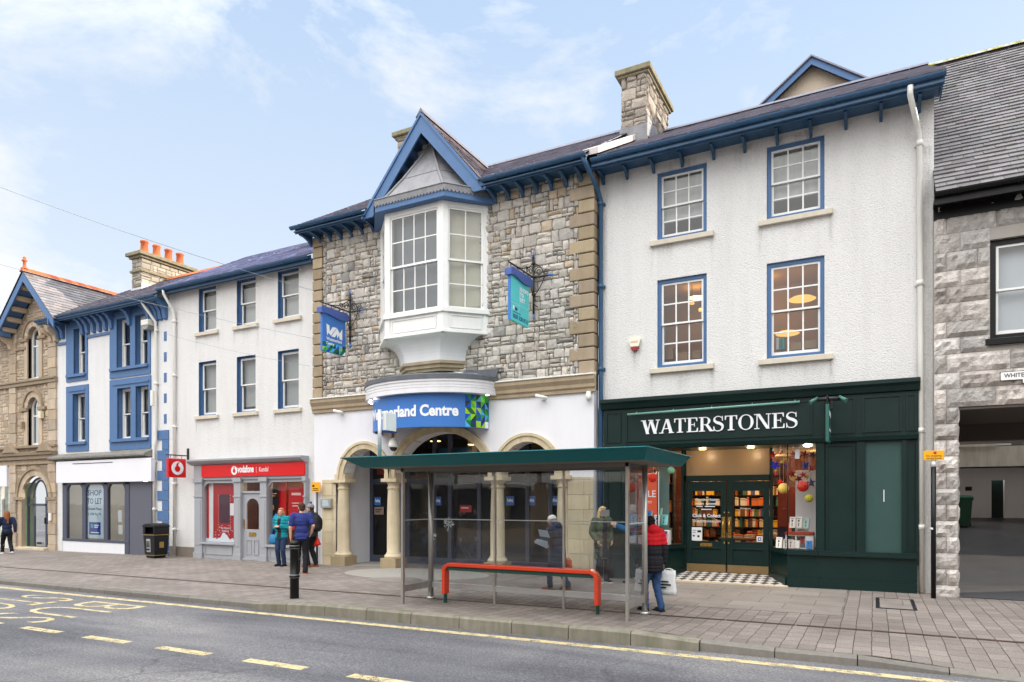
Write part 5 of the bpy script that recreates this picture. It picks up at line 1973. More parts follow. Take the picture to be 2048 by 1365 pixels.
# gable roof
mb = MB()
for s in (-1, 1):
 V = Vector((-s, 0, 1.18)).normalized()
 P0 = Vector((GXC + s * (GW + .1), 14.9, 12.14 - 1.18 * (GW + .1)))
 keep = lambda p: p.z > WRz(p.y) - .08
 Uv = Vector((0, 1, 0))
 mb.add([P0, P0 + V * 3.14, P0 + V * 3.14 + Uv * 3.6, P0 + Uv * .2], [(0, 1, 2, 3)], 1)
 slates(mb, P0, Uv, V, 3.6, 3.1, .28, .2, keep=keep, tint=lambda: tuple(a * b for a, b in zip(slate_tint(.75, 1.2), (1.15, 1.0, .86))))
mb.prism([(GXC - .16, 12.03), (GXC, 12.26), (GXC + .16, 12.03), (GXC, 12.16)], "y", 14.88, 18.4, 0, (.8, .75, .7))
mb.build("gable_roof", [M_SLATE, M_SLATE_LEAD], bW, fix=False)
mb = MB()
ap = 12.08
for s in (-1, 1):
 L = GW + .06
 zf = ap - 1.18 * L - .06; a = [(GXC, ap), (GXC + s * L, ap - 1.18 * L), (GXC + s * L, zf), (GXC + s * (ap - .48 - zf) / 1.18, zf), (GXC, ap - .48)]
 mb.prism(a, "y", 14.9, 14.95)
 a2 = [(GXC, ap + .06), (GXC + s * (L + .04), ap - 1.18 * L - .02), (GXC + s * L, ap - 1.18 * L - .08), (GXC, ap - .02)]
 mb.prism(a2, "y", 14.87, 14.9)
mb.build("bargeboard", [M_BLUE], bW)
mb = MB()
for s in (-1, 1):
 L = GW
 a = [(GXC, ap - .1), (GXC + s * L, ap - 1.18 * L - .1), (GXC + s * L, ap - 1.18 * L - .14), (GXC, ap - .14)]
 mb.prism(a, "y", 14.95, WY)
mb.build("gable_soffit", [M_EAVE], bW)
for s in (-1, 1):
 for k in range(6):
  d = .22 + k * .3
  x, z = GXC + s * d, ap - 1.18 * d - .15
  mb = MB(); mb.hexa([(x - .07, 14.97, z - .1), (x + .07, 14.97, z - .1), (x + .07, WY, z - .1), (x - .07, WY, z - .1), (x - .07, 14.97, z + .06), (x + .07, 14.97, z + .06), (x + .07, WY, z + .06), (x - .07, WY, z + .06)])
  mb.build("purlin_end", [M_BLUE], bW)
# chimney behind the gable
mb = MB()
mb.box(-14.3, -13.7, 18.7, 20, 11, 14.1, 1)
rubble(mb, -14.3, -13.7, 11.5, 14.1, 18.7, tint=ctint)
rubble(mb, 18.7, 20, 11.5, 14.1, -13.7, tint=ctint, axis="x")
o = mb.build("chimney", [M_STONE, M_MORTAR], bW)
mb = MB(); mb.box(-14.45, -13.55, 18.55, 20.15, 14.15, 14.3); mb.box(-14.37, -13.63, 18.63, 20.07, 14.05, 14.15); mb.build("chimney_cap", [MATS["mossy_cap_stone"]], o, .02)

# ------------------------------------------------ oriel window
OXC, OYF, OHW, OHB = -10.65, 14.58, .926, 1.78
F0, F1 = Vector((OXC - OHW, OYF, 0)), Vector((OXC + OHW, OYF, 0))
B0, B1 = Vector((OXC - OHB, WY, 0)), Vector((OXC + OHB, WY, 0))
def planmap(mbt, p, q):
 """local (s along the facet, t inwards, z) to the world"""
 d = (q - p).normalized()
 inn = Vector((-d.y, d.x, 0))
 mbt.v = [tuple(p + d * v[0] + inn * v[1] + Vector((0, 0, v[2]))) for v in mbt.v]
 return mbt
def facet(p, q, cols, nm):
 L = (q - p).length
 z0, z1, zw0, zw1 = 6.16, 9.5, 6.78, 9.36
 f = MB()
 pw = .16 if L > 1.3 else .14
 f.box(0, pw, 0, .12, z0, z1); f.box(L - pw, L, 0, .12, z0, z1)
 f.box(pw, L - pw, 0.01, .12, zw1, z1)
 f.box(pw, L - pw, .02, .12, z0, zw0 - .12)
 f.box(-.03, L + .03, -.05, .1, zw0 - .12, zw0)          # sill rail
 f.box(-.02, L + .02, -.03, .1, z0 - .02, z0 + .05)
 for (a, b, c, e) in ((pw + .05, L - pw - .05, z0 + .1, z0 + .125), (pw + .05, L - pw - .05, z0 + .42, z0 + .445), (pw + .05, pw + .075, z0 + .125, z0 + .42), (L - pw - .075, L - pw - .05, z0 + .125, z0 + .42)):
  f.box(a, b, -.0, .02, c, e)
 planmap(f, p, q)
 fr = f.build("frame", [M_WHITE], oriel, .005)
 mid = (zw0 + zw1) / 2 - .05
 for (lo, hi, t) in ((mid - .025, zw1, .035), (zw0, mid + .025, .075)):
  s = MB(); sw = .05
  s.box(pw, pw + sw, t, t + .04, lo, hi); s.box(L - pw - sw, L - pw, t, t + .04, lo, hi)
  s.box(pw + sw, L - pw - sw, t, t + .04, hi - .05, hi); s.box(pw + sw, L - pw - sw, t, t + .04, lo, lo + .055)
  for k in range(1, cols):
   x = pw + sw + (L - 2 * pw - 2 * sw) * k / cols
   s.box(x - .015, x + .015, t + .005, t + .035, lo + .055, hi - .05)
  zz = (lo + hi) / 2
  s.box(pw + sw, L - pw - sw, t + .007, t + .033, zz - .015, zz + .015)
  planmap(s, p, q); s.build("sash", [M_WHITE], oriel)
  g = MB(); g.quad((pw, t + .02, lo), (L - pw, t + .02, lo), (L - pw, t + .02, hi), (pw, t + .02, hi)); planmap(g, p, q); g.build("pane", [G_WIN], oriel, fix=False)
oriel = MB()
oriel.prism([(F0.x + .05, F0.y + .08), (F1.x - .05, F1.y + .08), (B1.x - .1, WY), (B0.x + .1, WY)], "z", 6.2, 6.26)
oriel.prism([(F0.x + .05, F0.y + .08), (F1.x - .05, F1.y + .08), (B1.x - .1, WY), (B0.x + .1, WY)], "z", 9.38, 9.42)
oriel = oriel.build("oriel_window", [M_WHITE], bW)
facet(B0, F0, 2, "l"); facet(F0, F1, 4, "f"); facet(F1, B1, 2, "r")
# blinds and a room wall behind
mb = MB()
mb.quad((F0.x + .12, F0.y + .25, 6.8), (F1.x - .12, F1.y + .25, 6.8), (F1.x - .12, F1.y + .25, 9.4), (F0.x + .12, F0.y + .25, 9.4), 0)
mb.quad((F1.x - .12, F1.y + .25, 6.8), (B1.x - .22, WY - .02, 6.8), (B1.x - .22, WY - .02, 9.4), (F1.x - .12, F1.y + .25, 9.4), 1)
mb.quad((B0.x + .22, WY - .02, 6.8), (F0.x + .12, F0.y + .25, 6.8), (F0.x + .12, F0.y + .25, 9.4), (B0.x + .22, WY - .02, 9.4), 1)
mb.build("blind", [mat("grey_blind", (150, 150, 152), .9, .2, var=.05), M_CREAM], oriel, fix=False)
# cove under the oriel and stone foot
mb = MB()
def ring(hf, yf, hb):
 return [(OXC - hb, WY), (OXC - hf, yf), (OXC + hf, yf), (OXC + hb, WY)]
prev = None
rows = []
for k in range(11):
 a = k / 10 * math.pi / 2
 t = math.sin(a)                 # 0 at the foot
 s = 1 - math.cos(a)
 z = 5.52 + .64 * t
 rows.append((ring(.56 + (.9 - .56) * s, 14.98 + (14.62 - 14.98) * s, 1.07 + (1.72 - 1.07) * s), z))
for (r0, z0), (r1, z1) in zip(rows[:-1], rows[1:]):
 for i in range(3):
  mb.quad((*r0[i], z0), (*r0[i + 1], z0), (*r1[i + 1], z1), (*r1[i], z1))
mb.build("cove", [M_RENDER], oriel, fix=False)
mb = MB()
for (hf, yf, hb, z0, z1) in ((.6, 14.93, 1.12, 5.44, 5.52), (.55, 14.99, 1.06, 5.34, 5.44), (.5, 15.05, 1.0, 5.26, 5.34)):
 mb.prism(ring(hf, yf, hb), "z", z0, z1)
mb.build("corbel", [M_SAND], oriel, .01)
# eave, scalloped lead fringe and roof
mb = MB()
mb.prism([(OXC - OHB - .22, WY), (OXC - OHW - .17, OYF - .2), (OXC + OHW + .17, OYF - .2), (OXC + OHB + .22, WY)], "z", 9.5, 9.66)
mb.build("eave", [M_BLUE], oriel, .006)
mb = MB()
E = [Vector((OXC - OHB - .25, WY, 0)), Vector((OXC - OHW - .18, OYF - .225, 0)), Vector((OXC + OHW + .18, OYF - .225, 0)), Vector((OXC + OHB + .25, WY, 0))]
for p, q in zip(E[:-1], E[1:]):
 L = (q - p).length
 d = (q - p) / L
 nn = int(L / .1)
 for k in range(nn):
  a, b = p + d * (L * k / nn), p + d * (L * (k + 1) / nn)
  m1 = (a + b) / 2
  zt, zb = 9.82, 9.66
  mb.add([(a.x, a.y, zt), (b.x, b.y, zt), (b.x, b.y, zb + .02), ((m1.x + b.x) / 2, (m1.y + b.y) / 2, zb - .025), (m1.x, m1.y, zb - .04), ((a.x + m1.x) / 2, (a.y + m1.y) / 2, zb - .025), (a.x, a.y, zb + .02)], [(0, 6, 5, 4, 3, 2, 1)])
apx = Vector((OXC, WY - .02, 11.55))
Eo = [Vector((v.x, v.y, 9.82)) for v in E]
Et = [Vector((OXC - OHB - .02, WY, 9.84)), Vector((OXC - OHW - .06, OYF - .04, 9.84)), Vector((OXC + OHW + .06, OYF - .04, 9.84)), Vector((OXC + OHB + .02, WY, 9.84))]
for i in range(3): mb.quad(Eo[i], Eo[i + 1], Et[i + 1], Et[i])
for p, q in zip(Et[:-1], Et[1:]):
 # concave sweep towards the apex
 m0, m1 = p.lerp(apx, .42), q.lerp(apx, .42)
 m0.z -= .06; m1.z -= .06
 mb.quad(p, q, m1, m0); mb.add([m0, m1, apx], [(0, 1, 2)])
 mb.tube([m0, m1], .014, 6)
for p in Et:
 m0 = p.lerp(apx, .42); m0.z -= .06
 mb.tube([p, m0, apx], .04, 8)
mb.tube(Eo, .02, 6)
mb.build("lead_roof", [M_LEAD], oriel, fix=False)

# ------------------------------------------------ bowed canopy and its sign
KXC, KA, KB = -10.6, 2.0, 1.5
def bow(t, a=KA, b=KB, c=KXC):
 return Vector((c - a * math.cos(t), WY - b * math.sin(t), 0))
def bowband(mb, prof, a=KA, b=KB, c=KXC, n=48, m=0):
 """profile of (offset outward, z) swept round the bow"""
 rows = []
 for k in range(n + 1):
  t = math.pi * k / n
  p = bow(t, a, b, c)
  nn = Vector((-math.cos(t) / a, -math.sin(t) / b, 0)).normalized()
  rows.append([p + nn * o + Vector((0, 0, z)) for o, z in prof])
 for k in range(n):
  for j in range(len(prof) - 1):
   mb.add([rows[k][j], rows[k + 1][j], rows[k + 1][j + 1], rows[k][j + 1]], [(0, 1, 2, 3)], m)
 return rows
mb = MB()
bowband(mb, [(-.35, 4.53), (0, 4.53), (.0, 4.53), (.0, 4.64), (-.012, 4.644), (-.012, 4.654), (.0, 4.658), (.0, 4.71), (-.012, 4.714), (-.012, 4.724), (.0, 4.728), (.0, 4.8), (.02, 4.81), (.02, 4.87)])
canopy = mb.build("canopy", [mat("white_canopy_metal", (222, 222, 226), .45, .4, var=.05, vscale=2, streak=.15, dirt=(170, 150, 130))], bW, fix=False)
mb = MB()
bowband(mb, [(.03, 4.87), (.04, 4.87), (.04, 4.98), (.02, 5.0), (-.12, 5.03)])
mb.build("lead_edge", [M_DARKLEAD], canopy, fix=False)
mb = MB()
rim = [bow(math.pi * k / 24, KA - .12, KB - .12) + Vector((0, 0, 5.01)) for k in range(25)]
top = [Vector((KXC - 1.1 + 2.2 * k / 24, WY - .02, 5.27)) for k in range(25)]
for k in range(24):
 mb.quad(rim[k], rim[k + 1], top[k + 1], top[k])
mb.build("canopy_glass", [mat("dirty_roof_glass", (150, 166, 160), .25, .5, var=.2, vscale=3)], canopy, fix=False)
mb = MB()
for k in (0, 5, 9, 14, 19, 24):
 mb.tube([rim[k], top[k]], .025, 6)
mb.build("glazing_bar", [M_UPVC], canopy)
mb = MB()
mb.prism([(-9.3, 5.0), (-8.62, 4.9), (-8.5, 5.2), (-9.5, 5.24)], "y", WY - .14, WY - .1)
mb.add([(-9.3, 14.75, 5.05), (-8.75, WY - .1, 4.99), (-8.6, WY - .14, 5.16), (-9.5, WY - .14, 5.26)], [(0, 1, 2, 3)])
mb.build("lead_apron", [M_DARKLEAD], canopy, fix=False)
# sign below
SA, SB, SCX = 1.76, 1.36, -10.62
sgn = thing("centre_sign", "bowed blue Westmorland Centre sign with green pattern under the white canopy", "shop sign", (SCX, WY - 1, 4.1))
mb = MB()
bowband(mb, [(-.06, 3.68), (0, 3.68), (0, 4.53)], SA, SB, SCX, 60)
mb.build("sign_board", [M_SIGNBLUE], sgn, fix=False)
tab = [0.0]
NT_ = 400
for k in range(NT_):
 tab.append(tab[-1] + (bow(math.pi * (k + 1) / NT_, SA, SB, SCX) - bow(math.pi * k / NT_, SA, SB, SCX)).length)
def s2t(s):
 s = max(0, min(tab[-1] - 1e-6, s))
 lo, hi = 0, NT_
 while hi - lo > 1:
  m_ = (lo + hi) // 2
  if tab[m_] <= s: lo = m_
  else: hi = m_
 return math.pi * (lo + (s - tab[lo]) / (tab[lo + 1] - tab[lo])) / NT_
def bown(s, z, d):
 t = s2t(s)
 nn = Vector((-math.cos(t) / SA, -math.sin(t) / SB, 0)).normalized()
 return bow(t, SA, SB, SCX) + nn * d + Vector((0, 0, z))
def ucol(P):
 xc = P.x * CS + P.y * SN
 zc = -P.x * SN + P.y * CS
 return 1024 + FPX * xc / zc
def s_at(u):
 best = None
 for k in range(NT_, 0, -1):
  if ucol(bow(math.pi * k / NT_, SA, SB, SCX)) <= u:
   return tab[k]
 return tab[1]
sT = s_at(917)
sP = s_at(931)
text("lettering", "Westmorland Centre", M_LETWHITE, sgn, lambda a, b, d: bown(sT - 3.02 + a, 3.95 + b, .004 + d), 3.02, .3, offset=.036, depth=.006)
mb = MB()
pal = [(30, 150, 60), (20, 96, 40), (150, 200, 40), (30, 70, 190), (28, 40, 130), (70, 170, 220), (20, 60, 40), (60, 180, 70), (24, 110, 60)]
s1 = tab[-1] - .03
cell = .17
ns = int((s1 - sP) / cell) + 1
rr = random.Random(5)
for i in range(ns):
 for j in range(5):
  a, b = sP + i * (s1 - sP) / ns, sP + (i + 1) * (s1 - sP) / ns
  c, e = 3.69 + j * .166, 3.69 + (j + 1) * .166
  q = [(a, c), (b, c), (b, e), (a, e)]
  if rr.random() < .5: tr = [(q[0], q[1], q[2]), (q[0], q[2], q[3])]
  else: tr = [(q[0], q[1], q[3]), (q[1], q[2], q[3])]
  for t in tr:
   col = lc(rr.choice(pal))
   if i == ns - 1 and j == 0: col = (.85, .85, .88)
   mid = [((t[k][0] + t[(k + 1) % 3][0]) / 2, (t[k][1] + t[(k + 1) % 3][1]) / 2) for k in range(3)]
   mb.add([bown(p[0], p[1], .004) for p in t], [(0, 1, 2)], 0, col)
mb.build("pattern", [M_COLOURED], sgn, fix=False)
# lit downlights under the canopy lip
for k, t in enumerate((.3, .5, .72, .95, 2.95)):
 p = bow(t, KA - .12, KB - .1)
 l = MB(); l.lathe([(0, 4.515), (.035, 4.515), (.045, 4.528)], p.x, p.y, 12)
 o = l.build("canopy_downlight", [E_WHITE])
 tag(o, ["first of the lit downlights at the canopy's left end", "second lit downlight from the canopy's left end", "third lit downlight from the canopy's left end", "fourth lit downlight from the canopy's left end", "lit downlight at the canopy's right end above the green pattern"][k], "downlight", "lit downlights under the white canopy")
# dome camera hanging from a rusty tube
cx, cy = PX(787, 14.6), 14.6
dc = thing("dome_camera", "white dome security camera hanging on a rusty tube below the blue sign", "security camera", (cx, cy, 3.1))
zc = PZ(787, 893, 14.6)
mb = MB(); mb.tube([(cx - .02, cy, 3.72), (cx - .02, cy, zc + .2)], [.035, .045], 10); mb.build("tube", [M_RUST], dc)
mb = MB(); mb.lathe([(.02, zc + .24), (.06, zc + .2), (.11, zc + .14), (.14, zc + .03), (.145, zc - .02), (.13, zc - .03), (0, zc - .03)], cx, cy, 24); mb.build("housing", [M_SKIN_CCTV], dc)
mb = MB(); mb.ball((cx, cy, zc - .035), (.1, .1, .1), 18, 10); mb.build("lens_dome", [mat("smoked_dome", (40, 42, 46), .1, .5)], dc)

# ------------------------------------------------ hanging signs on iron brackets
def hanging_sign(X, board_m, name, label, yend, pole_z):
 t = thing(name, label, "hanging sign", (X, WY, pole_z), "hanging signs on the stone front")
 zb = pole_z           # arm height
 b = MB()
 yp = WY - .07
 b.tube([(X, yp, zb - .95), (X, yp, zb + .55)], .026, 8)
 b.ball((X, yp, zb + .36), .05); b.ball((X, yp, zb - .42), .05)
 b.tube([(X, yp, zb), (X, yend, zb)], .02, 8)
 b.tube([(X, yp, zb), (X + .42, yp - .02, zb)], .02, 8)
 def scroll(cx, cz, r, turns, dirn, plane):
  pts = []
  for k in range(22):
   a = k / 21 * turns * 2 * math.pi
   q = r * (1 - .8 * k / 21)
   da, dz = dirn * q * math.cos(a), q * math.sin(a)
   pts.append((X, cx + da, cz + dz) if plane == "y" else (cx + da, yp - .015, cz + dz))
  b.tube(pts, .011, 5)
 scroll(X + .16, zb + .13, .12, 1.6, -1, "x"); scroll(X + .36, zb + .09, .08, 1.5, 1, "x"); scroll(X - .0, zb + .13, .0, 1, 1, "x")
 scroll(yp - .16, zb + .14, .12, 1.6, 1, "y"); scroll(yp - .36, zb + .1, .08, 1.5, -1, "y")
 def arc(p, q, bulge, plane):
  pts = []
  for k in range(13):
   f = k / 12
   w = 4 * f * (1 - f)
   if plane == "y": pts.append((X, p[0] + (q[0] - p[0]) * f - bulge * w * .6, p[1] + (q[1] - p[1]) * f + bulge * w))
   else: pts.append((p[0] + (q[0] - p[0]) * f + bulge * w, yp - .015, p[1] + (q[1] - p[1]) * f + bulge * w * .5))
  b.tube(pts, .012, 5)
 arc((yend + .1, zb + .01), (yp, zb + .38), -.12, "y")
 arc((X + .3, zb), (X, zb + .36), .07, "x")
 arc((X + .3, zb), (X, zb - .5), .07, "x")
 arc((yp - .32, zb), (yp, zb - .5), .0, "y")
 arc((X + .12, zb - .75), (X, zb - .45), -.05, "x")
 for yy in (yend + .12, yend + .45, yend + .78):
  b.tube([(X, yy, zb), (X, yy, zb - .12)], .012, 5)
 b.build("bracket", [M_IRON], t)
 f = MB()
 for p, q in (((X, yp, zb + .5), (X, yp, zb + .66)), ((X, yp, zb - .92), (X, yp, zb - 1.06)), ((X + .42, yp - .02, zb), (X + .56, yp - .02, zb))):
  f.tube([p, q], [.03, .01], 8)
 f.build("finial", [M_SIGNBLUE], t)
 y0, y1 = yend + .06, yend + 1.0
 h = MB()
 n = 20
 P = []
 for k in range(n + 1):
  yy = y0 - .08 + (y1 - y0 + .18) * k / n
  P.append((yy, zb - .32 + .03 * math.sin(k / n * 2 * math.pi * 1.0 + .5)))
 P += [(y1 + .1, zb - .16 + .0), (y1, zb - .11), (y0, zb - .11), (y0 - .08, zb - .16)]
 h.prism(P, "x", X - .09, X + .09)
 h.build("hood", [M_HOODBLUE], t, .015)
 s = MB()
 zt, zb2 = zb - .26, zb - 1.34
 s.box(X - .035, X + .035, y0, y1, zb2, zt)
 s.build("sign_board", board_m, t, .004)
 return t, y0, y1, zb2, zt
armz = PZ(700, 625, WY - .07)
X1 = PX(700, WY - .07)
t, y0, y1, zb2, zt = hanging_sign(X1, [M_SIGNBLUE], "hanging_sign", "blue hanging sign with white logo and green strip, on the left bracket", 14.15, armz)
fx = X1 + .036
fn = frame_fn((fx, y0 + .16, zt - .64), (0, 1, 0), (0, 0, 1))
wm_logo(t, 0, 0, .64, .34, 0, fn=lambda a, b, d: fn(a, b, d))
text("lettering", "Westmorland", M_LETWHITE, t, frame_fn((fx, y0 + .16, zt - .75), (0, 1, 0), (0, 0, 1)), .62, .09, offset=.02, depth=.003)
text("lettering", "Centre", M_LETWHITE, t, frame_fn((fx, y0 + .16, zt - .87), (0, 1, 0), (0, 0, 1)), .3, .08, offset=.02, depth=.003)
mb = MB()
for i in range(7):
 for j in range(2):
  a, b = y0 + .005 + i * .1329, y0 + .005 + (i + 1) * .1329
  c, e = zb2 + .005 + j * .13, zb2 + .005 + (j + 1) * .13
  col1, col2 = lc(rr.choice(pal)), lc(rr.choice(pal))
  if i == 6 and j == 0: col1 = (.85, .85, .88)
  mb.add([(fx, a, c), (fx, b, c), (fx, b, e)], [(0, 1, 2)], 0, col1)
  mb.add([(fx, a, c), (fx, b, e), (fx, a, e)], [(0, 1, 2)], 0, col2)
mb.build("pattern", [M_COLOURED], t, fix=False)
armz2 = PZ(1067, 556, WY - .07)
X2 = PX(1067, WY - .07)
t, y0, y1, zb2, zt = hanging_sign(X2, [M_TURQ], "hanging_sign", "turquoise SHOPS TO LET hanging sign on the right bracket", 14.05, armz2)
mb = MB(); mb.box(X2 - .037, X2 + .03, y0 - .02, y0, zb2, zt); mb.build("board_edge", [M_SIGNBLUE], t)
fx = X2 + .036
for k, s in enumerate(("SHOPS", "TO", "LET")):
 text("lettering", s, M_LETWHITE, t, frame_fn((fx, y0 + .46, zt - .3 - k * .125), (0, 1, 0), (0, 0, 1)), (.44, .19, .26)[k], .1, offset=.03, depth=.003)
mb = MB()
mb.box(fx, fx + .002, y0 + .02, y1 - .02, zt - .66, zt - .655); mb.box(fx, fx + .002, y0 + .44, y0 + .445, zb2 + .3, zt - .2)
mb.box(fx, fx + .003, y0 + .1, y0 + .17, zt - .82, zt - .72); mb.box(fx, fx + .002, y0 + .02, y0 + .4, zb2 + .27, zb2 + .275)
mb.build("print", [M_LETWHITE], t)
text("lettering", "0333 320 8111", M_LETNAVY, t, frame_fn((fx, y0 + .1, zb2 + .07), (0, 1, 0), (0, 0, 1)), .78, .1, offset=.025, depth=.003)
mb = MB(); mb.box(fx, fx + .003, y0 + .2, y0 + .32, zt - .81, zt - .74); mb.box(fx, fx + .003, y0 + .1, y0 + .5, zb2 + .21, zb2 + .225); mb.build("print", [M_LETNAVY], t)

# small fittings on the white front
def bullet_cam(u, v, label, dx=.14):
 x, z = PX(u, WY), PZ(u, v, WY)
 t = thing("security_camera", label, "security camera", (x, WY, z))
 b = MB(); b.box(x - .05, x + .05, WY - .03, WY, z - .05, z + .05); b.tube([(x, WY - .02, z), (x, WY - .14, z - .02)], .014, 6); b.build("mount", [M_UPVC], t)
 b = MB(); b.tube([(x - dx, WY - .2, z + .05), (x + dx, WY - .12, z - .02)], .045, 10); b.build("housing", [M_SKIN_CCTV], t)
bullet_cam(684, 826, "small white camera on the white front left of the blue sign")
bullet_cam(1088, 797, "small white camera on the white front right of the blue sign")
x, z = PX(1180, WY), PZ(1180, 797, WY)
t = thing("security_camera", "white corner camera at the right end below the stone string course", "security camera", (x, WY, z))
b = MB(); b.lathe([(.0, z + .16), (.05, z + .15), (.07, z + .05), (.075, z - .02), (.0, z - .1)], x, WY - .1, 14); b.build("housing", [M_SKIN_CCTV], t)
b = MB(); b.box(x - .04, x + .04, WY - .05, WY, z + .05, z + .18); b.build("mount", [M_UPVC], t)
# door-entry box on the stone pier
x, z = PX(655, WY - .03), PZ(655, 1007, WY - .03)
t = thing("door_entry_panel", "grey steel door entry box with pale screen on the stone pier", "entry panel", (x, WY, z))
b = MB(); b.box(x - .19, x + .19, WY - .12, WY - .022, z - .14, z + .14); b.build("case", [M_STEEL], t, .008)
b = MB(); b.box(x - .12, x + .12, WY - .125, WY - .12, z - .09, z + .1); b.build("screen", [mat("pale_screen", (170, 190, 196), .2, .5)], t)
# ------------------------------------------------------------------ RED PHONE SHOP BUILDING (plain white roughcast)
CY = 15.7
CX0, CX1 = -22.05, -15.0
bC = thing("phone_shop_building", "white roughcast building with six plain blue framed windows over a red phone shop", "building", (-18.5, CY, 0))
CWX = [(-20.5, -19.62), (-18.62, -17.74), (-16.74, -15.84)]
CWIN = [(a, b, 7.58, 9.08) for a, b in CWX] + [(a, b, 4.72, 6.56) for a, b in CWX]
mb = MB()
SFX0, SFX1 = PX(390, 15.6), PX(612, 15.6)
outer = [(CX0, -.5), (SFX0 + .05, -.5), (SFX0 + .05, 3.1), (SFX1 - .05, 3.1), (SFX1 - .05, -.5), (CX1, -.5), (CX1, 9.2), (CX0, 9.2)]
mb.wall(outer, [rect(*w) for w in CWIN], CY, .2, 0, 1)
mb.quad((CX0, CY, 8), (CX0, CY + 8, 8), (CX0, CY + 8, 9.2), (CX0, CY, 9.2))
mb.build("wall", [M_ROUGH, M_SASHBLUE], bC, fix=False)
mb = MB()
mb.box(CX0 + .02, SFX0, CY - .03, CY, -.5, .2)
mb.build("plinth", [mat("grey_brown_plinth", (128, 118, 108), .9, .2, var=.2, vscale=5)], bC)
for i, w in enumerate(CWIN):
 sash_window(bC, *w, CY, .1, .05, 1, 1, M_SASHBLUE, blind=M_BLIND if i < 3 else M_ROOM, blind_drop=.98 if i != 4 else .9, room=M_ROOM, split=.5, sill_over=.14, sashw=.06)
gutter(bC, CX0 - .1, CX1 - .03, 15.22, 9.2, [M_EAVE], r=.085, bracket=.95)
mb = MB(); mb.box(CX0, CX1 - .02, 15.4, CY, 9.12, 9.15); mb.box(CX0, CX1 - .02, 15.38, 15.4, 9.02, 9.24); mb.build("soffit", [M_EAVE], bC)
mb = MB()
mb.add([(CX0 - .1, 15.3, 9.22), (CX1, 15.3, 9.22), (CX1, 19.2, 11.62), (CX0 - .1, 19.2, 11.42)], [(0, 1, 2, 3)], 1)
slates(mb, (CX0 - .1, 15.3, 9.24), (1, 0, 0), Vector((0, 3.9, 2.33)).normalized(), CX1 - CX0 + .08, 4.6, .3, .2, tint=lambda: tuple(a * b for a, b in zip(slate_tint(.9, 1.7), (.95, 1.05, 1.28))))
x = CX0
while x < CX1:
 t = rnd.uniform(.8, 1.15)
 if x < -21.1:
  mb.prism([(19.05, 11.42), (19.2, 11.56), (19.35, 11.42), (19.2, 11.48)], "x", x, x + .44, 2, (t, t, t))
 x += .45
mb.build("roof", [M_SLATE, M_SLATE_LEAD, M_TERRA], bC, fix=False)
dpx = PX(345, 15.62)
downpipe(bC, [(dpx - .05, 15.3, 9.15), (dpx - .05, 15.32, 9.0), (dpx + .08, 15.6, 8.45), (dpx + .1, 15.62, 8.2), (dpx + .1, 15.62, -.2)], [M_UPVC], .05, collars=[(dpx + .1, 15.62, 8.1), (dpx + .1, 15.62, 6.2), (dpx + .1, 15.62, 4.4), (dpx + .1, 15.62, 2.4), (dpx + .1, 15.62, .8)])
sp_ = []
for (a, b_, c, d) in CWIN:
 sp_ += [(a - .12, c - .13, .1, rnd.uniform(.4, .9), .8), (b_ + .11, c - .13, .1, rnd.uniform(.4, .9), .8), ((a + b_) / 2, c - .13, .5, .4, .45)]
for i in range(12): sp_.append((rnd.uniform(CX0 + .3, CX1 - .2), 9.1, rnd.uniform(.15, .5), rnd.uniform(.4, 1.0), rnd.uniform(.25, .55)))
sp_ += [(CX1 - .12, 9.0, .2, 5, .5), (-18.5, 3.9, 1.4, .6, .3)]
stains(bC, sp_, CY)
# shopfront
VF = 15.55
def vx(u): return PX(u, VF)
gC = gz(-18) + .02
mb = MB()
mb.prism([(VF - .2, 3.2), (VF - .2, 3.14), (VF - .12, 3.06), (VF, 3.0), (CY, 3.0), (CY, 3.2)], "x", SFX0 - .12, SFX1 + .02)
mb.box(SFX0, SFX1, VF, CY + .1, 2.5, 3.0)
for (a, b) in ((390, 405), (469, 482), (521, 534), (609, 612)):
 x0, x1 = vx(a), vx(b)
 mb.box(x0, x1, VF - .03, CY + .1, -.35, 2.5)
 mb.box(x0 - .04, x1 + .04, VF - .07, VF, 2.42, 2.56)
 mb.box(x0 - .03, x1 + .03, VF - .05, VF, 1.92, 1.97)
 mb.box(x0 - .03, x1 + .03, VF - .06, VF, -.35, .06)
 mb.box(x0 + .06, x1 - .06, VF - .045, VF - .03, .3, 1.85)
for (a, b) in ((405, 469), (534, 609)):
 x0, x1 = vx(a), vx(b)
 mb.box(x0, x1, VF + .02, CY + .1, -.35, .34)
 mb.box(x0 - .05, x1 + .05, VF - .06, CY, .34, .41)
 mb.box(x0 + .12, x1 - .12, VF - .0, VF + .02, .0, .03); mb.box(x0 + .12, x1 - .12, VF, VF + .02, .26, .29)
 mb.box(x0 + .12, x0 + .15, VF, VF + .02, .03, .26); mb.box(x1 - .15, x1 - .12, VF, VF + .02, .03, .26)
 mb.box(x0, x1, VF + .05, VF + .12, 2.4, 2.5)
 # rounded upper corners of the window frame
 for (xx, s) in ((x0, 1), (x1, -1)):
  P = [(xx, 2.4), (xx + s * .26, 2.4)] + [(xx + s * (.26 - .26 * math.sin(k / 6 * math.pi / 2)), 2.4 - .26 * (1 - math.cos(k / 6 * math.pi / 2))) for k in range(1, 7)]
  mb.prism(P, "y", VF + .05, VF + .1)
x0, x1 = vx(482), vx(521)
mb.box(x0, x1, VF + .04, VF + .14, 2.05, 2.12)
mb.box(x0, x1, VF + .04, VF + .14, 2.4, 2.5)
sfC = mb.build("shopfront", [M_GREYPAINT], bC, .006)
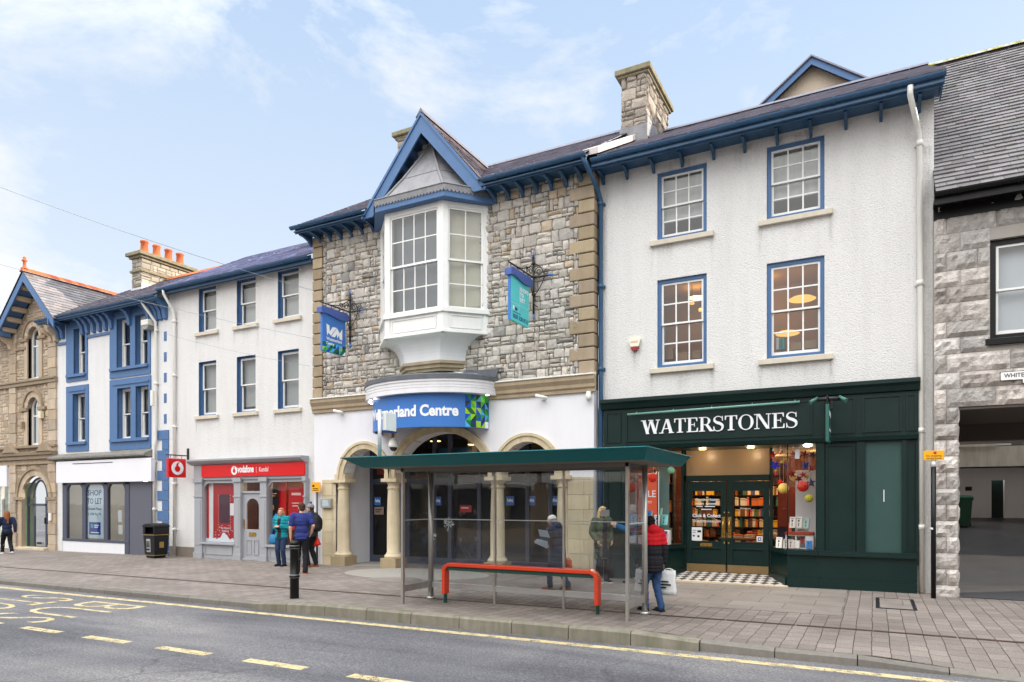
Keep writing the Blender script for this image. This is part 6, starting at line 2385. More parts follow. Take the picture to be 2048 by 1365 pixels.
for (a, b) in ((405, 469), (534, 609)):
 g = MB(); g.quad((vx(a), VF + .09, .41), (vx(b), VF + .09, .41), (vx(b), VF + .09, 2.4), (vx(a), VF + .09, 2.4)); g.build("shop_window", [G_SHOP], sfC, fix=False)
g = MB(); g.quad((x0, VF + .1, 2.12), (x1, VF + .1, 2.12), (x1, VF + .1, 2.4), (x0, VF + .1, 2.4)); g.build("transom_window", [G_SHOP], sfC, fix=False)
# door with arched light
d = MB()
dz0, dz1 = -.12, 2.05
P = [(x0, dz0), (x1, dz0), (x1, dz1), (x0, dz1)]
xm, hw_ = (x0 + x1) / 2, (x1 - x0) * .32
hole = [(xm - hw_, .88), (xm + hw_, .88)] + arch_pts(xm, hw_, 1.62, .26, 12)
d.wall(P, [hole], VF + .08, .05)
for (a, b) in ((x0 + .16, xm - .05), (xm + .05, x1 - .16)):
 for (c, e, f_, h) in ((a, b, .06, .09), (a, b, .52, .55), (a, a + .03, .09, .52), (b - .03, b, .09, .52)):
  d.box(c, e, VF + .06, VF + .08, f_, h)
d.box(x0, x1, VF + .0, VF + .08, dz0, dz0 + .06)
door = d.build("door", [M_GREYPAINT], bC)
g = MB(); g.quad((xm - hw_, VF + .11, .88), (xm + hw_, VF + .11, .88), (xm + hw_, VF + .11, 1.9), (xm - hw_, VF + .11, 1.9)); g.build("pane", [G_SHOP], door, fix=False)
k = MB(); k.box(xm - .16, xm + .16, VF + .065, VF + .08, .66, .78); k.box(x0 + .05, x0 + .09, VF + .05, VF + .08, .9, 1.2); k.build("letterbox", [M_BRASS], door)
# sign
sx0, sx1 = vx(405), vx(611)
vs_ = thing("shop_sign", "long red vodafone Kendal fascia sign with white round logo", "shop sign", (-18, VF, 2.8))
mb = MB(); mb.box(sx0, sx1, VF - .05, VF, 2.6, 3.0); mb.build("sign_board", [M_VRED], vs_, .006)
def voda(parent, fn, r):
 """white disc with a quotation-mark drop"""
 b = MB()
 n = 28
 b.add([fn(r * math.cos(2 * math.pi * k / n), r * math.sin(2 * math.pi * k / n), .003) for k in range(n)], [tuple(range(n))])
 b.build("logo_disc", [M_LETWHITE], parent, fix=False)
 b = MB()
 P = [(.46 * r * math.cos(math.pi * (.62 + 1.78 * k / 20)), -.12 * r + .46 * r * math.sin(math.pi * (.62 + 1.78 * k / 20))) for k in range(21)]
 P += [(.1 * r, .42 * r), (.2 * r, .7 * r), (.42 * r, .9 * r), (.1 * r, .86 * r), (-.12 * r, .68 * r), (-.26 * r, .42 * r)]
 tri = tessellate_polygon([[Vector((p[0], p[1], 0)) for p in P]])
 b.add([fn(p[0], p[1], .006) for p in P], [tuple(t) for t in tri])
 b.build("logo_mark", [M_VRED], parent, fix=False)
lxc = vx(471)
voda(vs_, lambda a, b, d: Vector((lxc + a, VF - .05 - d, 2.8 + b)), .145)
text("lettering", "vodafone", M_LETWHITE, vs_, on_wall(vx(477.5), VF - .051, 2.72), vx(510) - vx(477.5), .24, offset=.035, depth=.003)
text("lettering", "Kendal", M_LETWHITE, vs_, on_wall(vx(521), VF - .051, 2.74), vx(539) - vx(521), .15, depth=.003)
mb = MB(); mb.box(vx(515) - .004, vx(515) + .004, VF - .053, VF - .05, 2.7, 2.9); mb.build("divider", [M_LETWHITE], vs_)
# hanging square sign
hx = PX(377, CY)
hs = thing("hanging_sign", "square red hanging sign with white disc logo beside the blue quoins", "hanging sign", (hx, CY, 3.3))
mb = MB(); mb.box(hx - .06, hx + .06, 14.9, 15.56, 2.6, 3.24); mb.build("sign_board", [M_VRED], hs, .01)
voda(hs, lambda a, b, d: Vector((hx + .061 + d, 15.23 + a, 2.92 + b)), .23)
mb = MB(); mb.tube([(hx, 14.85, 3.36), (hx, CY, 3.36)], .02, 8); mb.box(hx - .04, hx + .04, CY - .04, CY, 3.12, 3.62)
for yy in (15.02, 15.44): mb.tube([(hx, yy, 3.24), (hx, yy, 3.36)], .01, 6)
mb.build("bracket", [M_IRON], hs)
# phone shop window displays
def pboard(ua, ub, z0, z1, Y, m_, name, label, cat, t=.02):
 b = MB(); b.box(PX(ua, Y), PX(ub, Y), Y, Y + t, z0, z1)
 return tag(b.build(name, [m_]), label, cat)
M_VR2 = mat("window_vinyl_red", (196, 22, 30), .4, .4, var=.12, vscale=1.5)
pboard(404, 417, .42, 2.42, 15.72, M_VR2, "vinyl_sheet", "narrow red panel at the left edge of the left phone shop window", "poster panel")
pboard(418, 426, .42, 2.42, 15.74, M_PAPER, "display_post", "white post in the left phone shop window", "display post")
po = thing("window_poster", "large red poster with dark screen and snow scene in the left phone shop window", "poster", (vx(448), 15.75, 1))
Y = 15.72
mb = MB(); mb.box(PX(427, Y), PX(470, Y), Y, Y + .02, .42, 2.42); mb.build("sheet", [mat("poster_deep_red", (168, 20, 30), .4, .4, var=.15, vscale=2)], po)
mb = MB(); mb.box(PX(439, Y), PX(459, Y), Y - .004, Y, 1.05, 2.02); mb.build("screen_print", [mat("dark_plum", (70, 34, 52), .4, .4, var=.25, vscale=6)], po)
mb = MB()
for k in range(12):
 mb.ball((PX(437, Y), Y - .004, 1.0 + k * .09), .012, 6, 4); mb.ball((PX(461, Y), Y - .004, 1.0 + k * .09), .012, 6, 4)
for k in range(26):
 uu = rnd.uniform(430, 467); mb.ball((PX(uu, Y), Y - .003, rnd.uniform(.5, 1.0)), .014, 6, 4)
mb.build("snow_dots", [M_LETWHITE], po)
text("lettering", "The Nation's", M_LETWHITE, po, on_wall(PX(441, Y), Y - .004, .86), .5, .07, depth=.003)
text("lettering", "Network", M_LETWHITE, po, on_wall(PX(444, Y), Y - .004, .76), .34, .07, depth=.003)
mb = MB()
P = [(vx(404), .42), (vx(469), .42), (vx(469), .5)]
n = 24
for k in range(n + 1):
 f = 1 - k / n
 P.append((vx(404) + (vx(469) - vx(404)) * f, .53 + .03 * math.sin(k * 1.9) + (.2 * max(0, math.sin((f - .45) / .55 * math.pi * 2.1)) if f > .45 else 0)))
mb.prism(P, "y", 15.68, 15.71)
tag(mb.build("snow_cutout", [mat("snow_card", (222, 230, 238), .6, .3, var=.05)]), "white snowdrift cutout along the bottom of the left phone shop window", "window cutout")
mb = MB(); Y = 15.66; mb.box(PX(460, Y), PX(468, Y), Y, Y + .004, 1.32, 1.72); tag(mb.build("notice", [M_PAPER]), "white paper notice at the right of the left phone shop window", "notice")
# right window
blkp = pboard(534, 556, .6, 2.2, 15.78, mat("black_screen_panel", (26, 24, 30), .3, .5), "display_board", "black display panel in the right phone shop window", "display panel")
for (a, b, c, e, col) in ((537, 549, 1.55, 1.62, (226, 150, 60)), (540, 543, 1.62, 1.8, (226, 140, 50)), (545, 549, 1.6, 1.78, (226, 120, 40))):
 pass
mb = MB(); Y = 15.775
for (a, b, c, e) in ((536, 553, 2.02, 2.05), (538, 550, 1.95, 1.98), (541, 543, 1.5, 1.78), (541, 548, 1.5, 1.53), (546, 548, 1.5, 1.66), (541, 548, 1.64, 1.67)):
 mb.box(PX(a, Y), PX(b, Y), Y - .004, Y, c, e)
mb.build("print", [mat("amber_print", (232, 160, 70), .5, .3)], blkp)
mb = MB(); Y = 15.76
mb.hexa([(PX(537, Y), Y, 1.0), (PX(540, Y), Y, .98), (PX(540, Y), Y + .01, .98), (PX(537, Y), Y + .01, 1.0), (PX(551, Y), Y, 1.4), (PX(556, Y), Y, 1.38), (PX(556, Y), Y + .01, 1.38), (PX(551, Y), Y + .01, 1.4)])
mb.build("streak", [mat("sky_streak", (80, 150, 220), .5, .3)], blkp)
pboard(558, 572, .45, 2.4, 15.85, M_VR2, "vinyl_sheet", "tall red panel at the middle of the right phone shop window", "poster panel")
redp = pboard(577, 609, .9, 2.25, 15.8, mat("poster_red3", (190, 28, 34), .4, .4, var=.12, vscale=3), "window_poster", "wide red poster at the right of the right phone shop window", "poster")
mb = MB(); Y = 15.795
for (a, b, c, e) in ((583, 602, 1.98, 2.06), (584, 600, 1.72, 1.75), (585, 604, 1.63, 1.66), (586, 600, 1.2, 1.3)):
 mb.box(PX(a, Y), PX(b, Y), Y - .004 - .0, Y, c, e)
mb.build("print", [mat("pale_pink_print", (232, 190, 186), .5, .3)], redp)
mb = MB()
ex0, ex1 = SFX0 + .05, SFX1 - .05
mb.quad((ex0, 18.2, -.2), (ex1, 18.2, -.2), (ex1, 18.2, 2.7), (ex0, 18.2, 2.7), 0)
mb.quad((ex0, CY + .12, -.2), (ex0, 18.2, -.2), (ex0, 18.2, 2.7), (ex0, CY + .12, 2.7), 0)
mb.quad((ex1, CY + .12, -.2), (ex1, 18.2, -.2), (ex1, 18.2, 2.7), (ex1, CY + .12, 2.7), 0)
mb.quad((ex0, CY + .1, 2.7), (ex1, CY + .1, 2.7), (ex1, 18.2, 2.7), (ex0, 18.2, 2.7), 1)
mb.quad((ex0, CY + .1, -.1), (ex1, CY + .1, -.1), (ex1, 18.2, -.1), (ex0, 18.2, -.1), 2)
mb.build("shop_interior", [mat("phone_shop_wall", (150, 96, 66), .8, .3, var=.1), MATS["shop_ceiling"], M_DARKWOOD], bC, fix=False)
lamp(vx(500), 16.8, 2.68, "ceiling lamp inside the red phone shop behind the door", .14, 8)
lamp(vx(575), 16.5, 2.68, "ceiling lamp inside the red phone shop's right window", .14, 9)

# counter with orange light
mb = MB(); mb.box(vx(486), vx(516), 17.4, 17.9, -.1, .95); mb.box(vx(484), vx(518), 17.35, 17.95, .95, 1.0)
tag(mb.build("shop_counter", [M_WOOD], None, .005), "wooden counter seen through the arched light of the grey shop door", "counter")
# parking plate on post
def sign_post(u, Y, vtop, vb, base, w, h, label, lines, name="parking_sign", pole_m=None, pr=.035):
 x = PX(u, Y)
 t = thing(name, label, "sign post", (x, Y, base))
 zt, zb = PZ(u, vtop, Y), PZ(u, vb, Y)
 b = MB(); b.tube([(x, Y, base - .05), (x, Y, zb + .02)], pr, 12); b.build("pole", [pole_m or M_BLACK], t)
 b = MB(); b.box(x - w / 2, x + w / 2, Y - pr - .02, Y - pr, zb, zt); b.build("plate", [M_YELLOW], t, .004)
 return t, x, zb, zt, Y - pr - .021
t, x, zb, zt, yy = sign_post(634, 15.35, 965, 985, gz(-14.8), .36, .3, "small yellow plate on a grey post by the door entry box", [], pole_m=mat("grey_post", (84, 84, 86), .5, .4))
mb = MB()
for (a, b, c, e) in ((-.13, -.05, .16, .22), (-.12, .1, .1, .12), (-.12, .12, .05, .07)): mb.box(x + a, x + b, yy - .003, yy, zb + c, zb + e)
mb.build("print", [M_LETBLACK], t)

# ------------------------------------------------------------------ BLUE-TRIMMED VACANT SHOP BUILDING
BX0, BX1 = -29.0, -22.05
bB = thing("vacant_shop_building", "white building with bright blue window surrounds and quoins over an empty shop", "building", (-25.5, CY, 0))
def bx(u): return PX(u, CY)
HOLES = [(bx(149), bx(172), 6.78, 8.55), (bx(235), bx(262), 6.78, 8.6), (bx(272), bx(297), 6.78, 8.6), (bx(147), bx(172), 4.12, 6.0), (bx(236), bx(263), 4.12, 6.0), (bx(273), bx(299), 4.12, 6.0)]
mb = MB()
sx0, sx1 = bx(125), bx(303)
outer = [(BX0, -.6), (sx0, -.6), (sx0, 2.7), (sx1, 2.7), (sx1, -.6), (BX1, -.6), (BX1, 8.95), (BX0, 8.95)]
mb.wall(outer, [rect(*h) for h in HOLES], CY, .3, 0, 1)
mb.build("wall", [M_ROUGH2, M_BLUE], bB, fix=False)
mb = MB()
def surround(x0, x1, z0, z1, holes):
 mb.wall(rect(x0, x1, z0, z1), [rect(*h) for h in holes], CY - .04, .06)
 for (a, b) in (((x0, z0), (x1, z0)), ((x1, z0), (x1, z1)), ((x1, z1), (x0, z1)), ((x0, z1), (x0, z0))):
  mb.quad((a[0], CY - .04, a[1]), (b[0], CY - .04, b[1]), (b[0], CY, b[1]), (a[0], CY, a[1]))
surround(bx(134), bx(176), 6.5, 8.88, [HOLES[0]])
surround(bx(221), bx(302), 6.4, 8.88, HOLES[1:3])
surround(bx(134), bx(178), 3.74, 6.32, [HOLES[3]])
surround(bx(221), bx(303), 3.7, 6.34, HOLES[4:6])
for (a, b, z) in ((137, 174, 6.66), (224, 299, 6.66), (137, 175, 4.0), (224, 300, 4.0)):
 mb.box(bx(a), bx(b), CY - .12, CY - .04, z, z + .1)
mb.box(bx(176), bx(221), CY - .05, CY, 8.1, 8.2)
mb.box(bx(117), bx(134), CY - .05, CY, 8.02, 8.12)
for (a, b, z) in ((140, 172, 6.1), (228, 300, 6.12)): mb.box(bx(a), bx(b), CY - .07, CY - .04, z, z + .06)
mb.build("window_surround", [M_BLUE], bB, fix=False)
for i, h in enumerate(HOLES):
 sash_window(bB, *h, CY, .18, .03, 1, 1, M_WHITE, sill=False, blind=M_NETBLIND if i < 3 else M_CREAM, blind_drop=.95 if i < 3 else .45, room=M_ROOM if i >= 3 else M_DARK, sashw=.06)
# slats of the blinds
mb = MB()
for h in HOLES[:3]:
 z = h[2] + .15
 while z < h[3] - .08:
  mb.box(h[0] + .04, h[1] - .04, CY + .36, CY + .375, z, z + .022)
  z += .06
mb.build("blind_slats", [mat("pale_slat", (110, 116, 140), .6, .3)], bB)
# eaves
EB = 8.9
gutter(bB, bx(98), BX1 - .06, 15.1, EB + .08, [M_EAVE], r=.08, bracket=1.1)
mb = MB(); mb.box(bx(100), BX1 - .02, 15.26, CY, EB, EB + .03); mb.box(bx(100), BX1 - .02, 15.22, 15.26, EB - .1, EB + .12); mb.box(bx(100), BX1 - .02, 15.17, 15.22, EB - .05, EB + .02); mb.build("soffit", [M_EAVE], bB)
for u in (120, 128, 168, 178, 190, 202, 214, 226, 262, 300, 308, 316, 324, 333):
 x = bx(u)
 mb = MB(); mb.prism([(CY, EB), (15.3, EB), (15.3, EB - .12), (15.42, EB - .16), (15.55, EB - .34), (15.6, EB - .62), (CY, EB - .66)], "x", x - .08, x + .08); mb.build("eave_bracket", [M_BLUE], bB)
mb = MB(); mb.box(bx(300), bx(316), CY - .05, CY, 8.1, 8.2); mb.build("band", [M_BLUE], bB)
mb = MB()
mb.add([(BX0, 15.2, EB + .1), (BX1 - .1, 15.2, EB + .1), (BX1 - .1, 19.2, EB + 2.44), (BX0, 19.2, EB + 2.44), (BX1 - .1, 23, EB), (BX0, 23, EB)], [(0, 1, 2, 3), (3, 2, 4, 5)], 1)
slates(mb, (BX0, 15.2, EB + .12), (1, 0, 0), Vector((0, 4, 2.34)).normalized(), BX1 - BX0 - .1, 4.6, .3, .2)
x = BX0
while x < BX1 - .2:
 t = rnd.uniform(.8, 1.15); mb.prism([(19.05, EB + 2.42), (19.2, EB + 2.58), (19.35, EB + 2.42), (19.2, EB + 2.48)], "x", x, x + .44, 2, (t, t, t)); x += .45
roofB = mb.build("roof", [M_SLATE, M_SLATE_LEAD, M_TERRA], bB, fix=False)
# chimney with four pots
mb = MB()
hx0, hx1, hy0, hy1 = -27.75, -27.1, 18.0, 20.4
mb.box(hx0 + .02, hx1 - .02, hy0 + .02, hy1 - .02, 9.8, 12.0, 1)
def ytint():
 g = rnd.uniform(.58, .92); return (g, g * .93, g * .8)
rubble(mb, hx0, hx1, 10.2, 12.0, hy0 + .02, tint=lambda: tuple(.75 * v for v in ytint()), d=(.01, .025), rough=.006)  # street face tinted darker than the side, shade put into its colour
rubble(mb, hy0, hy1, 10.2, 12.0, hx1 - .02, tint=ytint, axis="x", band=(.2, .26), cell=(.3, .5), d=(.01, .025), rough=.006)
chB = mb.build("chimney", [M_STONE, M_MORTAR], bB)
mb = MB()
mb.box(hx0 - .06, hx1 + .06, hy0 - .06, hy1 + .06, 11.42, 11.52); mb.box(hx0 - .08, hx1 + .08, hy0 - .08, hy1 + .08, 12.0, 12.1); mb.box(hx0 - .18, hx1 + .18, hy0 - .18, hy1 + .18, 12.1, 12.24)
mb.build("chimney_cap", [MATS["mossy_cap_stone"]], chB, .015)
for k in range(4):
 mb = MB(); yy = 18.35 + k * .56; t = rnd.uniform(.85, 1.1)
 mb.lathe([(.19, 12.22), (.19, 12.3), (.17, 12.32), (.14, 12.74), (.17, 12.77), (.17, 12.84), (.12, 12.84), (.12, 12.7)], -27.42, yy, 16, 0, (t, t, t))
 mb.build("chimney_pot", [M_TERRA], chB)
mb = MB(); mb.box(hx0 - .02, hx1 + .02, hy0 - .02, hy0, 9.9, 10.75); mb.box(hx1 - .0, hx1 + .025, hy0, hy1, 10.3, 10.95); mb.build("lead_flashing", [mat("pale_lead", (190, 192, 198), .5, .4, var=.15)], chB)
# quoins
mb = MB()
z = -.35
i = 0
while z < 4.2:
 w = .36 if i % 2 else .62
 mb.box(BX1 - .02 - w, BX1 - .02, CY - .03, CY + .0, z + .004, z + .35); z += .36; i += 1
mb.build("quoins", [M_BLUE], bB, .006)
z = 4.55
while z < 8.2:
 mb = MB(); mb.box(BX1 - .3, BX1 - .15, CY - .012, CY, z, z + .34); mb.build("quoin_block", [M_BLUE], bB, .006); z += .735
dpx = PX(312, 15.62)
downpipe(bB, [(dpx - .25, 15.2, 8.95), (dpx - .22, 15.3, 8.75), (dpx, 15.6, 8.2), (dpx, 15.62, 4.0), (dpx - .1, 15.62, 3.7), (dpx - .1, 15.62, .2)], [M_UPVC], .05, collars=[(dpx, 15.62, 7.9), (dpx, 15.62, 6.0), (dpx - .1, 15.62, 3.2), (dpx - .1, 15.62, 1.5)])
mb = MB(); mb.box(dpx - .16, dpx - .02, 15.5, 15.62, 5.2, 5.75); mb.build("cable_box", [M_UPVC], bB, .01)
# cornice ledge, blank fascia, shopfront
mb = MB(); mb.prism([(CY, 3.4), (CY, 3.66), (15.42, 3.54), (15.38, 3.5), (15.38, 3.44), (15.48, 3.4)], "x", bx(111), bx(305)); mb.build("ledge", [mat("mossy_ledge", (130, 128, 124), .9, .2, var=.3, vscale=4, bump=(20, .5, .02), streak=.5, dirt=(70, 72, 60))], bB)
fsn = thing("blank_shop_sign", "long blank white fascia board over the empty shop", "shop sign", (bx(205), 15.45, 2.9))
mb = MB(); mb.box(PX(112, 15.45), PX(302, 15.45), 15.45, 15.6, 2.5, 3.34); mb.build("sign_board", [mat("white_board", (226, 226, 232), .5, .4, var=.04, vscale=1.5)], fsn, .01)
mb = MB(); mb.box(PX(145, 15.44), PX(225, 15.44), 15.44, 15.45, 3.22, 3.25); mb.build("seam", [M_ANTHRA_P], fsn)
S2 = 15.6
def sx(u): return PX(u, S2)
mb = MB()
for (a, b) in ((125, 133), (164, 171), (207, 215), (249, 258)):
 mb.box(sx(a), sx(b), S2, S2 + .12, -.4 if a == 249 else .25, 2.5)
mb.box(sx(125), sx(258), S2 - .01, S2 + .13, .22, .32); mb.box(sx(125), sx(258), S2, S2 + .12, 2.42, 2.5)
for (a, b) in ((133, 164), (171, 207), (215, 249)):
 for (xx, s) in ((sx(a), 1), (sx(b), -1)):
  P = [(xx, 2.42), (xx + s * .16, 2.42), (xx + s * .06, 2.34), (xx, 2.2)]
  mb.prism(P, "y", S2 + .01, S2 + .1)
sfB = mb.build("shopfront", [M_ANTHRA], bB, .005)
mb = MB(); mb.box(sx(258), sx(302), S2 + .02, S2 + .1, -.4, 2.5); mb.build("door", [M_ANTHRA_P], bB)
mb = MB(); mb.box(sx(125), sx(249), S2 + .01, S2 + .14, -.5, .22); mb.build("stall_riser", [M_RENDER], bB)
for (a, b) in ((133, 164), (171, 207), (215, 249)):
 g = MB(); g.quad((sx(a), S2 + .06, .32), (sx(b), S2 + .06, .32), (sx(b), S2 + .06, 2.42), (sx(a), S2 + .06, 2.42)); g.build("shop_window", [G_WIN], sfB, fix=False)
mb = MB()
xa, xb = sx(126), sx(302)
mb.quad((xa, 19, -.3), (xb, 19, -.3), (xb, 19, 2.6), (xa, 19, 2.6), 0); mb.quad((xa, S2 + .14, -.3), (xa, 19, -.3), (xa, 19, 2.6), (xa, S2 + .14, 2.6), 0)
mb.quad((xb, S2 + .14, -.3), (xb, 19, -.3), (xb, 19, 2.6), (xb, S2 + .14, 2.6), 0); mb.quad((xa, S2 + .14, 2.6), (xb, S2 + .14, 2.6), (xb, 19, 2.6), (xa, 19, 2.6), 0)
mb.quad((xa, S2 + .14, -.1), (xb, S2 + .14, -.1), (xb, 19, -.1), (xa, 19, -.1), 1)
mb.build("shop_interior", [mat("empty_shop_wall", (206, 200, 186), .9, .2, var=.06), M_WOOD], bB, fix=False)
lamp((xa + xb) / 2, 17.2, 2.58, "ceiling lamp inside the empty shop", .14, 26, E_WHITE, col=(1, .95, .85))
tl = thing("to_let_poster", "tall pale blue SHOP TO LET poster in the middle pane of the empty shop", "poster", (sx(190), S2 + .1, 1.4))
Y = S2 + .08
x0, x1 = PX(171.5, Y), PX(207, Y)
mb = MB(); mb.box(x0, x1, Y, Y + .01, .36, 2.4); mb.build("sheet", [mat("pale_blue_poster", (216, 234, 244), .6, .3, var=.05)], tl)
wx = x1 - x0
for s, zz, hh, ww, mm in (("SHOP", 2.0, .22, .78, M_LETNAVY), ("TO LET", 1.68, .22, .82, M_LETNAVY), ("Ground Floor", 1.44, .11, .8, M_LETNAVY), ("1,128 Sq Ft", 1.22, .12, .72, M_LETNAVY)):
 text("lettering", s, mm, tl, on_wall(x0 + wx * (1 - ww) / 2, Y - .001, zz), wx * ww, hh, offset=.02, depth=.003)
mb = MB(); mb.box(x0 + .2 * wx, x1 - .16 * wx, Y - .004, Y, .5, .98); mb.build("logo_panel", [mat("royal_blue_print", (24, 60, 160), .5, .3)], tl)
mb = MB(); mb.box(x0 + .3 * wx, x0 + .42 * wx, Y - .007, Y - .004, .76, .9, 0, lc((70, 190, 220))); mb.box(x0 + .48 * wx, x0 + .76 * wx, Y - .007, Y - .004, .84, .88); mb.box(x0 + .48 * wx, x0 + .7 * wx, Y - .007, Y - .004, .77, .81); mb.box(x0 + .3 * wx, x0 + .76 * wx, Y - .007, Y - .004, .56, .6)
mb.build("print", [M_COLOURED], tl)
for (u, z0, z1, lab) in ((240, 1.0, 1.45, "upper white sheet taped in the right pane of the empty shop"), (241, .55, .9, "lower white sheet taped in the right pane of the empty shop")):
 mb = MB(); x = PX(u, Y); mb.box(x - .12, x + .12, Y, Y + .004, z0, z1); tag(mb.build("notice", [M_PAPER]), lab, "notice")
x, z = bx(304), PZ(304, 652, CY)
fl = thing("floodlight", "grey boxy floodlight fixed under the blue eaves by the downpipe", "floodlight", (x, CY, z))
mb = MB(); mb.box(x - .2, x + .2, CY - .3, CY - .02, z - .04, z + .16); mb.build("housing", [M_UPVC], fl, .01)
mb = MB(); mb.prism([(x - .2, z - .04), (x + .2, z - .04), (x + .13, z - .18), (x - .13, z - .18)], "y", CY - .28, CY - .04); mb.build("lens", [mat("grey_lens", (140, 144, 140), .3, .5)], fl)

# ------------------------------------------------------------------ SANDSTONE GABLED BUILDING (far left)
AX0, AX1 = -36.0, -29.0
bA = thing("gabled_stone_building", "warm sandstone building with blue bargeboards, arched windows and arched door", "building", (-31.5, CY, 0))
M_ASH = mat("warm_ashlar", (190, 175, 158), .9, .2, var=.2, vscale=4, bump=(40, .3, .008), attr=True, streak=.3, dirt=(110, 96, 80))
AGX, AGH, APZ = -30.24, 2.1, 11.0
def archhole(cx, hw, z0, zs, rise, n=12): return [(cx - hw, z0), (cx + hw, z0)] + arch_pts(cx, hw, zs, rise, n)
WA1 = archhole(-30.68, .42, 6.85, 8.55, .45)
WA2 = archhole(-30.68, .42, 4.1, 5.65, .43)
DA = archhole(-30.55, .98, -.5, 1.95, .88, 16)
mb = MB()
outer = [(AX0, -.6), (-32.6, -.6), (-32.6, 2.6), (-32.58, -.6 + .0)] 
outer = [(AX0, 2.6), (-32.5, 2.6), (-32.5, -.6), (-31.53, -.6)] + list(reversed(arch_pts(-30.55, .98, 1.95, .88, 16))) + [(-29.57, -.6), (AX1, -.6), (AX1, 8.9), (AGX + AGH - .2, 8.9), (AGX, APZ - .3), (AGX - AGH + .2, 8.9), (AX0, 8.9)]
mb.wall(outer, [WA1, WA2], CY, .28)
mb.build("wall", [mat("buff_mortar", (150, 136, 120), .95, .1, var=.2, vscale=9)], bA, fix=False)
def atint():
 g = rnd.uniform(.72, 1.08); a = rnd.uniform(0, .12)
 return (g, g * (1 - a * .5), g * (1 - a * 1.4))
def clearA(x, z):
 for (cx, hw, z0, z1) in ((-30.68, .62, 6.8, 9.3), (-30.68, .62, 4.0, 6.35), (-30.55, 1.2, -1, 3.1)):
  if abs(x - cx) < hw and z0 < z < z1: return False
 if z > 8.9: return z < APZ - .45 - abs(x - AGX) * 1.02
 if z < 2.75 and x < -32.5: return False
 return True
mb = MB()
rubble(mb, AX0, AX1 - .5, -.4, 10.7, CY + .01, inside=clearA, tint=atint, band=(.22, .34), cell=(.3, .55), d=(.012, .03), rough=.006)
mb.build("stonework", [M_ASH], bA, fix=False)
for (cx, hw, zs, rise, z0, wd) in ((-30.68, .42, 8.55, .45, 6.85, .24), (-30.68, .42, 5.65, .43, 4.1, .24), (-30.55, .98, 1.95, .88, -.4, .26)):
 mb = MB(); A = arch_pts(cx, hw + wd, zs, rise + wd, 16); B = arch_pts(cx, hw, zs, rise, 16)
 for k in range(16):
  t = atint(); mb.prism([A[k], A[k + 1], B[k + 1], B[k]], "y", CY - .05, CY + .1, 0, t)
 A2 = arch_pts(cx, hw + wd + .09, zs, rise + wd + .09, 16)
 for k in range(16): mb.prism([A2[k], A2[k + 1], A[k + 1], A[k]], "y", CY - .1, CY + .02, 0, (.62, .58, .5))
 for s in (-1, 1):
  mb.box(cx + s * hw, cx + s * (hw + wd), CY - .05, CY + .1, z0, zs, 0, atint())
  mb.box(cx + s * (hw - .02), cx + s * (hw + wd + .3), CY - .1, CY, zs - .12, zs, 0, (.6, .56, .5))
 mb.build("arch_stones", [M_ASH], bA, fix=False)
for (x0, x1) in ((-29.55, AX1), (-32.45, -31.95)):
 mb = MB(); z = -.4; k = 0
 while z < 8.6:
  h = .42; t = atint(); mb.box(x0, x1, CY - .07 - (.0 if k % 2 else .015), CY + .02, z + .005, z + h - .005, 0, t); z += h; k += 1
 mb.build("pilaster", [M_ASH], bA, .012)
mb = MB()
for (z0, z1, o, t) in ((6.58, 6.72, .12, .6), (6.72, 6.8, .16, .55), (3.98, 4.08, .14, .55), (3.3, 3.5, .1, .8), (3.5, 3.66, .2, .55), (3.66, 3.8, .26, .45), (8.1, 8.22, .08, .6)):
 if z0 == 8.1:
  for (a, b) in ((-29.75, AX1 + .04), (-31.95, -31.2)): mb.box(a, b, CY - o, CY, z0, z1, 0, (t, t * .95, t * .86))
 else: mb.box(AX0, AX1 + .04, CY - o, CY, z0, z1, 0, (t, t * .95, t * .86))
for cx in (-29.5, -32.1): mb.prism([(cx - .5, 3.8), (cx + .5, 3.8), (cx, 4.2)], "y", CY - .3, CY, 0, (.6, .56, .5))
mb.build("string_course", [M_ASH], bA, .01)
# windows, door
for (cx, hw, z0, zs, rise) in ((-30.68, .42, 6.85, 8.55, .45), (-30.68, .42, 4.1, 5.65, .43)):
 w = MB()
 A = [(cx - hw, z0)] + [] ; 
 O = archhole(cx, hw, z0, zs, rise, 12); I = archhole(cx, hw - .08, z0 + .1, zs, rise - .08, 12)
 w.sheet(O, [I], lambda a, b: (a, CY + .14, b))
 for i in range(len(I)):
  a, b = I[i], I[(i + 1) % len(I)]; w.quad((a[0], CY + .14, a[1]), (b[0], CY + .14, b[1]), (b[0], CY + .2, b[1]), (a[0], CY + .2, a[1]))
 w.box(cx - hw + .08, cx + hw - .08, CY + .145, CY + .19, zs - .35, zs - .29)
 win = w.build("window", [M_WHITE], bA, fix=False)
 g = MB(); g.sheet(I, [], lambda a, b: (a, CY + .17, b)); g.build("pane", [G_WIN], win, fix=False)
 g = MB(); g.quad((cx - .6, CY + .6, z0 - .2), (cx + .6, CY + .6, z0 - .2), (cx + .6, CY + .6, zs + .6), (cx - .6, CY + .6, zs + .6)); g.build("blind", [mat("pale_curtain", (206, 212, 206), .9, .2, var=.15, vscale=1.4)], win, fix=False)
w = MB()
O = archhole(-30.55, .98, -.3, 1.95, .88, 16)
def bars(b, y0, y1):
 for x in (-31.49, -31.02, -30.12, -29.65): b.box(x - .045, x + .045, y0, y1, -.25, 1.95)
 b.box(-31.5, -29.6, y0, y1, 1.58, 1.68)
bars(w, CY + .16, CY + .22)
w.box(-31.5, -29.6, CY + .15, CY + .23, -.25, -.1)
for (hw, rise) in ((.93, .84), (.5, .74)):
 w.tube([(p[0], CY + .19, p[1]) for p in arch_pts(-30.55, hw, 1.9, rise, 18)], .045, 6)
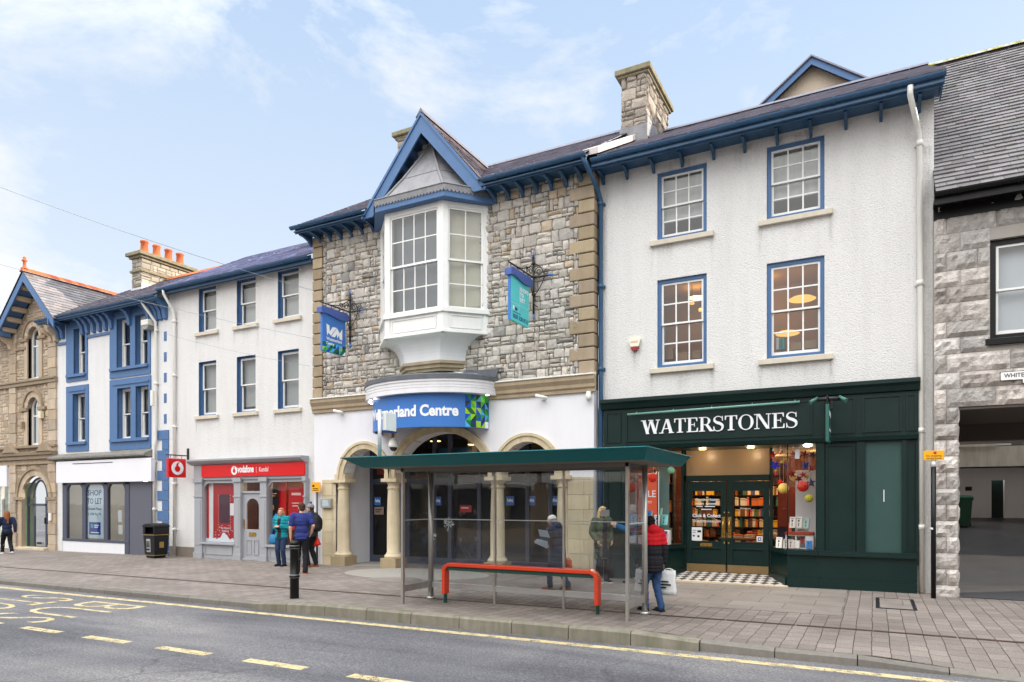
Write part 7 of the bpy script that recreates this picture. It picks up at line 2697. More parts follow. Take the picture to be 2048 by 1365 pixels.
dA = w.build("door", [M_ANTHRA], bA)
g = MB(); g.sheet(O, [], lambda a, b: (a, CY + .2, b)); g.build("pane", [G_WIN], dA, fix=False)
g = MB(); g.box(-30.17, -30.12, CY + .12, CY + .16, .85, 1.1); g.box(-30.75, -30.45, CY + .14, CY + .17, .0, .08); g.build("handle", [M_BLACK], dA)
g = MB(); g.box(-31.6, -29.5, CY - .25, CY + .3, -.5, -.12); g.build("doorstep", [M_PALESAND], bA, .01)
g = MB(); g.quad((-31.8, CY + 1.6, -.3), (-29.3, CY + 1.6, -.3), (-29.3, CY + 1.6, 3), (-31.8, CY + 1.6, 3)); g.build("hall_wall", [mat("hall_plaster", (190, 190, 176), .9, .2, var=.2, vscale=1.2)], bA, fix=False)
# gable trim
mb = MB()
for s in (-1, 1):
 L = AGH + .05
 sl = (APZ - 8.9) / AGH
 a = [(AGX, APZ), (AGX + s * L, APZ - sl * L), (AGX + s * L, APZ - sl * L - .34), (AGX, APZ - .38)]
 mb.prism(a, "y", 15.05, 15.11)
 b = [(AGX, APZ - .08), (AGX + s * L, APZ - sl * L - .08), (AGX + s * L, APZ - sl * L - .12), (AGX, APZ - .12)]
 mb.prism(b, "y", 15.11, CY)
mb.box(AGX + AGH - .25, AX1 + .55, 15.02, 15.5, 8.66, 8.9); mb.box(AGX - AGH - .9, AGX - AGH + .3, 15.02, 15.5, 8.66, 8.9)
mb.build("bargeboard", [M_BLUE], bA, .008)
for s in (-1, 1):
 for k in range(5):
  d = .3 + k * .38
  x, z = AGX + s * d, APZ - (APZ - 8.9) / AGH * d - .2
  m2 = MB(); m2.prism([(CY, z - .12), (15.2, z - .12), (15.12, z - .02), (15.2, z + .06), (CY, z + .06)], "x", x - .08, x + .08); m2.build("corbel", [mat("pale_corbel", (200, 182, 158), .9, .2, var=.1)], bA, .01)
for x in (-29.25, -28.95, -32.3):
 m2 = MB(); m2.prism([(CY, 8.66), (15.2, 8.66), (15.3, 8.5), (15.5, 8.4), (15.55, 8.2), (CY, 8.15)], "x", x - .09, x + .09); m2.build("corbel", [MATS["pale_corbel"]], bA, .01)
mb = MB()
sl = (APZ - 8.9) / AGH
for s in (-1, 1):
 V = Vector((-s, 0, sl)).normalized()
 P0 = Vector((AGX + s * (AGH + .1), 15.02, APZ + .06 - sl * (AGH + .1)))
 Ls = math.hypot(AGH + .1, sl * (AGH + .1))
 mb.add([P0, P0 + V * Ls, P0 + V * Ls + Vector((0, 8.5, 0)), P0 + Vector((0, 8.5, 0))], [(0, 1, 2, 3)], 1)
 slates(mb, P0, (0, 1, 0), V, 8.5, Ls, .3, .2, tint=lambda: tuple(a * b for a, b in zip(slate_tint(.72, 1.1), (1.04, 1.0, .84))))
y = 15.0
while y < 23.4:
 t = rnd.uniform(.85, 1.12); mb.prism([(AGX - .16, APZ + .02), (AGX, APZ + .2), (AGX + .16, APZ + .02), (AGX, APZ + .08)], "y", y, y + .44, 2, (t, t * .85, t * .75)); y += .45
mb.add([(AX0, 15.2, 8.9), (AGX - AGH, 15.2, 8.9), (AGX - AGH, 19.2, 11.2), (AX0, 19.2, 11.2)], [(0, 1, 2, 3)], 0, (.9, .9, .9))
mb.build("roof", [M_SLATE, M_SLATE_LEAD, M_TERRA], bA, fix=False)
mb = MB(); mb.lathe([(.11, APZ + .15), (.06, APZ + .25), (.055, APZ + .42), (.1, APZ + .46), (.1, APZ + .5), (.05, APZ + .53), (.07, APZ + .6), (.0, APZ + .66)], AGX, 15.12, 12); mb.build("finial", [M_TERRA], bA)
mb = MB(); mb.box(AX1 - .2, AX1 + .1, 15.3, 19, 8.95, 9.0); mb.add([(AX1 - .75, 15.2, 9.02), (AX1 - .4, 15.2, 9.04), (AX1 - .35, 19, 11.1), (AX1 - .7, 19, 11.12)], [(0, 1, 2, 3)]); mb.build("valley_flashing", [MATS["pale_lead"]], bA, fix=False)
# chimney at the left edge
mb = MB(); cxx = -33.75
mb.box(cxx - .4, cxx + .4, 17.8, 19.2, 9.5, 11.05, 1); rubble(mb, cxx - .42, cxx + .42, 10, 11.05, 17.8, tint=ytint, d=(.01, .025), rough=.006); rubble(mb, 17.8, 19.2, 10, 11.05, cxx + .4, tint=ytint, axis="x", d=(.01, .025), rough=.006)
o = mb.build("chimney", [M_STONE, M_MORTAR], bA)
mb = MB(); mb.box(cxx - .55, cxx + .55, 17.65, 19.35, 11.05, 11.2); mb.build("chimney_cap", [MATS["mossy_cap_stone"]], o, .015)
mb = MB(); mb.lathe([(.2, 11.2), (.17, 11.25), (.15, 11.75), (.18, 11.8), (.18, 11.86), (.12, 11.86)], cxx + .1, 18.2, 16); mb.build("chimney_pot", [M_TERRA], o)
# neighbouring shopfront at the left edge
mb = MB(); mb.box(-36, -32.55, CY - .12, CY, 2.4, 3.3); mb.build("shop_fascia", [MATS["white_board"]], bA, .01)
mb = MB()
for x in (-36, -34.6, -33.2, -32.55): mb.box(x - .05, x + .05, CY - .02, CY + .1, -.5, 2.6)
mb.box(-36, -32.5, CY - .02, CY + .1, -.5, .2)
sfA = mb.build("shopfront", [M_UPVC], bA)
g = MB(); g.quad((-36, CY + .05, .2), (-32.5, CY + .05, .2), (-32.5, CY + .05, 2.6), (-36, CY + .05, 2.6)); g.build("shop_window", [G_WIN], sfA, fix=False)
g = MB(); g.quad((-36, CY + 1, -.3), (-32.5, CY + 1, -.3), (-32.5, CY + 1, 2.6), (-36, CY + 1, 2.6)); g.build("display_wall", [mat("soft_green_display", (150, 176, 140), .9, .2, var=.35, vscale=1.5)], sfA, fix=False)
for (x, z, w, h, lab) in ((-30.0, 5.3, .22, .28, "cream burglar alarm box on the sandstone wall right of the lower arched window"), (-31.35, 4.95, .16, .3, "stone coloured box on the sandstone wall left of the lower arched window")):
 m2 = MB(); m2.box(x - w / 2, x + w / 2, CY - .16, CY - .03, z - h / 2, z + h / 2); m2.box(x - w / 2 + .03, x + w / 2 - .03, CY - .17, CY - .16, z - h / 2 + .03, z + h / 2 - .03)
 tag(m2.build("wall_box", [mat("cream_box" if w > .2 else "stone_box", (226, 214, 186) if w > .2 else (150, 128, 104), .5, .4)], None, .01), lab, "wall box")
x = -29.3
m2 = MB(); m2.box(x - .08, x + .08, CY - .14, CY - .09, 1.0, 1.3); m2.box(x - .05, x + .05, CY - .145, CY - .14, 1.15, 1.26)
tag(m2.build("intercom", [M_PAPER], None, .006), "small white intercom on the sandstone pilaster by the arched door", "intercom")
# ------------------------------------------------------------------ the other side of the street (its rooflines show in the window glass)
tr = thing("terrace_row", "long terrace of gabled stone houses across the street, seen as reflections in the glass", "terrace", (-8, -8, 0))
mw, mr_, mg, mf = MB(), MB(), MB(), MB()
x = -44.0
rt = random.Random(3)
while x < 30:
 w = rt.uniform(6, 9); h = rt.uniform(7.2, 9.4); y0, y1 = -8.0, -16.0
 t = rt.uniform(.7, 1.1); c = (t, t * .96, t * .9)
 mw.quad((x, y0, -.4), (x + w, y0, -.4), (x + w, y0, h), (x, y0, h), 0, c)
 mw.quad((x, y0, -.4), (x, y1, -.4), (x, y1, h), (x, y0, h), 0, c); mw.quad((x + w, y0, -.4), (x + w, y1, -.4), (x + w, y1, h), (x + w, y0, h), 0, c)
 if rt.random() < .45:
  mw.add([(x, y0, h), (x + w, y0, h), (x + w / 2, y0, h + w * .42)], [(0, 1, 2)], 0, c)
  for s in (0, w): mr_.quad((x + s, y0 + .4, h - .1), (x + w / 2, y0 + .4, h + w * .42 + .05), (x + w / 2, y1, h + w * .42 + .05), (x + s, y1, h - .1))
 else:
  mr_.quad((x - .1, y0 + .4, h - .1), (x + w + .1, y0 + .4, h - .1), (x + w + .1, y0 - 4, h + 2.6), (x - .1, y0 - 4, h + 2.6)); mr_.quad((x, y1, h - .1), (x + w, y1, h - .1), (x + w, y0 - 4, h + 2.6), (x, y0 - 4, h + 2.6))
  mw.box(x + w - .9, x + w, y0 - 4.5, y0 - 3.3, h + 1.5, h + 4.0, 0, c)
 for zz in (3.6, 6.1):
  k = 3
  for i in range(k):
   xx = x + w * (i + .5) / k
   mf.box(xx - .55, xx + .55, y0 - .02, y0 + .05, zz - .05, zz + 1.75); mg.box(xx - .46, xx + .46, y0 + .05, y0 + .06, zz, zz + 1.66)
 mg.box(x + .5, x + w - .5, y0 - .02, y0 + .05, .4, 2.6); mf.box(x + .2, x + w - .2, y0 - .02, y0 + .12, 2.6, 3.2)
 x += w
mw.build("wall", [M_SAND], tr, fix=False); mr_.build("roof", [M_SLATE], tr, fix=False); mf.build("window_frames", [M_WHITE], tr); mg.build("window_glass", [mat("dark_far_glass", (40, 44, 50), .1, .5)], tr)
# ------------------------------------------------------------------ ROCK-FACED STONE BUILDING WITH YARD PASSAGE (right)
HY = 15.4
HX0, HX1 = 1.03, 6.5
bH = thing("yard_passage_building", "grey rock faced stone building with steep slate roof over a yard passage", "building", (3, HY, 0))
def htint():
 g = rnd.uniform(.6, 1.08); a = rnd.uniform(0, .05)
 return (g, g * (1 - a), g * (1 - a * 1.6))
mb = MB()
win = (1.92, 3.2, 4.84, 6.68)
PXR = 1.42
outer = [(HX0, -.3), (PXR, -.3), (PXR, 3.6), (5.6, 3.6), (5.6, -.3), (HX1, -.3), (HX1, 7.6), (HX0, 7.6)]
mb.wall(outer, [rect(*win)], HY, .25)
mb.quad((HX1, HY, -.3), (34, HY, -.3), (34, HY, 7.6), (HX1, HY, 7.6))  # plain wall added out of view to keep the low sun off the pavement
mb.quad((HX0, HY, -.3), (HX0, HY + 6, -.3), (HX0, HY + 6, 7.6), (HX0, HY, 7.6))
mb.quad((PXR, HY, -.3), (PXR, HY + .5, -.3), (PXR, HY + .5, 3.6), (PXR, HY, 3.6))
mb.build("wall", [M_HMORTAR], bH, fix=False)
mb = MB()
z = -.1
k = 0
ch = .308
while z < 7.4:
 z1 = z + ch * (1 if z < 3.2 else rnd.choice((.8, 1, 1, 1.15)))
 segs = [(HX0, PXR)] if z1 < 3.7 else ([(HX0, HX1)] if (z1 < win[2] - .05 or z > win[3] - .05) else [(HX0, win[0]), (win[1], HX1)])
 for (a, b) in segs:
  x = a
  first = True
  while x < b - .02:
   w = (.42 if k % 2 else .2) if (first and b - a > .5) else ((.2 if k % 2 else .42) if b - a < .5 else rnd.choice((.4, .55, .74, .74, .95)) * rnd.uniform(.85, 1.1))
   if b - x - w < .15: w = b - x
   block_face(mb, x + .004, x + w - .004, z + .005, z1 - .005, HY, .03 if not (b - a < .5) else .05, htint(), amp=rnd.uniform(.04, .1), nx=max(3, int(w / .085)), nz=4)
   x += w
   first = False
 if z1 < 3.7:
  block_face(mb, HY - .02, HY + .4, z + .005, z1 - .005, PXR, .02, htint(), amp=.025, axis="x", sg=1, nx=5, nz=4)
 z = z1
 k += 1
mb.build("stonework", [M_HSTONE], bH, fix=False)
sash_window(bH, *win, HY, .08, .1, 1, 1, M_BLACK, blind=M_PAPER, blind_drop=.98, room=M_DARK, sill=True, sillmat=M_BLACK, sill_over=.08)
mb = MB()
mb.box(HX0 - .02, HX1, 15.02, HY, 7.42, 7.5); mb.box(HX0 - .02, HX1, 15.0, 15.03, 7.36, 7.56); mb.box(HX0 - .01, HX1, HY - .06, HY, 7.2, 7.42)
mb.build("fascia", [M_BLACK], bH)
gutter(bH, HX0 - .02, HX1, 14.86, 7.56, [M_BLACK], r=.075)
mb = MB()
mb.add([(HX0, 14.95, 7.54), (34, 14.95, 7.54), (34, 20.5, 12.92), (HX0, 20.5, 12.92), (34, 26, 7.5), (HX0, 26, 7.5)], [(0, 1, 2, 3), (3, 2, 4, 5)], 1)  # sheet stretched past the slates, unseen, to block the low sun
Vh = Vector((0, 5.55, 5.38)).normalized()
def hs_tint():
 g = rnd.uniform(.85, 1.45); a = rnd.uniform(-.03, .06)
 return (g * (1 + a), g * .99, g * (1 + a * .3))
slates(mb, (HX0, 14.95, 7.56), (1, 0, 0), Vh, HX1 - HX0, 7.75, .34, .19, tint=hs_tint, t=.018)
x = HX0 + .1
while x < HX1:
 t = rnd.uniform(.9, 1.2); mb.prism([(20.3, 12.88), (20.5, 13.04), (20.7, 12.88), (20.5, 12.94)], "x", x, x + .44, 2, (t, t, t)); x += .45
m_mossr, ntm, bm_ = newmat("mossy_ridge")
cc = ntm.mix(ntm.ramp(ntm.noise(5, 4, .6, ntm.coord()), [(.42, (0, 0, 0)), (.56, (1, 1, 1))]), lin((176, 176, 170)), lin((140, 132, 46)))
ntm.link(cc, bm_.inputs["Base Color"]); bm_.inputs["Roughness"].default_value = .9
m_hs = mat("stone_slate", (112, 110, 112), .6, .45, var=.22, vscale=6, bump=(26, .35, .01), attr=True, streak=.35, dirt=(88, 92, 62))
mb.build("roof", [m_hs, M_SLATE_LEAD, m_mossr], bH, fix=False)
mb = MB()
mb.box(PXR, 5.6, HY + .02, HY + .5, 3.55, 3.62)
mb.quad((PXR - .3, HY + .3, 3.58), (5.6, HY + .3, 3.58), (5.6, 19, 3.58), (PXR - .3, 19, 3.58))
mb.box(PXR - .3, 5.6, 19, 19.25, 3.2, 5.6)
mb.quad((PXR - .02, HY + .5, -.2), (PXR - .02, 19.2, -.2), (PXR - .02, 19.2, 3.58), (PXR - .02, HY + .5, 3.58))
mb.quad((5.6, HY + .3, -.2), (5.6, 19.2, -.2), (5.6, 19.2, 3.58), (5.6, HY + .3, 3.58))
mb.build("passage_lining", [mat("dark_passage_boards", (96, 90, 86), .85, .3, var=.12)], bH, fix=False)
mb = MB()
def yz(Y): return 0.0 if Y < 18 else (Y - 18) * .109
grid_sheet(mb, [.9, 3, 6, 14], [17.85, 18, 20, 22, 24, 26, 29.2], lambda x, y: yz(y) + .006)
struct("yard_path", mb, mat("wet_yard_tarmac", (64, 62, 61), .45, .5, var=.4, vscale=1.2, bump=(40, .4, .008)))
mb = MB()
grid_sheet(mb, [PXR + .02, 3, 5.58], [15.3, 16.5, 18.0], lambda x, y: .012)
struct("yard_entrance_path", mb, MATS["wet_yard_tarmac"])
# white outbuilding at the end of the yard
bY = thing("yard_outbuilding", "low white outbuilding with dark green door at the end of the yard", "building", (5, 29, 1.2))
mb = MB()
dx0, dx1 = PX(1983, 29), PX(2009, 29)
mb.wall([(1.0, .8), (dx0, .8), (dx0, PZ(1996, 961, 29)), (dx1, PZ(1996, 961, 29)), (dx1, .8), (14, .8), (14, 4.4), (1.0, 4.4)], [], 29, .3)
mb.quad((dx0, 29, .8), (dx0, 29.3, .8), (dx0, 29.3, 2.6), (dx0, 29, 2.6)); mb.quad((dx1, 29, .8), (dx1, 29.3, .8), (dx1, 29.3, 2.6), (dx1, 29, 2.6))
mb.build("wall", [M_RENDER], bY, fix=False)
d = MB(); d.box(dx0, dx1, 29.28, 29.33, 1.0, 2.7); d.box(dx0 + .1, dx0 + .4, 29.27, 29.28, 1.9, 2.2); d.build("door", [M_GREEN], bY)
mb = MB(); mb.box(1.0, 14, 27.8, 29, 2.95, 3.05); mb.build("canopy_soffit", [M_DARK], bY)
mb = MB(); mb.box(1.0, 14, 27.6, 27.8, 2.95, 3.62); mb.box(1.2, 3.6, 27.55, 27.8, 3.62, 3.7); mb.build("canopy_fascia", [mat("peeling_white", (206, 202, 194), .8, .3, var=.12, vscale=2, streak=.5, dirt=(120, 108, 92))], bY)
mb = MB(); mb.box(1.0, 4.05, 27.8, 28.0, 3.66, 3.72); mb.box(4.4, 9, 27.8, 28.0, 3.68, 3.74); mb.box(1.0, 14, 27.9, 28.1, 3.0, 5.0, 1); mb.build("roof", [mat("pale_sheet_roof", (190, 190, 190), .6, .3, var=.2), MATS["dark_passage_boards"]], bY)
mb = MB(); mb.box(PX(1931, 28.9), PX(1944, 28.9), 28.94, 28.99, PZ(1938, 982, 29), PZ(1938, 974, 29)); mb.build("wall_plaque", [M_DARK], bY)
# wheelie bin
def bin_wheelie(x, y, z, label):
 t = thing("wheelie_bin", label, "wheelie bin", (x, y, z))
 b = MB(); b.hexa([(x - .24, y - .28, z + .06), (x + .24, y - .28, z + .06), (x + .24, y + .25, z + .06), (x - .24, y + .25, z + .06), (x - .3, y - .36, z + .92), (x + .3, y - .36, z + .92), (x + .3, y + .34, z + .92), (x - .3, y + .34, z + .92)])
 b.box(x - .32, x + .32, y - .38, y + .36, z + .86, z + .92); b.build("body", [M_DKGREENBIN], t, .01)
 b = MB(); b.prism([(y - .4, z + .92), (y + .36, z + .92), (y + .36, z + .99), (y + .1, z + 1.03), (y - .4, z + .96)], "x", x - .32, x + .32); b.build("lid", [M_DKGREENBIN], t, .01)
 for s in (-1, 1):
  b = MB(); b.tube([(x + s * .26, y + .28, z + .1), (x + s * .31, y + .28, z + .1)], .1, 14); b.build("wheel", [M_BLACK], t)
xb = PX(1921, 26.8)
bin_wheelie(xb, 26.8, yz(26.8), "dark green wheelie bin in the yard behind the stone pillar")
# street name plate
nx0, nz0, nz1 = PX(2001, HY - .06), PZ(2001, 762, HY - .06), PZ(2001, 746, HY - .06)
st = thing("street_name_sign", "white street name plate with black lettering above the yard passage", "street sign", (nx0 + .5, HY - .05, nz0))
mb = MB(); mb.box(nx0, nx0 + 1.0, HY - .085, HY - .07, nz0, nz1); mb.box(nx0 + .33, nx0 + 1.0, HY - .085, HY - .07, nz0 - .07, nz0); mb.build("plate", [M_WHITE], st, .006)
mb = MB(); mb.box(nx0 - .012, nx0 + 1.01, HY - .075, HY - .055, nz0 - .012, nz1 + .012); mb.box(nx0 + .318, nx0 + 1.01, HY - .075, HY - .055, nz0 - .082, nz0); mb.build("border", [M_BLACK], st)
text("lettering", "WHITE H", M_LETBLACK, st, on_wall(nx0 + .05, HY - .086, nz0 + .045), .39, .075, offset=.01, depth=.003)
text("lettering", "N", M_LETBLACK, st, on_wall(nx0 + .37, HY - .086, nz0 - .045), .05, .07, offset=.01, depth=.003)

# no-stopping post at the stone pillar
t, x, zb, zt, yy = sign_post(1867, 14.95, 902, 921, 0.0, .33, .18, "yellow No stopping plate on a black post by the stone pillar", [], pr=.042)
mb = MB(); mb.tube([(x, 14.95, zb - .12), (x, 14.95, zb)], .046, 12); mb.build("collar", [M_WHITE], t)
text("lettering", "No stopping", M_LETBLACK, t, on_wall(x - .12, yy, zb + .06), .24, .036, depth=.003)
text("lettering", "except buses", M_LETBLACK, t, on_wall(x - .12, yy, zb + .015), .24, .032, depth=.003)
mb = MB(); mb.tube([(x + .02, yy - .002, zb + .135), (x + .02, yy, zb + .135)], .026, 14); mb.build("symbol", [M_LETRED], t)
mb = MB(); mb.tube([(x - .047, 14.93, 1.3), (x - .02, 14.9, 1.3)], .02, 8); mb.build("sticker", [M_PAPER], t)

# ------------------------------------------------------------------ bus shelter
SHY0, SHY1, SHX0, SHX1 = 9.92, 10.8, -7.47, -3.28
sh = thing("bus_shelter", "glass bus shelter with steel posts and flared dark teal roof", "bus shelter", (-5.4, 10.4, 0))
gs = gz(-5.4)
ztop = 2.4
for (x, y, r, nm) in ((SHX0, SHY1, .05, 0), (SHX1, SHY1, .045, 0)):
 b = MB(); b.tube([(x, y, gz(x) - .03), (x, y, ztop)], r, 14); b.tube([(x, y, gz(x)), (x, y, gz(x) + .05)], r + .03, 14); b.build("post", [M_STEEL], sh)
for (x, y) in ((SHX0, SHY0), (SHX1, SHY0)):
 b = MB(); b.box(x - .022, x + .022, y - .03, y + .03, pz(x, y) - .03, ztop); b.build("post", [M_STEEL], sh)
mids = [PX(990, SHY1), PX(1128, SHY1)]
for x in mids:
 b = MB(); b.box(x - .018, x + .018, SHY1 - .025, SHY1 + .025, gz(x) - .03, ztop); b.build("post", [M_STEEL], sh)
xs = [SHX0] + mids + [SHX1]
def gpanel(p, q, z0, z1):
 g = MB(); g.quad((p[0], p[1], z0), (q[0], q[1], z0), (q[0], q[1], z1), (p[0], p[1], z1)); return g.build("glass_panel", [G_SHELTER], sh, fix=False)
for a, b in zip(xs[:-1], xs[1:]):
 gpanel((a + .03, SHY1), (b - .03, SHY1), gs + .32, ztop)
for x in (SHX0, SHX1):
 gpanel((x, SHY0 + .03), (x, SHY1 - .04), gs + .34, ztop)
mb = MB(); mb.box(SHX0, SHX1, SHY1 - .02, SHY1 + .02, gs + .21, gs + .31); mb.build("rail", [mat("pale_steel", (188, 190, 192), .4, .5, metal=.5, var=.1)], sh, .004)
for x in (SHX0, SHX1):
 mb = MB(); mb.box(x - .018, x + .018, SHY0 + .03, SHY1 - .04, gs + .22, gs + .34); mb.build("rail", [M_STEEL], sh, .004)
mb = MB()
mb.box(SHX0 + .05, SHX1 - .05, SHY1 - .006, SHY1 - .003, 1.465, 1.48)
for x in (SHX0, SHX1): mb.box(x - .004, x + .004, SHY0 + .04, SHY1 - .05, 1.465, 1.48)
mb.build("safety_stripe", [mat("pale_stripe", (196, 205, 206), .5, .3)], sh)
# roof: shallow upturned tray, walls flaring outwards
RX0, RX1, RY0, RY1 = -8.28, -2.76, 9.2, 11.75
ins, zt_, zb_ = .33, 2.575, 2.405
mb = MB()
T = [(RX0, RY0, zt_), (RX1, RY0, zt_), (RX1, RY1, zt_), (RX0, RY1, zt_)]
B_ = [(RX0 + ins, RY0 + .2, zb_), (RX1 - .1, RY0 + .2, zb_), (RX1 - .1, RY1 - .2, zb_), (RX0 + ins, RY1 - .2, zb_)]
for i in range(4):
 k = (i + 1) % 4
 mb.quad(B_[i], B_[k], T[k], T[i])
mb.quad(T[0], T[1], T[2], T[3])
for i in range(4):
 k = (i + 1) % 4
 mb.tube([T[i], T[k]], .012, 6)
roofsh = mb.build("roof", [M_TEAL], sh, fix=False)
mb = MB(); mb.quad(B_[3], B_[2], B_[1], B_[0]); mb.box(SHX0 - .03, SHX1 + .03, SHY1 - .05, SHY1 + .05, ztop - .06, ztop + .004); mb.box(SHX0 - .03, SHX1 + .03, SHY0 - .03, SHY0 + .03, ztop - .06, ztop + .004)
mb.build("soffit", [M_SOFFIT], sh, fix=False)
# chipped and starred glass
mb = MB()
rr2 = random.Random(11)
def crack(x, z, n, r):
 for k in range(n):
  a = rr2.uniform(0, 6.28); q = rr2.uniform(.0, r); w = rr2.uniform(.004, .014)
  cx, cz = x + q * math.cos(a) * .8, z + q * math.sin(a)
  L = rr2.uniform(.01, .05)
  ca, sa = math.cos(a), math.sin(a)
  mb.add([(cx - ca * L - sa * w, SHY1 - .004, cz - sa * L + ca * w), (cx + ca * L, SHY1 - .004, cz + sa * L), (cx + sa * w, SHY1 - .004, cz - ca * w)], [(0, 1, 2)])
crack(PX(897, SHY1), PZ(897, 1048, SHY1), 46, .13)
crack(PX(866, SHY1), PZ(866, 1075, SHY1), 14, .12)
mb.build("cracked_glass", [mat("white_glass_chips", (214, 224, 226), .4, .5)], sh, fix=False)
mb = MB(); x = PX(1210, SHY1); mb.box(x - .07, x + .08, SHY1 - .006, SHY1 - .003, PZ(1210, 1033, SHY1), PZ(1210, 1020, SHY1))
tag(mb.build("notice_sheet", [mat("grey_notice", (170, 180, 182), .6, .3)], None), "small pale grey notice stuck on the shelter's rear glass", "notice")
# bus stop flag
px_, py_ = -7.9, 9.8
bf = thing("bus_stop_flag", "white pole and blank white box flag rising above the shelter roof's left end", "bus stop sign", (px_, py_, zt_))
mb = MB(); mb.tube([(px_, py_, zt_ - .02), (px_, py_, 3.47)], .035, 12); mb.build("pole", [mat("pale_pole", (196, 198, 202), .35, .5, metal=.4)], bf)
mb = MB(); mb.box(px_ + .02, px_ + .1, py_ + .05, py_ + .36, 3.1, 3.43); mb.build("flag", [M_WHITE], bf, .006)
mb = MB(); mb.box(px_ + .02, px_ + .1, py_ + .04, py_ + .38, 3.07, 3.1); mb.build("flag_base", [M_LETNAVY], bf)

# ------------------------------------------------------------------ perch bench
bn_ = thing("perch_bench", "long red tubular perch bench on green legs in front of the shelter glass", "bench", (-5.4, 10.5, 0))
bx0, bx1, by = -6.93, -3.97, 10.48
gb = gz(-5.4)
zt2 = .66
mb = MB()
def rsec(y, z, w, h): return [(y - w, z - h), (y + w, z - h), (y + w, z + h), (y - w, z + h)]
path = [(bx0, zt2 - .54), (bx0, zt2 - .1), (bx0 + .03, zt2 - .04), (bx0 + .1, zt2), (bx1 - .1, zt2), (bx1 - .03, zt2 - .04), (bx1, zt2 - .1), (bx1, zt2 - .54)]
W_, H_ = .08, .034
def offs(i):
 p = Vector(path[i]); a = Vector(path[max(i - 1, 0)]); b = Vector(path[min(i + 1, len(path) - 1)])
 d = (b - a).normalized(); return Vector((-d.y, d.x))
vs, fs = [], []
for i, p in enumerate(path):
 nn = offs(i)
 o, q = Vector(p) + nn * H_, Vector(p) - nn * H_
 vs += [(q.x, by - W_, q.y), (o.x, by - W_, o.y), (o.x, by + W_, o.y), (q.x, by + W_, q.y)]
for i in range(len(path) - 1):
 for k in range(4): fs.append((i * 4 + k, i * 4 + (k + 1) % 4, i * 4 + 4 + (k + 1) % 4, i * 4 + 4 + k))
fs += [(0, 1, 2, 3), tuple(len(vs) - 4 + k for k in (3, 2, 1, 0))]
mb.add(vs, fs); mb.build("seat", [M_RED], bn_, .01)
for x in (bx0, bx1):
 mb = MB(); mb.box(x - .022, x + .022, by - .03, by + .03, gz(x) - .02, zt2 - .06); mb.build("leg", [M_POST_GREEN], bn_, .004)
mb = MB(); mb.box(bx0 + .08, bx1 - .08, by - .05, by + .05, zt2 - .1, zt2 - .046); mb.build("beam", [M_POST_GREEN], bn_, .004)

# ------------------------------------------------------------------ bollard
bxx, byy = PX(589, 9.63), 9.63
gB = pz(bxx, byy)
bo = thing("bollard", "black cast bollard with thin pale rings standing at the kerb", "bollard", (bxx, byy, gB))
mb = MB(); mb.lathe([(.085, gB - .03), (.085, gB + .4), (.1, gB + .41), (.1, gB + .44), (.085, gB + .45), (.083, gB + .96), (.1, gB + .97), (.1, gB + 1.0), (.085, gB + 1.01), (.085, gB + 1.03), (.095, gB + 1.04), (.095, gB + 1.07), (.07, gB + 1.1), (.0, gB + 1.115)], bxx, byy, 24)
mb.build("body", [M_BLACK], bo)
for z in (.455, .405, .962, 1.015):
 mb = MB(); mb.lathe([(.087, gB + z - .006), (.094, gB + z), (.087, gB + z + .006)], bxx, byy, 24); mb.build("ring", [mat("pale_ring", (160, 164, 168), .5, .4)], bo)

# ------------------------------------------------------------------ litter bin
lx, ly = PX(315, 15.0), 14.95
gl = gz(lx)
lb = thing("litter_bin", "black street litter bin with gold trim and hooded openings", "litter bin", (lx, ly, gl))
mb = MB()
def frus(z0, z1, a0, b0, a1, b1):
 mb.hexa([(lx - a0, ly - b0, z0), (lx + a0, ly - b0, z0), (lx + a0, ly + b0, z0), (lx - a0, ly + b0, z0), (lx - a1, ly - b1, z1), (lx + a1, ly - b1, z1), (lx + a1, ly + b1, z1), (lx - a1, ly + b1, z1)])
frus(gl + .1, gl + .78, .36, .3, .41, .34)
frus(gl + .02, gl + .1, .3, .25, .32, .27)
frus(gl + .78, gl + .83, .43, .36, .43, .36)
mb.build("body", [M_RUBBERBLACK], lb, .02)
mb = MB()
for (a, b) in ((-.42, -.34), (.34, .42)): mb.box(lx + a, lx + b, ly - .35, ly + .35, gl + .83, gl + 1.06)
mb.box(lx - .34, lx + .34, ly - .12, ly + .12, gl + .83, gl + 1.06)
mb.box(lx - .34, lx - .26, ly - .35, ly - .3, gl + .83, gl + 1.06)
P = [(-.44, 1.06), (.44, 1.06), (.42, 1.12), (.3, 1.17), (.0, 1.19), (-.3, 1.17), (-.42, 1.12)]
mb.prism([(lx + a, gl + b) for a, b in P], "y", ly - .37, ly + .37)
mb.build("hood", [M_RUBBERBLACK], lb, .015)
mb = MB()
for z in (.1, .79):
 w = .365 if z < .5 else .435; d = .305 if z < .5 else .365
 mb.box(lx - w, lx + w, ly - d - .004, ly - d, gl + z, gl + z + .02); mb.box(lx + w, lx + w + .004, ly - d, ly + d, gl + z, gl + z + .02)
mb.box(lx + .392, lx + .402, ly - .1, ly + .1, gl + .36, gl + .56)
mb.build("trim", [M_GOLD], lb)
mb = MB(); mb.hexa([(lx - .16, ly - .328, gl + .22), (lx + .1, ly - .328, gl + .22), (lx + .1, ly - .31, gl + .22), (lx - .16, ly - .31, gl + .22), (lx - .16, ly - .352, gl + .66), (lx + .1, ly - .352, gl + .66), (lx + .1, ly - .33, gl + .66), (lx - .16, ly - .33, gl + .66)])
mb.build("plate", [mat("pale_grey_plate", (168, 170, 172), .5, .4)], lb)
mb = MB()
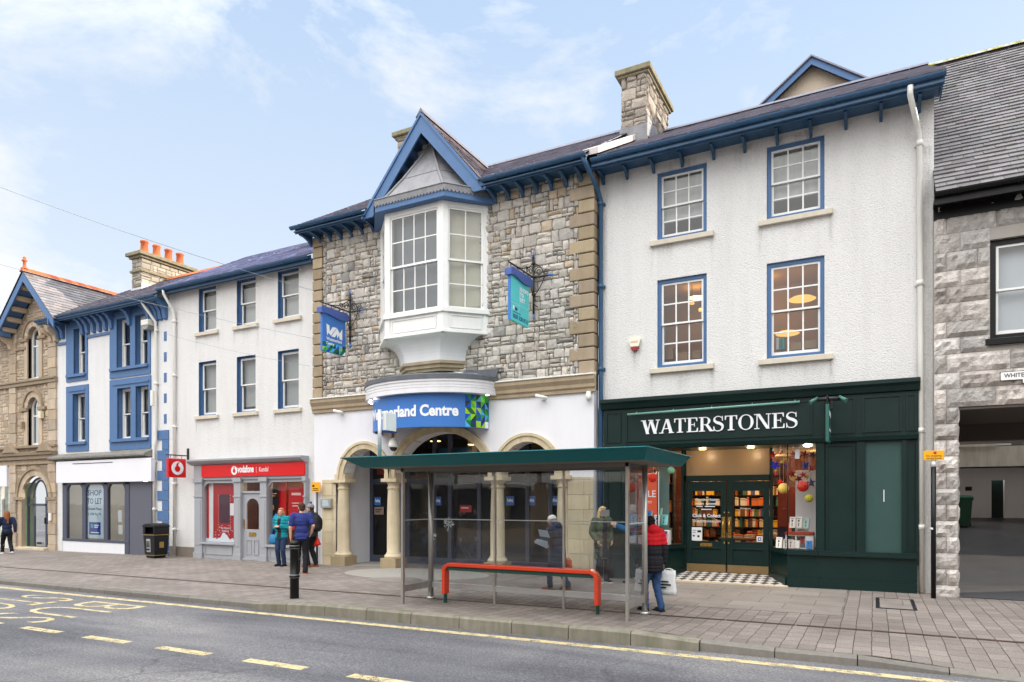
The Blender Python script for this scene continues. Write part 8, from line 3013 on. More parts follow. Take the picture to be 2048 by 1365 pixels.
for (a, b, c, e) in ((-.12, .06, .28, .34), (-.12, -.06, .38, .6), (0, .06, .38, .6)):
 mb.box(lx + a, lx + b, ly - .357, ly - .335, gl + c, gl + e)
mb.build("plate_print", [M_BLACK], lb)
lb.scale = (.74, .8, 1.0)

# manhole cover
x0, y0 = PG(1752, 1213, 1.84); x1, y1 = PG(1836, 1206, 1.84)
mh = thing("manhole_cover", "square manhole cover with dark iron frame set in the paving", "manhole cover", ((x0 + x1) / 2, (y0 + y1) / 2, 0))
ya, yb2 = PG(1800, 1220, 1.84)[1], PG(1800, 1199, 1.84)[1]
xa, xb2 = PG(1752, 1214, 1.84)[0], PG(1832, 1214, 1.84)[0]
mb = MB()
for (a, b, c, e) in ((xa, xb2, ya, ya + .06), (xa, xb2, yb2 - .06, yb2), (xa, xa + .06, ya + .06, yb2 - .06), (xb2 - .06, xb2, ya + .06, yb2 - .06)): mb.box(a, b, c, e, -.05, .011)
mb.build("frame", [M_IRON], mh, .003)
mb = MB(); mb.box(xa + .06, xb2 - .06, ya + .06, yb2 - .06, -.05, .009); mb.build("lid", [M_FLAGS], mh)

# overhead cables
def cable(p, q, sag, label, r=.012):
 b = MB(); pts = []
 for k in range(25):
  f = k / 24; pt = Vector(p).lerp(Vector(q), f); pt.z -= sag * 4 * f * (1 - f); pts.append(pt)
 b.tube(pts, r, 5)
 return tag(b.build("overhead_cable", [mat("black_cable", (165, 170, 180), .7, .3)]), label, "cable")
def at(u, v, Y): return (PX(u, Y), Y, PZ(u, v, Y))
cable(at(629, 582, 15.4), at(-60, 352, 8.0), .12, "uppermost overhead cable running to the top of the stone building's left corner", .007)
cable(at(630, 678, 15.4), at(-60, 512, 10.0), .12, "middle overhead cable crossing the white front to the stone quoins", .006)
cable(at(621, 733, 15.5), at(330, 668, 13.5), .06, "lowest overhead cable crossing the white front below the upper windows", .005)
# ------------------------------------------------------------------ people
def cloth(name, col, rough=.85, bump=(26, .35, .02), var=.16):
 return mat("cloth_" + name, col, rough, .25, var=var, vscale=7, bump=bump)
SKINS = [mat("skin_fair", (214, 166, 142), .55, .4, var=.06, vscale=12), mat("skin_pink", (206, 152, 130), .55, .4, var=.06, vscale=12)]
M_EYE = mat("dark_eye", (40, 32, 30), .3, .5)
M_LIP = mat("lip", (166, 96, 88), .5, .4)

def displace(me, fn):
 n = len(me.vertices)
 co, no = [0.0] * (3 * n), [0.0] * (3 * n)
 me.vertices.foreach_get("co", co)
 me.vertices.foreach_get("normal", no)
 for i in range(0, 3 * n, 3):
  k = fn(co[i:i + 3])
  for j in (0, 1, 2): co[i + j] += no[i + j] * k
 me.vertices.foreach_set("co", co)
 me.update()


def bake(mb, name, mats, parent, voxel=.012, smooth=4, paint=None, wrinkle=0.0):
 me = mb.mesh(name + "_raw", mats)
 ob = bpy.data.objects.new("tmp", me)
 md = ob.modifiers.new("r", "REMESH"); md.mode = "VOXEL"; md.voxel_size = voxel; md.use_smooth_shade = True
 sm = ob.modifiers.new("s", "SMOOTH"); sm.factor = .5; sm.iterations = smooth
 out = evaluated_mesh(ob)
 bpy.data.objects.remove(ob)
 bpy.data.meshes.remove(me)
 out.materials.clear()
 for m_ in mats: out.materials.append(m_)
 if wrinkle:
  sd = rnd.uniform(0, 50)
  displace(out, lambda c: mnoise.fractal(Vector((c[0] * 9 + sd, c[1] * 9, c[2] * 16)), .8, 2.0, 3) * wrinkle)
 n = len(out.polygons)
 out.polygons.foreach_set("use_smooth", [True] * n)
 if paint:
  cs = [0.0] * (3 * n)
  out.polygons.foreach_get("center", cs)
  out.polygons.foreach_set("material_index", [paint(Vector(cs[3 * i:3 * i + 3])) for i in range(n)])
 out.update()
 out.name = name
 o = bpy.data.objects.new(name, out)
 COL.objects.link(o)
 o.parent = parent
 KIDS.setdefault(parent.name, []).append(o)
 return o

def person(label, X, Y, rot, H, z=None, legs=((.0, 0), (.0, 0)), arms=None, head=(0, 0), lean=0.0, top=None, bottom=None, shoes=None, hair=None, skin=0, beard=None,
           hem=.86, bulk=.03, sleeve=1.0, hood=None, hat=None, sole=None, group=None, long_hair=0.0, puff=False, collar=True, two_tone=None, open_front=None, stoop=0.0):
 z = gz(X) if z is None else z
 t = thing("person", label, "person", (X, Y, z), group)
 ORIG[t.name] = (0, 0, 0)
 t.rotation_euler = (0, 0, R(rot))
 s = H / 1.72
 t.scale = (s, s, s)
 la = R(lean)
 hipz = .90 - max(.0, .86 - math.sqrt(max(.3, .86 ** 2 - max(abs(legs[0][0]), abs(legs[1][0])) ** 2)))
 def up(h, y=0.0, x=0.0):
  """point of the leaning trunk h above the hips"""
  return Vector((x, -math.sin(la) * h + y * math.cos(la), hipz + math.cos(la) * h))
 pel, wai, che = up(.03), up(.2), up(.4, .0)
 shc = up(.54)
 neck0, neck1 = up(.56, .005), up(.63, -.01 - stoop * .5)
 hc = up(.725, -.025 - stoop, 0)
 hy, hp = R(head[0]), R(head[1])
 HR = Matrix.Rotation(hy, 3, "Z") @ Matrix.Rotation(-hp, 3, "X")
 def hd(x, y, zz): return hc + HR @ Vector((x, y, zz))
 J = {}
 for k, sd in ((0, 1), (1, -1)):
  f, lift = legs[k]
  hip = Vector((sd * .09, 0, hipz - .02)); foot = Vector((sd * .1, -f, .075 + lift))
  mid = (hip + foot) / 2
  bend = .035 + max(0, .86 - (hip - foot).length) * .9 + lift * .5
  J["hip", sd], J["ank", sd], J["kne", sd] = hip, foot, mid + Vector((0, -bend, .01))
  a = (arms or (None, None))[k] or ((.06, .02, -.28), (.02, -.06, -.25))
  sh = shc + Vector((sd * .185, .01, -.02))
  el = sh + Vector((sd * a[0][0], a[0][1], a[0][2])); wr = el + Vector((sd * a[1][0], a[1][1], a[1][2]))
  J["sho", sd], J["elb", sd], J["wri", sd] = sh, el, wr
 b = MB()
 # trunk
 b.ball(pel, (.15, .11, .13)); b.ball(wai, (.125, .085, .16)); b.ball(che, (.15, .1, .17)); b.rcone(shc + Vector((.14, 0, -.02)), .062, shc + Vector((-.14, 0, -.02)), .062)
 b.rcone(pel, .095, che, .095)
 b.rcone(neck0, .062, neck1, .054); b.rcone(neck1, .054, hc + Vector((0, .01, -.03)), .052)
 # head
 b.ball(hc, (.076, .094, .112), 18, 12, rot=HR); b.ball(hd(0, -.03, -.055), (.056, .06, .062), rot=HR); b.ball(hd(0, -.07, -.09), (.028, .022, .024), rot=HR)
 b.rcone(hd(0, -.092, .012), .011, hd(0, -.112, -.018), .016); b.ball(hd(0, -.092, -.05), (.026, .012, .012), rot=HR)
 for sd in (1, -1):
  b.ball(hd(sd * .077, .008, -.005), (.012, .022, .032), rot=HR); b.ball(hd(sd * .032, -.08, .028), (.022, .014, .01), rot=HR)
  b.rcone(J["hip", sd], .088, J["kne", sd], .06); b.rcone(J["kne", sd], .058, J["kne", sd].lerp(J["ank", sd], .35) + Vector((0, .015, 0)), .058); b.rcone(J["kne", sd].lerp(J["ank", sd], .35) + Vector((0, .015, 0)), .057, J["ank", sd], .042)
  an = J["ank", sd]; b.rcone(an + Vector((0, .03, -.04)), .036, an + Vector((sd * .012, -.15, -.05)), .03)
  b.rcone(J["sho", sd], .055, J["elb", sd], .043); b.rcone(J["elb", sd], .042, J["wri", sd], .029)
  # hand: palm, four unequal fingers, thumb from the side of the palm
  w = J["wri", sd]; d = (w - J["elb", sd]).normalized()
  side = Vector((-1, 0, 0)) * sd
  fwd = Vector((0, -1, 0))
  if abs(d.dot(fwd)) > .8: fwd = Vector((0, 0, 1))
  acr = (fwd - d * fwd.dot(d)).normalized()          # across the palm, thumb side
  pn = d.cross(acr).normalized()
  if pn.dot(side) < 0: pn = -pn                       # palm faces the body
  pc = w + d * .05
  for q in (-.024, -.008, .008, .024): b.rcone(w + d * .012 + acr * q * .6, .015, w + d * .085 + acr * q, .012)
  for q, L in ((-.027, .056), (-.009, .07), (.009, .076), (.027, .066)):
   p0 = w + d * .09 + acr * q; p1 = p0 + d * L * .5 + pn * .012 + acr * q * .12; p2 = p1 + d * L * .42 + pn * .026
   b.rcone(p0, .0098, p1, .009); b.rcone(p1, .009, p2, .0076)
  p0 = w + d * .03 + acr * .025; p1 = p0 + d * .03 + acr * .026 + pn * .012; p2 = p1 + d * .028 + acr * .006 + pn * .012
  b.rcone(p0, .013, p1, .0105); b.rcone(p1, .0105, p2, .0085)
 HI = HR.inverted()
 def paint(c):
  q = HI @ (Vector(c) - hc)
  for sd in (1, -1):
   if (q - Vector((sd * .031, -.088, .014))).length < .0135: return 1
  if abs(q.x) < .026 and abs(q.z + .052) < .008 and q.y < -.08: return 2
  return 0
 bake(b, "body", [SKINS[skin], M_EYE, M_LIP], t, .0085, 2, paint)
 # trousers
 if bottom:
  b = MB()
  b.ball(pel, (.165, .125, .14)); b.rcone(pel, .135, wai - Vector((0, 0, .09)), .108)
  for sd in (1, -1):
   k_, a_ = J["kne", sd], J["ank", sd]
   b.rcone(J["hip", sd], .104, k_, .076); b.rcone(k_, .076, a_ + Vector((0, .005, .03)), .062)
   b.rcone(a_ + Vector((0, .01, .05)), .064, a_ + Vector((0, .01, -.01)), .066)
  bake(b, "trousers", [bottom], t, .012, 3, wrinkle=.008)
 # top
 if top:
  e = bulk
  b = MB()
  b.ball(che, (.158 + e, .112 + e, .19 + e * .6)); b.ball(wai, (.138 + e, .102 + e, .18)); b.ball(pel, (.15 + e, .115 + e, .14))
  b.rcone(shc + Vector((.135, 0, -.025)), .062 + e * .7, shc + Vector((-.135, 0, -.025)), .062 + e * .7)
  n = int((hipz + .02 - hem) / .05) + 1
  for k in range(max(0, n)):
   zz = hipz + .02 - k * .05
   w = 1 + .04 * k / 4
   b.ball((0, 0, zz - .0), ((.155 + e) * w, (.118 + e) * w, .05 + (.012 if (puff and k % 2) else 0)))
  for sd in (1, -1):
   S, E, W = J["sho", sd], J["elb", sd], J["wri", sd]
   b.rcone(S, .06 + e * .8, E if sleeve > .6 else S.lerp(E, .72), .05 + e * .7)
   if sleeve > .6: b.rcone(E, .05 + e * .7, E.lerp(W, .93), .036 + e * .6)
  if collar: b.rcone(neck0 + Vector((0, .0, -.02)), .085 + e * .3, neck0 + Vector((0, .005, .05)), .074 + e * .2)
  mats = [top]
  pt = None
  if two_tone:
   mats = [top, two_tone[0]]
   pt = lambda c: 1 if c.z > two_tone[1] and abs(c.x) < .3 else 0
  if open_front:
   mats = [top, open_front]
   pt = lambda c: 1 if (c.y < -.06 - .0 and abs(c.x) < .055 + .03 * (1.3 - c.z) and c.z > hem + .02 and c.z < 1.44) else 0
  if puff:
   pass
  o = bake(b, "jacket" if sleeve > .6 else "shirt", mats, t, .012, 2, pt, wrinkle=.009 if not puff else .004)
  if puff:
   displace(o.data, lambda c: .011 * abs(math.sin(c[2] * math.pi / .085)) - .006)
 if hood:
  b = MB(); b.ball(up(.6, .09), (.13, .085, .1)); b.ball(up(.57, .05), (.15, .1, .06)); bake(b, "hood", [hood], t, .012, 2, wrinkle=.006)
 # shoes
 b = MB()
 for sd in (1, -1):
  a_ = J["ank", sd]
  b.rcone(a_ + Vector((0, .035, -.035)), .045, a_ + Vector((sd * .015, -.155, -.047)), .036); b.rcone(a_ + Vector((0, .02, .01)), .05, a_ + Vector((0, .0, -.03)), .05)
  b.box(a_.x - .045, a_.x + .05, a_.y - .19, a_.y + .08, a_.z - .082, a_.z - .05)
 def shp(c):
  return 1 if min(abs(c.z - J["ank", 1].z), abs(c.z - J["ank", -1].z)) >= 0 and ((c.x > 0 and c.z < J["ank", 1].z - .052) or (c.x <= 0 and c.z < J["ank", -1].z - .052)) else 0
 bake(b, "shoes", [shoes or M_BLACK, sole or shoes or M_BLACK], t, .01, 1, shp)
 if hair:
  b = MB()
  b.ball(hd(0, .02, .03), (.086, .092, .098), 16, 10, rot=HR); b.ball(hd(0, -.035, .085), (.068, .05, .035), rot=HR); b.ball(hd(0, .05, -.02), (.074, .06, .075), rot=HR)
  if long_hair:
   for sd in (1, -1):
    b.rcone(hd(sd * .072, .01, .02), .03, hd(sd * .085, .02, -.12 - long_hair * .25), .034)
   b.rcone(hd(0, .07, 0), .07, hd(0, .095, -.1 - long_hair), .075); b.rcone(hd(.04, .06, 0), .05, hd(.06, .08, -.08 - long_hair), .05); b.rcone(hd(-.04, .06, 0), .05, hd(-.06, .08, -.08 - long_hair), .05)
  bake(b, "hair", [hair], t, .009, 2, wrinkle=.007)
 if beard:
  b = MB(); b.ball(hd(0, -.045, -.085), (.052, .052, .042), rot=HR); b.ball(hd(.05, -.01, -.06), (.02, .04, .045), rot=HR); b.ball(hd(-.05, -.01, -.06), (.02, .04, .045), rot=HR)
  bake(b, "beard", [beard], t, .008, 1)
 if hat:
  hm, bob = hat
  b = MB(); b.ball(hd(0, .01, .055), (.09, .106, .078), 16, 10, rot=HR); b.rcone(hd(-.06, .01, .035), .05, hd(.06, .01, .035), .05)
  for k in range(16):
   a = 2 * math.pi * k / 16; b.ball(hd(.084 * math.cos(a), .01 + .1 * math.sin(a), .03), .018)
  bake(b, "hat", [hm], t, .009, 1, wrinkle=.004)
  if bob:
   b = MB(); b.ball(hd(0, .02, .15), .036); bake(b, "bobble", [bob], t, .008, 1, wrinkle=.008)
 t["_j"] = 0
 del t["_j"]
 M = Matrix.Translation((X, Y, z)) @ Matrix.Rotation(R(rot), 4, "Z") @ Matrix.Scale(s, 4)
 return t, (lambda p: M @ Vector(p)), J

JEANS = cloth("denim", (52, 78, 120)); DKJEANS = cloth("dark_denim", (40, 56, 86)); BLKT = cloth("black_trousers", (28, 28, 32)); NAVY = cloth("navy", (34, 44, 70)); TEALC = cloth("teal_puffer", (24, 134, 148))
TSH = cloth("blue_tshirt", (46, 56, 118)); CHAR = cloth("charcoal_jacket", (52, 54, 62)); OLIVE = cloth("olive_parka", (86, 94, 76)); BLUEJ = cloth("blue_jacket", (24, 92, 138)); PUFFB = cloth("black_puffer", (34, 34, 40)); REDC = cloth("red_yoke", (200, 30, 40))
NAVYP = cloth("navy_puffer", (44, 56, 80))
HBL = cloth("blonde_hair", (206, 178, 128)); HAU = cloth("auburn_hair", (140, 88, 52)); HPK = cloth("pinkish_hair", (176, 122, 98)); HBR = cloth("brown_hair", (70, 50, 38)); HGR = cloth("grey_hair", (172, 166, 158)); WHI = cloth("white_fluff", (214, 212, 208))
BEAN = cloth("grey_beanie", (124, 126, 136)); BOB = cloth("dark_bobble", (60, 64, 84)); BRN = cloth("brown_leather", (134, 80, 46)); ORG = cloth("orange_trim", (212, 92, 44)); WSHOE = cloth("white_trainer", (220, 218, 214)); BLKC = cloth("black_cap", (26, 26, 30)); DKTOP = cloth("dark_top", (40, 38, 46)); GLOVE = cloth("grey_glove", (90, 88, 100))

# 1 walking away at the left edge
X, Y = PG(14, 1109, 2.06)
person("young woman with long auburn hair and white trainers walking at the left edge", X, Y, -105, 1.66, legs=((.26, .0), (-.3, .05)), arms=(((.05, -.1, -.26), (.0, -.2, -.08)), ((.05, .12, -.26), (.0, .02, -.24))), top=NAVY, bottom=BLKT,
       shoes=WSHOE, hair=HAU, long_hair=.26, bulk=.03, hem=.9)
# 2 woman in teal
X2_, Y2_ = PG(563, 1133, 1.955)
p2, m2_, j2 = person("older woman in open teal puffer jacket facing the street with hands together", X2_, Y2_, 16, 1.68, legs=((.02, 0), (-.02, 0)), arms=(((.03, .02, -.27), (-.17, -.19, .05)), ((.03, .02, -.27), (-.15, -.19, .04))), top=TEALC, bottom=DKJEANS, shoes=BLKT,
       hair=HPK, long_hair=.03, bulk=.045, hem=.84, puff=True, head=(12, 0), open_front=DKTOP, skin=1)
# 3 man in blue t-shirt
X3_, Y3_ = PG(603, 1149, 1.95)
p3, m3_, j3 = person("bearded man in navy blue t-shirt and black trousers seen from behind", X3_, Y3_, -140, 1.84, legs=((.06, 0), (-.12, 0)), arms=(((.07, .03, -.28), (.0, -.05, -.25)), ((.1, .06, -.24), (-.06, -.12, -.18))), top=TSH, bottom=BLKT, shoes=BLKT, sole=ORG,
       hair=HBR, beard=HBR, bulk=.032, sleeve=.5, hem=.86, head=(18, 0), collar=False)
# 4 man with beanie
X4_, Y4_ = PG(622, 1135, 1.95)
p4, m4_, j4 = person("man in grey bobble hat and dark jacket holding a phone to his face", X4_, Y4_, -80, 1.80, legs=((.03, 0), (-.08, 0)), arms=(((.05, -.05, -.26), (-.06, -.16, .2)), ((.06, .03, -.27), (.0, -.1, -.22))), top=CHAR, bottom=BLKT, shoes=BRN, hair=HBR, hat=(BEAN, BOB), bulk=.035, hem=.84)
# 5 navy puffer
X5_, Y5_ = PG(1116, 1178, 1.86)
p5, m5_, j5 = person("stooped person in long navy padded coat and pale hat behind the shelter glass", X5_, Y5_, -95, 1.56, legs=((.16, 0), (-.2, .02)), arms=(((.05, -.1, -.26), (-.02, -.2, -.02)), ((.05, -.06, -.27), (-.02, -.17, -.1))), top=NAVYP, bottom=DKJEANS, shoes=BRN,
       hair=HGR, hat=(WHI, None), hood=NAVYP, bulk=.06, hem=.5, puff=True, lean=9, head=(0, -14), stoop=.02)
# 6 blonde woman
X6_, Y6_ = PG(1204, 1163, 1.85)
p6, m6_, j6 = person("blonde woman in olive parka and dark trousers standing behind the shelter glass", X6_, Y6_, 52, 1.70, legs=((.05, 0), (-.05, 0)), arms=(((.06, .04, -.27), (-.05, -.14, -.18)), ((.06, .04, -.27), (-.05, -.14, -.18))), top=OLIVE, bottom=BLKT, shoes=BLKT, sole=WSHOE,
       hair=HBL, long_hair=.12, bulk=.035, hem=.56, open_front=DKTOP)
# 7 grey-haired man
X7_, Y7_ = PG(1266, 1164, 1.85)
p7, m7_, j7 = person("grey haired man in blue jacket raising a thumb behind the shelter's right end", X7_, Y7_, -75, 1.74, legs=((.03, 0), (-.03, 0)), arms=(((.06, -.1, -.24), (.0, -.24, .1)), ((.06, -.12, -.25), (-.02, -.24, .06))), top=BLUEJ, bottom=BLKT, shoes=BLKT, hair=HGR, bulk=.035, hem=.82)
# 8 red and black jacket
X8_, Y8_ = PG(1306, 1221, 1.85)
p8, m8_, j8 = person("person in black padded jacket with red shoulders, seen from behind by a steel post", X8_, Y8_, -128, 1.57, legs=((.1, 0), (-.1, 0)), arms=(((.06, .0, -.28), (.0, -.08, -.23)), ((.07, .02, -.28), (.02, -.04, -.25))), top=PUFFB, bottom=JEANS, shoes=BLKT,
       hair=BLKC, hat=(BLKC, None), hood=REDC, two_tone=(REDC, 1.22), bulk=.055, hem=.74, puff=True, lean=6, head=(0, -8))
# 9, 10 added behind the arcade doors to stand in for reflections in the glass
X9, Y9 = PG(924, 1123, 1.93)
person("white haired figure in dark coat and jeans standing in for a reflection in the arcade doors", PX(926, 17.5), 17.5, -60, 1.68, z=-.1, legs=((.22, 0), (-.24, .03)), top=DKTOP, bottom=JEANS, shoes=BLKT, hair=WHI, bulk=.04, hem=.6)
person("figure in dark jacket behind the white haired one, standing in for a second reflection", PX(956, 17.8), 17.8, -60, 1.72, z=-.1, legs=((-.2, .02), (.22, 0)), top=CHAR, bottom=JEANS, shoes=BLKT, hair=HBR, bulk=.04, hem=.7)

# ---- bags and things carried
def bagshape(name, label, cat, M, w, d, h, m_, strap=None, taper=.85, strap_m=None, extra=None):
 """soft bag hung from its strap; M maps local points (hung at the origin) to the world"""
 b = MB()
 t = thing(name, label, cat, tuple(M((0, 0, -h))))
 n, rows = 12, 6
 vs, fs = [], []
 for j in range(rows + 1):
  f = j / rows
  ww = w / 2 * (1 - (1 - taper) * f) * (1 + .05 * math.sin(f * 9)); dd = d / 2 * (.35 + .65 * min(1, (1 - f) * 2.2))
  for k in range(n):
   a = 2 * math.pi * k / n
   ca, sa = math.cos(a), math.sin(a)
   e = .45
   vs.append(M((ww * math.copysign(abs(ca) ** e, ca), dd * math.copysign(abs(sa) ** e, sa), -h + h * f)))
 for j in range(rows):
  for k in range(n): fs.append((j * n + k, j * n + (k + 1) % n, (j + 1) * n + (k + 1) % n, (j + 1) * n + k))
 fs += [tuple(reversed(range(n))), tuple(rows * n + k for k in range(n))]
 b.add(vs, fs, 0, (1, 1, 1), True)
 b.build("body", [m_], t)
 if strap:
  s_ = MB()
  for off in ((-d * .12), (d * .12)):
   pts = [M((w * .28 * math.cos(math.pi * k / 10), off, strap * math.sin(math.pi * k / 10) - .01)) for k in range(11)]
   s_.tube(pts, .009, 6)
  s_.build("strap", [strap_m or m_], t)
 return t
def hang(J, m_, sd, dz=-.06, rz=0.0, sh=(0, 0, 0)):
 w = m_(J["wri", sd]) + Vector(sh)
 Rz_ = Matrix.Rotation(rz, 3, "Z")
 return lambda p: w + Vector((0, 0, dz)) + Rz_ @ Vector(p)
M_BAGBLUE = mat("blue_handbag", (24, 110, 160), .5, .4, var=.08); M_BAGRED = mat("red_bag", (214, 50, 34), .6, .3, var=.1); M_CARR = mat("white_carrier_bag", (222, 224, 224), .45, .4, var=.05, bump=(18, .4, .02)); M_BAGOR = mat("orange_bag", (226, 90, 30), .6, .3)
e = m2_(j2["elb", -1])
bagshape("handbag", "bright blue handbag hanging from the teal jacketed woman's arm", "handbag", lambda p: Vector((e.x - .05, e.y - .02, e.z - .2)) + Vector(p), .3, .14, .26, M_BAGBLUE, .2, .92)
mb = MB(); mb.box(e.x - .09, e.x - .01, e.y - .1, e.y - .092, e.z - .36, e.z - .33); 
w4 = m4_(j4["wri", -1])
bagshape("carrier_bag", "small red bag hanging low beside the man in the bobble hat", "bag", lambda p: Vector((w4.x + .12, w4.y - .1, w4.z - .18)) + Matrix.Rotation(R(-18), 3, "Y") @ Vector(p), .3, .12, .2, M_BAGRED, .14, .9)
# backpack on the back of the man in the bobble hat
c4 = m4_((0.0, .2, 1.2))
t = thing("backpack", "black backpack on the back of the man in the grey bobble hat", "backpack", tuple(c4))
b = MB(); b.ball(c4, (.14, .17, .25)); b.ball(c4 + Vector((.06, -.02, -.1)), (.1, .13, .13)); b.ball(c4 + Vector((-.02, 0, .16)), (.1, .13, .1))
ORIG[t.name] = (0, 0, 0)
o = bake(b, "body", [mat("black_backpack", (26, 26, 30), .7, .3, var=.15, bump=(30, .3, .01))], t, .014, 3, wrinkle=.008)
o.matrix_parent_inverse = Matrix.Translation(-c4)
b = MB()
for q in (-.09, .09):
 pts = [m4_((q, .12, 1.36)), m4_((q, .02, 1.5)), m4_((q * 1.1, -.13, 1.4)), m4_((q * 1.2, -.16, 1.2)), m4_((q * 1.3, -.02, 1.05))]
 b.tube(pts, .018, 6)
o = b.build("strap", [mat("grey_strap", (120, 112, 108), .8, .2)], t); o.matrix_parent_inverse = Matrix.Translation(-c4)
# phone
w = m4_(j4["wri", 1])
mb = MB(); mb.box(-.037, .037, -.005, .005, -.075, .075); o = mb.build("mobile_phone", [M_BLACK], None, .004); o.location = w + Vector((-.03, -.05, .1)); o.rotation_euler = (.2, .2, .5)
tag(o, "black mobile phone held by the man in the grey bobble hat", "phone")
# white carrier bag
w8 = m8_(j8["wri", -1])
cb = bagshape("carrier_bag", "white plastic carrier bag with black lettering hanging beside the red shouldered person", "bag", lambda p: Vector((w8.x + .1, w8.y - .02, w8.z - .13)) + Vector(p), .27, .13, .42, M_CARR, .035, .85)
cbx, cby, cbz = w8.x + .1, w8.y - .105, w8.z - .13
mb = MB()
for k, (a, b_) in enumerate(((-.12, .02), (-.12, .06), (-.12, -.02))): mb.box(cbx + a, cbx + b_, cby - .004, cby - .001, cbz - .2 - k * .05, cbz - .175 - k * .05)
mb.build("print", [M_LETBLACK], cb)
w5 = m5_(j5["wri", -1])
bagshape("carrier_bag", "small orange bag behind the navy padded coat", "bag", lambda p: Vector((w5.x + .42, w5.y - .05, w5.z - .3)) + Vector(p), .16, .1, .16, M_BAGOR, .04, .9)
w = m5_(j5["wri", 1])
mb = MB()
mb.hexa([(w.x - .04, w.y - .16, w.z - .02), (w.x + .26, w.y - .2, w.z - .12), (w.x + .26, w.y - .17, w.z - .12), (w.x - .04, w.y - .13, w.z - .02), (w.x + .02, w.y - .16, w.z + .06), (w.x + .28, w.y - .2, w.z + .02), (w.x + .28, w.y - .17, w.z + .02), (w.x + .02, w.y - .13, w.z + .06)])
mb.hexa([(w.x + .1, w.y - .18, w.z + .12), (w.x + .34, w.y - .22, w.z + .1), (w.x + .34, w.y - .2, w.z + .1), (w.x + .1, w.y - .16, w.z + .12), (w.x + .06, w.y - .18, w.z + .26), (w.x + .28, w.y - .22, w.z + .24), (w.x + .28, w.y - .2, w.z + .24), (w.x + .06, w.y - .16, w.z + .26)])
tag(mb.build("paper_bundle", [mat("pale_blue_paper", (170, 188, 204), .7, .3)]), "pale blue papers held against the navy padded coat", "papers")
# sleeve patch on the blue t-shirt
s3 = m3_(j3["sho", 1].lerp(j3["elb", 1], .62))
mb = MB(); mb.box(-.03, .03, -.004, .004, -.025, .025); o = mb.build("sleeve_badge", [mat("pink_badge", (222, 190, 200), .7, .3)], p3)
o.matrix_parent_inverse = Matrix.Identity(4); q = j3["sho", 1].lerp(j3["elb", 1], .58); o.location = q + Vector((.07, .0, 0)); o.rotation_euler = (0, .2, R(90))
# ------------------------------------------------------------------ sky, sun, exposure
SUN_EL, SUN_AZ = 24.0, 38.0          # azimuth measured from +X towards +Y
world = bpy.data.worlds.new("World")
scene.world = world
world.use_nodes = True
wt = world.node_tree
for n_ in list(wt.nodes): wt.nodes.remove(n_)
class W_: pass
wn = NT.__new__(NT); wn.m = world; wn.t = wt; wn.n = wt.nodes; wn.l = wt.links
sky = wn.add("ShaderNodeTexSky", sky_type="NISHITA")
sky.sun_disc = False
sky.sun_elevation = R(SUN_EL)
sky.sun_rotation = R(90 - SUN_AZ)
sky.air_density = 1.2
sky.dust_density = 1.5
sky.ozone_density = 1.0
tc = wn.add("ShaderNodeTexCoord")
vec = tc.outputs["Generated"]
mp = wn.add("ShaderNodeMapping"); wn.link(vec, mp.inputs[0]); mp.inputs["Scale"].default_value = (1.0, 1.0, 2.2)
n1 = wn.noise(2.3, 9, .62, mp.outputs[0], .35)
n2 = wn.noise(.9, 3, .5, mp.outputs[0])
sepv = wn.add("ShaderNodeSeparateXYZ"); wn.link(vec, sepv.inputs[0])
# cloud cover added overhead and behind the camera, out of view, as fill
behind = wn.math("MULTIPLY", wn.math("MULTIPLY_ADD", sepv.outputs[1], -0.5), 1.0)
behind.node.inputs[0].default_value = 1
bh = wn.math("MULTIPLY", sepv.outputs[1], -0.22)
hi = wn.math("MULTIPLY", sepv.outputs[2], 0.06)
lft = wn.math("MULTIPLY", sepv.outputs[0], -0.045)
cov = wn.math("ADD", wn.math("ADD", n1, wn.math("MULTIPLY", n2, .32)), wn.math("ADD", wn.math("ADD", bh, hi), lft))
mask = wn.ramp(cov, [(0.54, (0, 0, 0)), (0.635, (.6, .6, .6)), (0.73, (1, 1, 1))])
SKYK = 0.085
skc = wn.add("ShaderNodeVectorMath", operation="SCALE"); wn.link(sky.outputs[0], skc.inputs[0]); skc.inputs["Scale"].default_value = SKYK
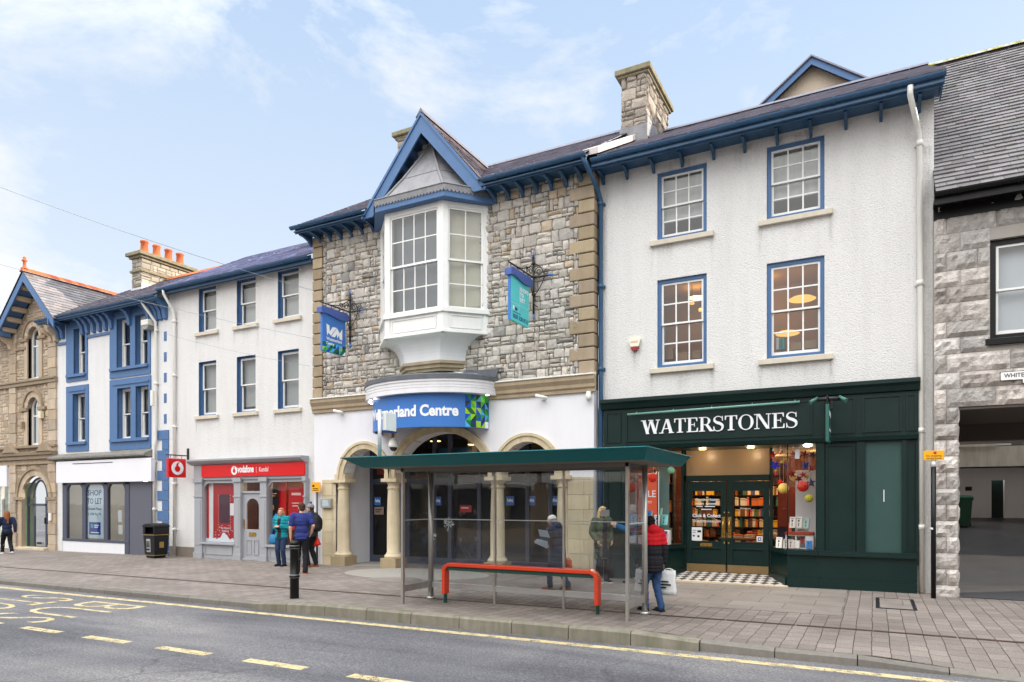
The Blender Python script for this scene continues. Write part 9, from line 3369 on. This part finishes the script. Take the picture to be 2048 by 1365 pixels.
# veil of thin high cloud over the blue, whiter towards the horizon
hz = wn.ramp(sepv.outputs[2], [(0.0, (.305, .311, .319)), (.25, (.252, .280, .318)), (.6, (.178, .232, .312))])
pale = wn.mix(0.85, skc.outputs[0], hz)
# gain added to unseen cloud, mostly overhead, to light the fronts from above
gf = wn.math("ADD", wn.math("MULTIPLY", sepv.outputs[2], 1.1), wn.math("MULTIPLY", sepv.outputs[1], -0.28))
gain = wn.ramp(gf, [(0.40, (1, 1, 1)), (0.68, (2.1, 2.09, 2.06)), (1.0, (4.7, 4.67, 4.6))])
cloudc = wn.mix(1.0, wn.mix(n2, (0.308, 0.313, 0.318, 1), (0.334, 0.334, 0.333, 1)), gain, "MULTIPLY")
fin = wn.mix(mask, pale, cloudc)
bg = wn.add("ShaderNodeBackground"); wn.link(fin, bg.inputs[0]); bg.inputs[1].default_value = 1.0
wo = wn.add("ShaderNodeOutputWorld"); wn.link(bg.outputs[0], wo.inputs[0])

sd = bpy.data.lights.new("sun", "SUN")
sd.energy = 2.2
sd.angle = R(0.6)
sd.color = (1.0, .88, .72)
so = bpy.data.objects.new("sun", sd)
COL.objects.link(so)
dirv = Vector((math.cos(R(SUN_EL)) * math.cos(R(SUN_AZ)), math.cos(R(SUN_EL)) * math.sin(R(SUN_AZ)), math.sin(R(SUN_EL))))
so.rotation_euler = (-dirv).to_track_quat("-Z", "Y").to_euler()

scene.view_settings.view_transform = "Standard"
scene.view_settings.look = "None"
scene.view_settings.exposure = 1.68
scene.view_settings.gamma = 1.0
scene.render.engine = "CYCLES"
cy = scene.cycles
cy.use_denoising = True
try:
 cy.denoiser = "OPENIMAGEDENOISE"
 cy.denoising_input_passes = "RGB_ALBEDO_NORMAL"
except Exception:
 pass
cy.max_bounces = 8
cy.diffuse_bounces = 3
cy.glossy_bounces = 3
cy.transparent_max_bounces = 12
cy.transmission_bounces = 4
cy.caustics_reflective = False
cy.caustics_refractive = False
cy.sample_clamp_indirect = 4.0
cy.use_adaptive_sampling = True
cy.adaptive_threshold = 0.02
bpy.data.scenes.remove(TMP)
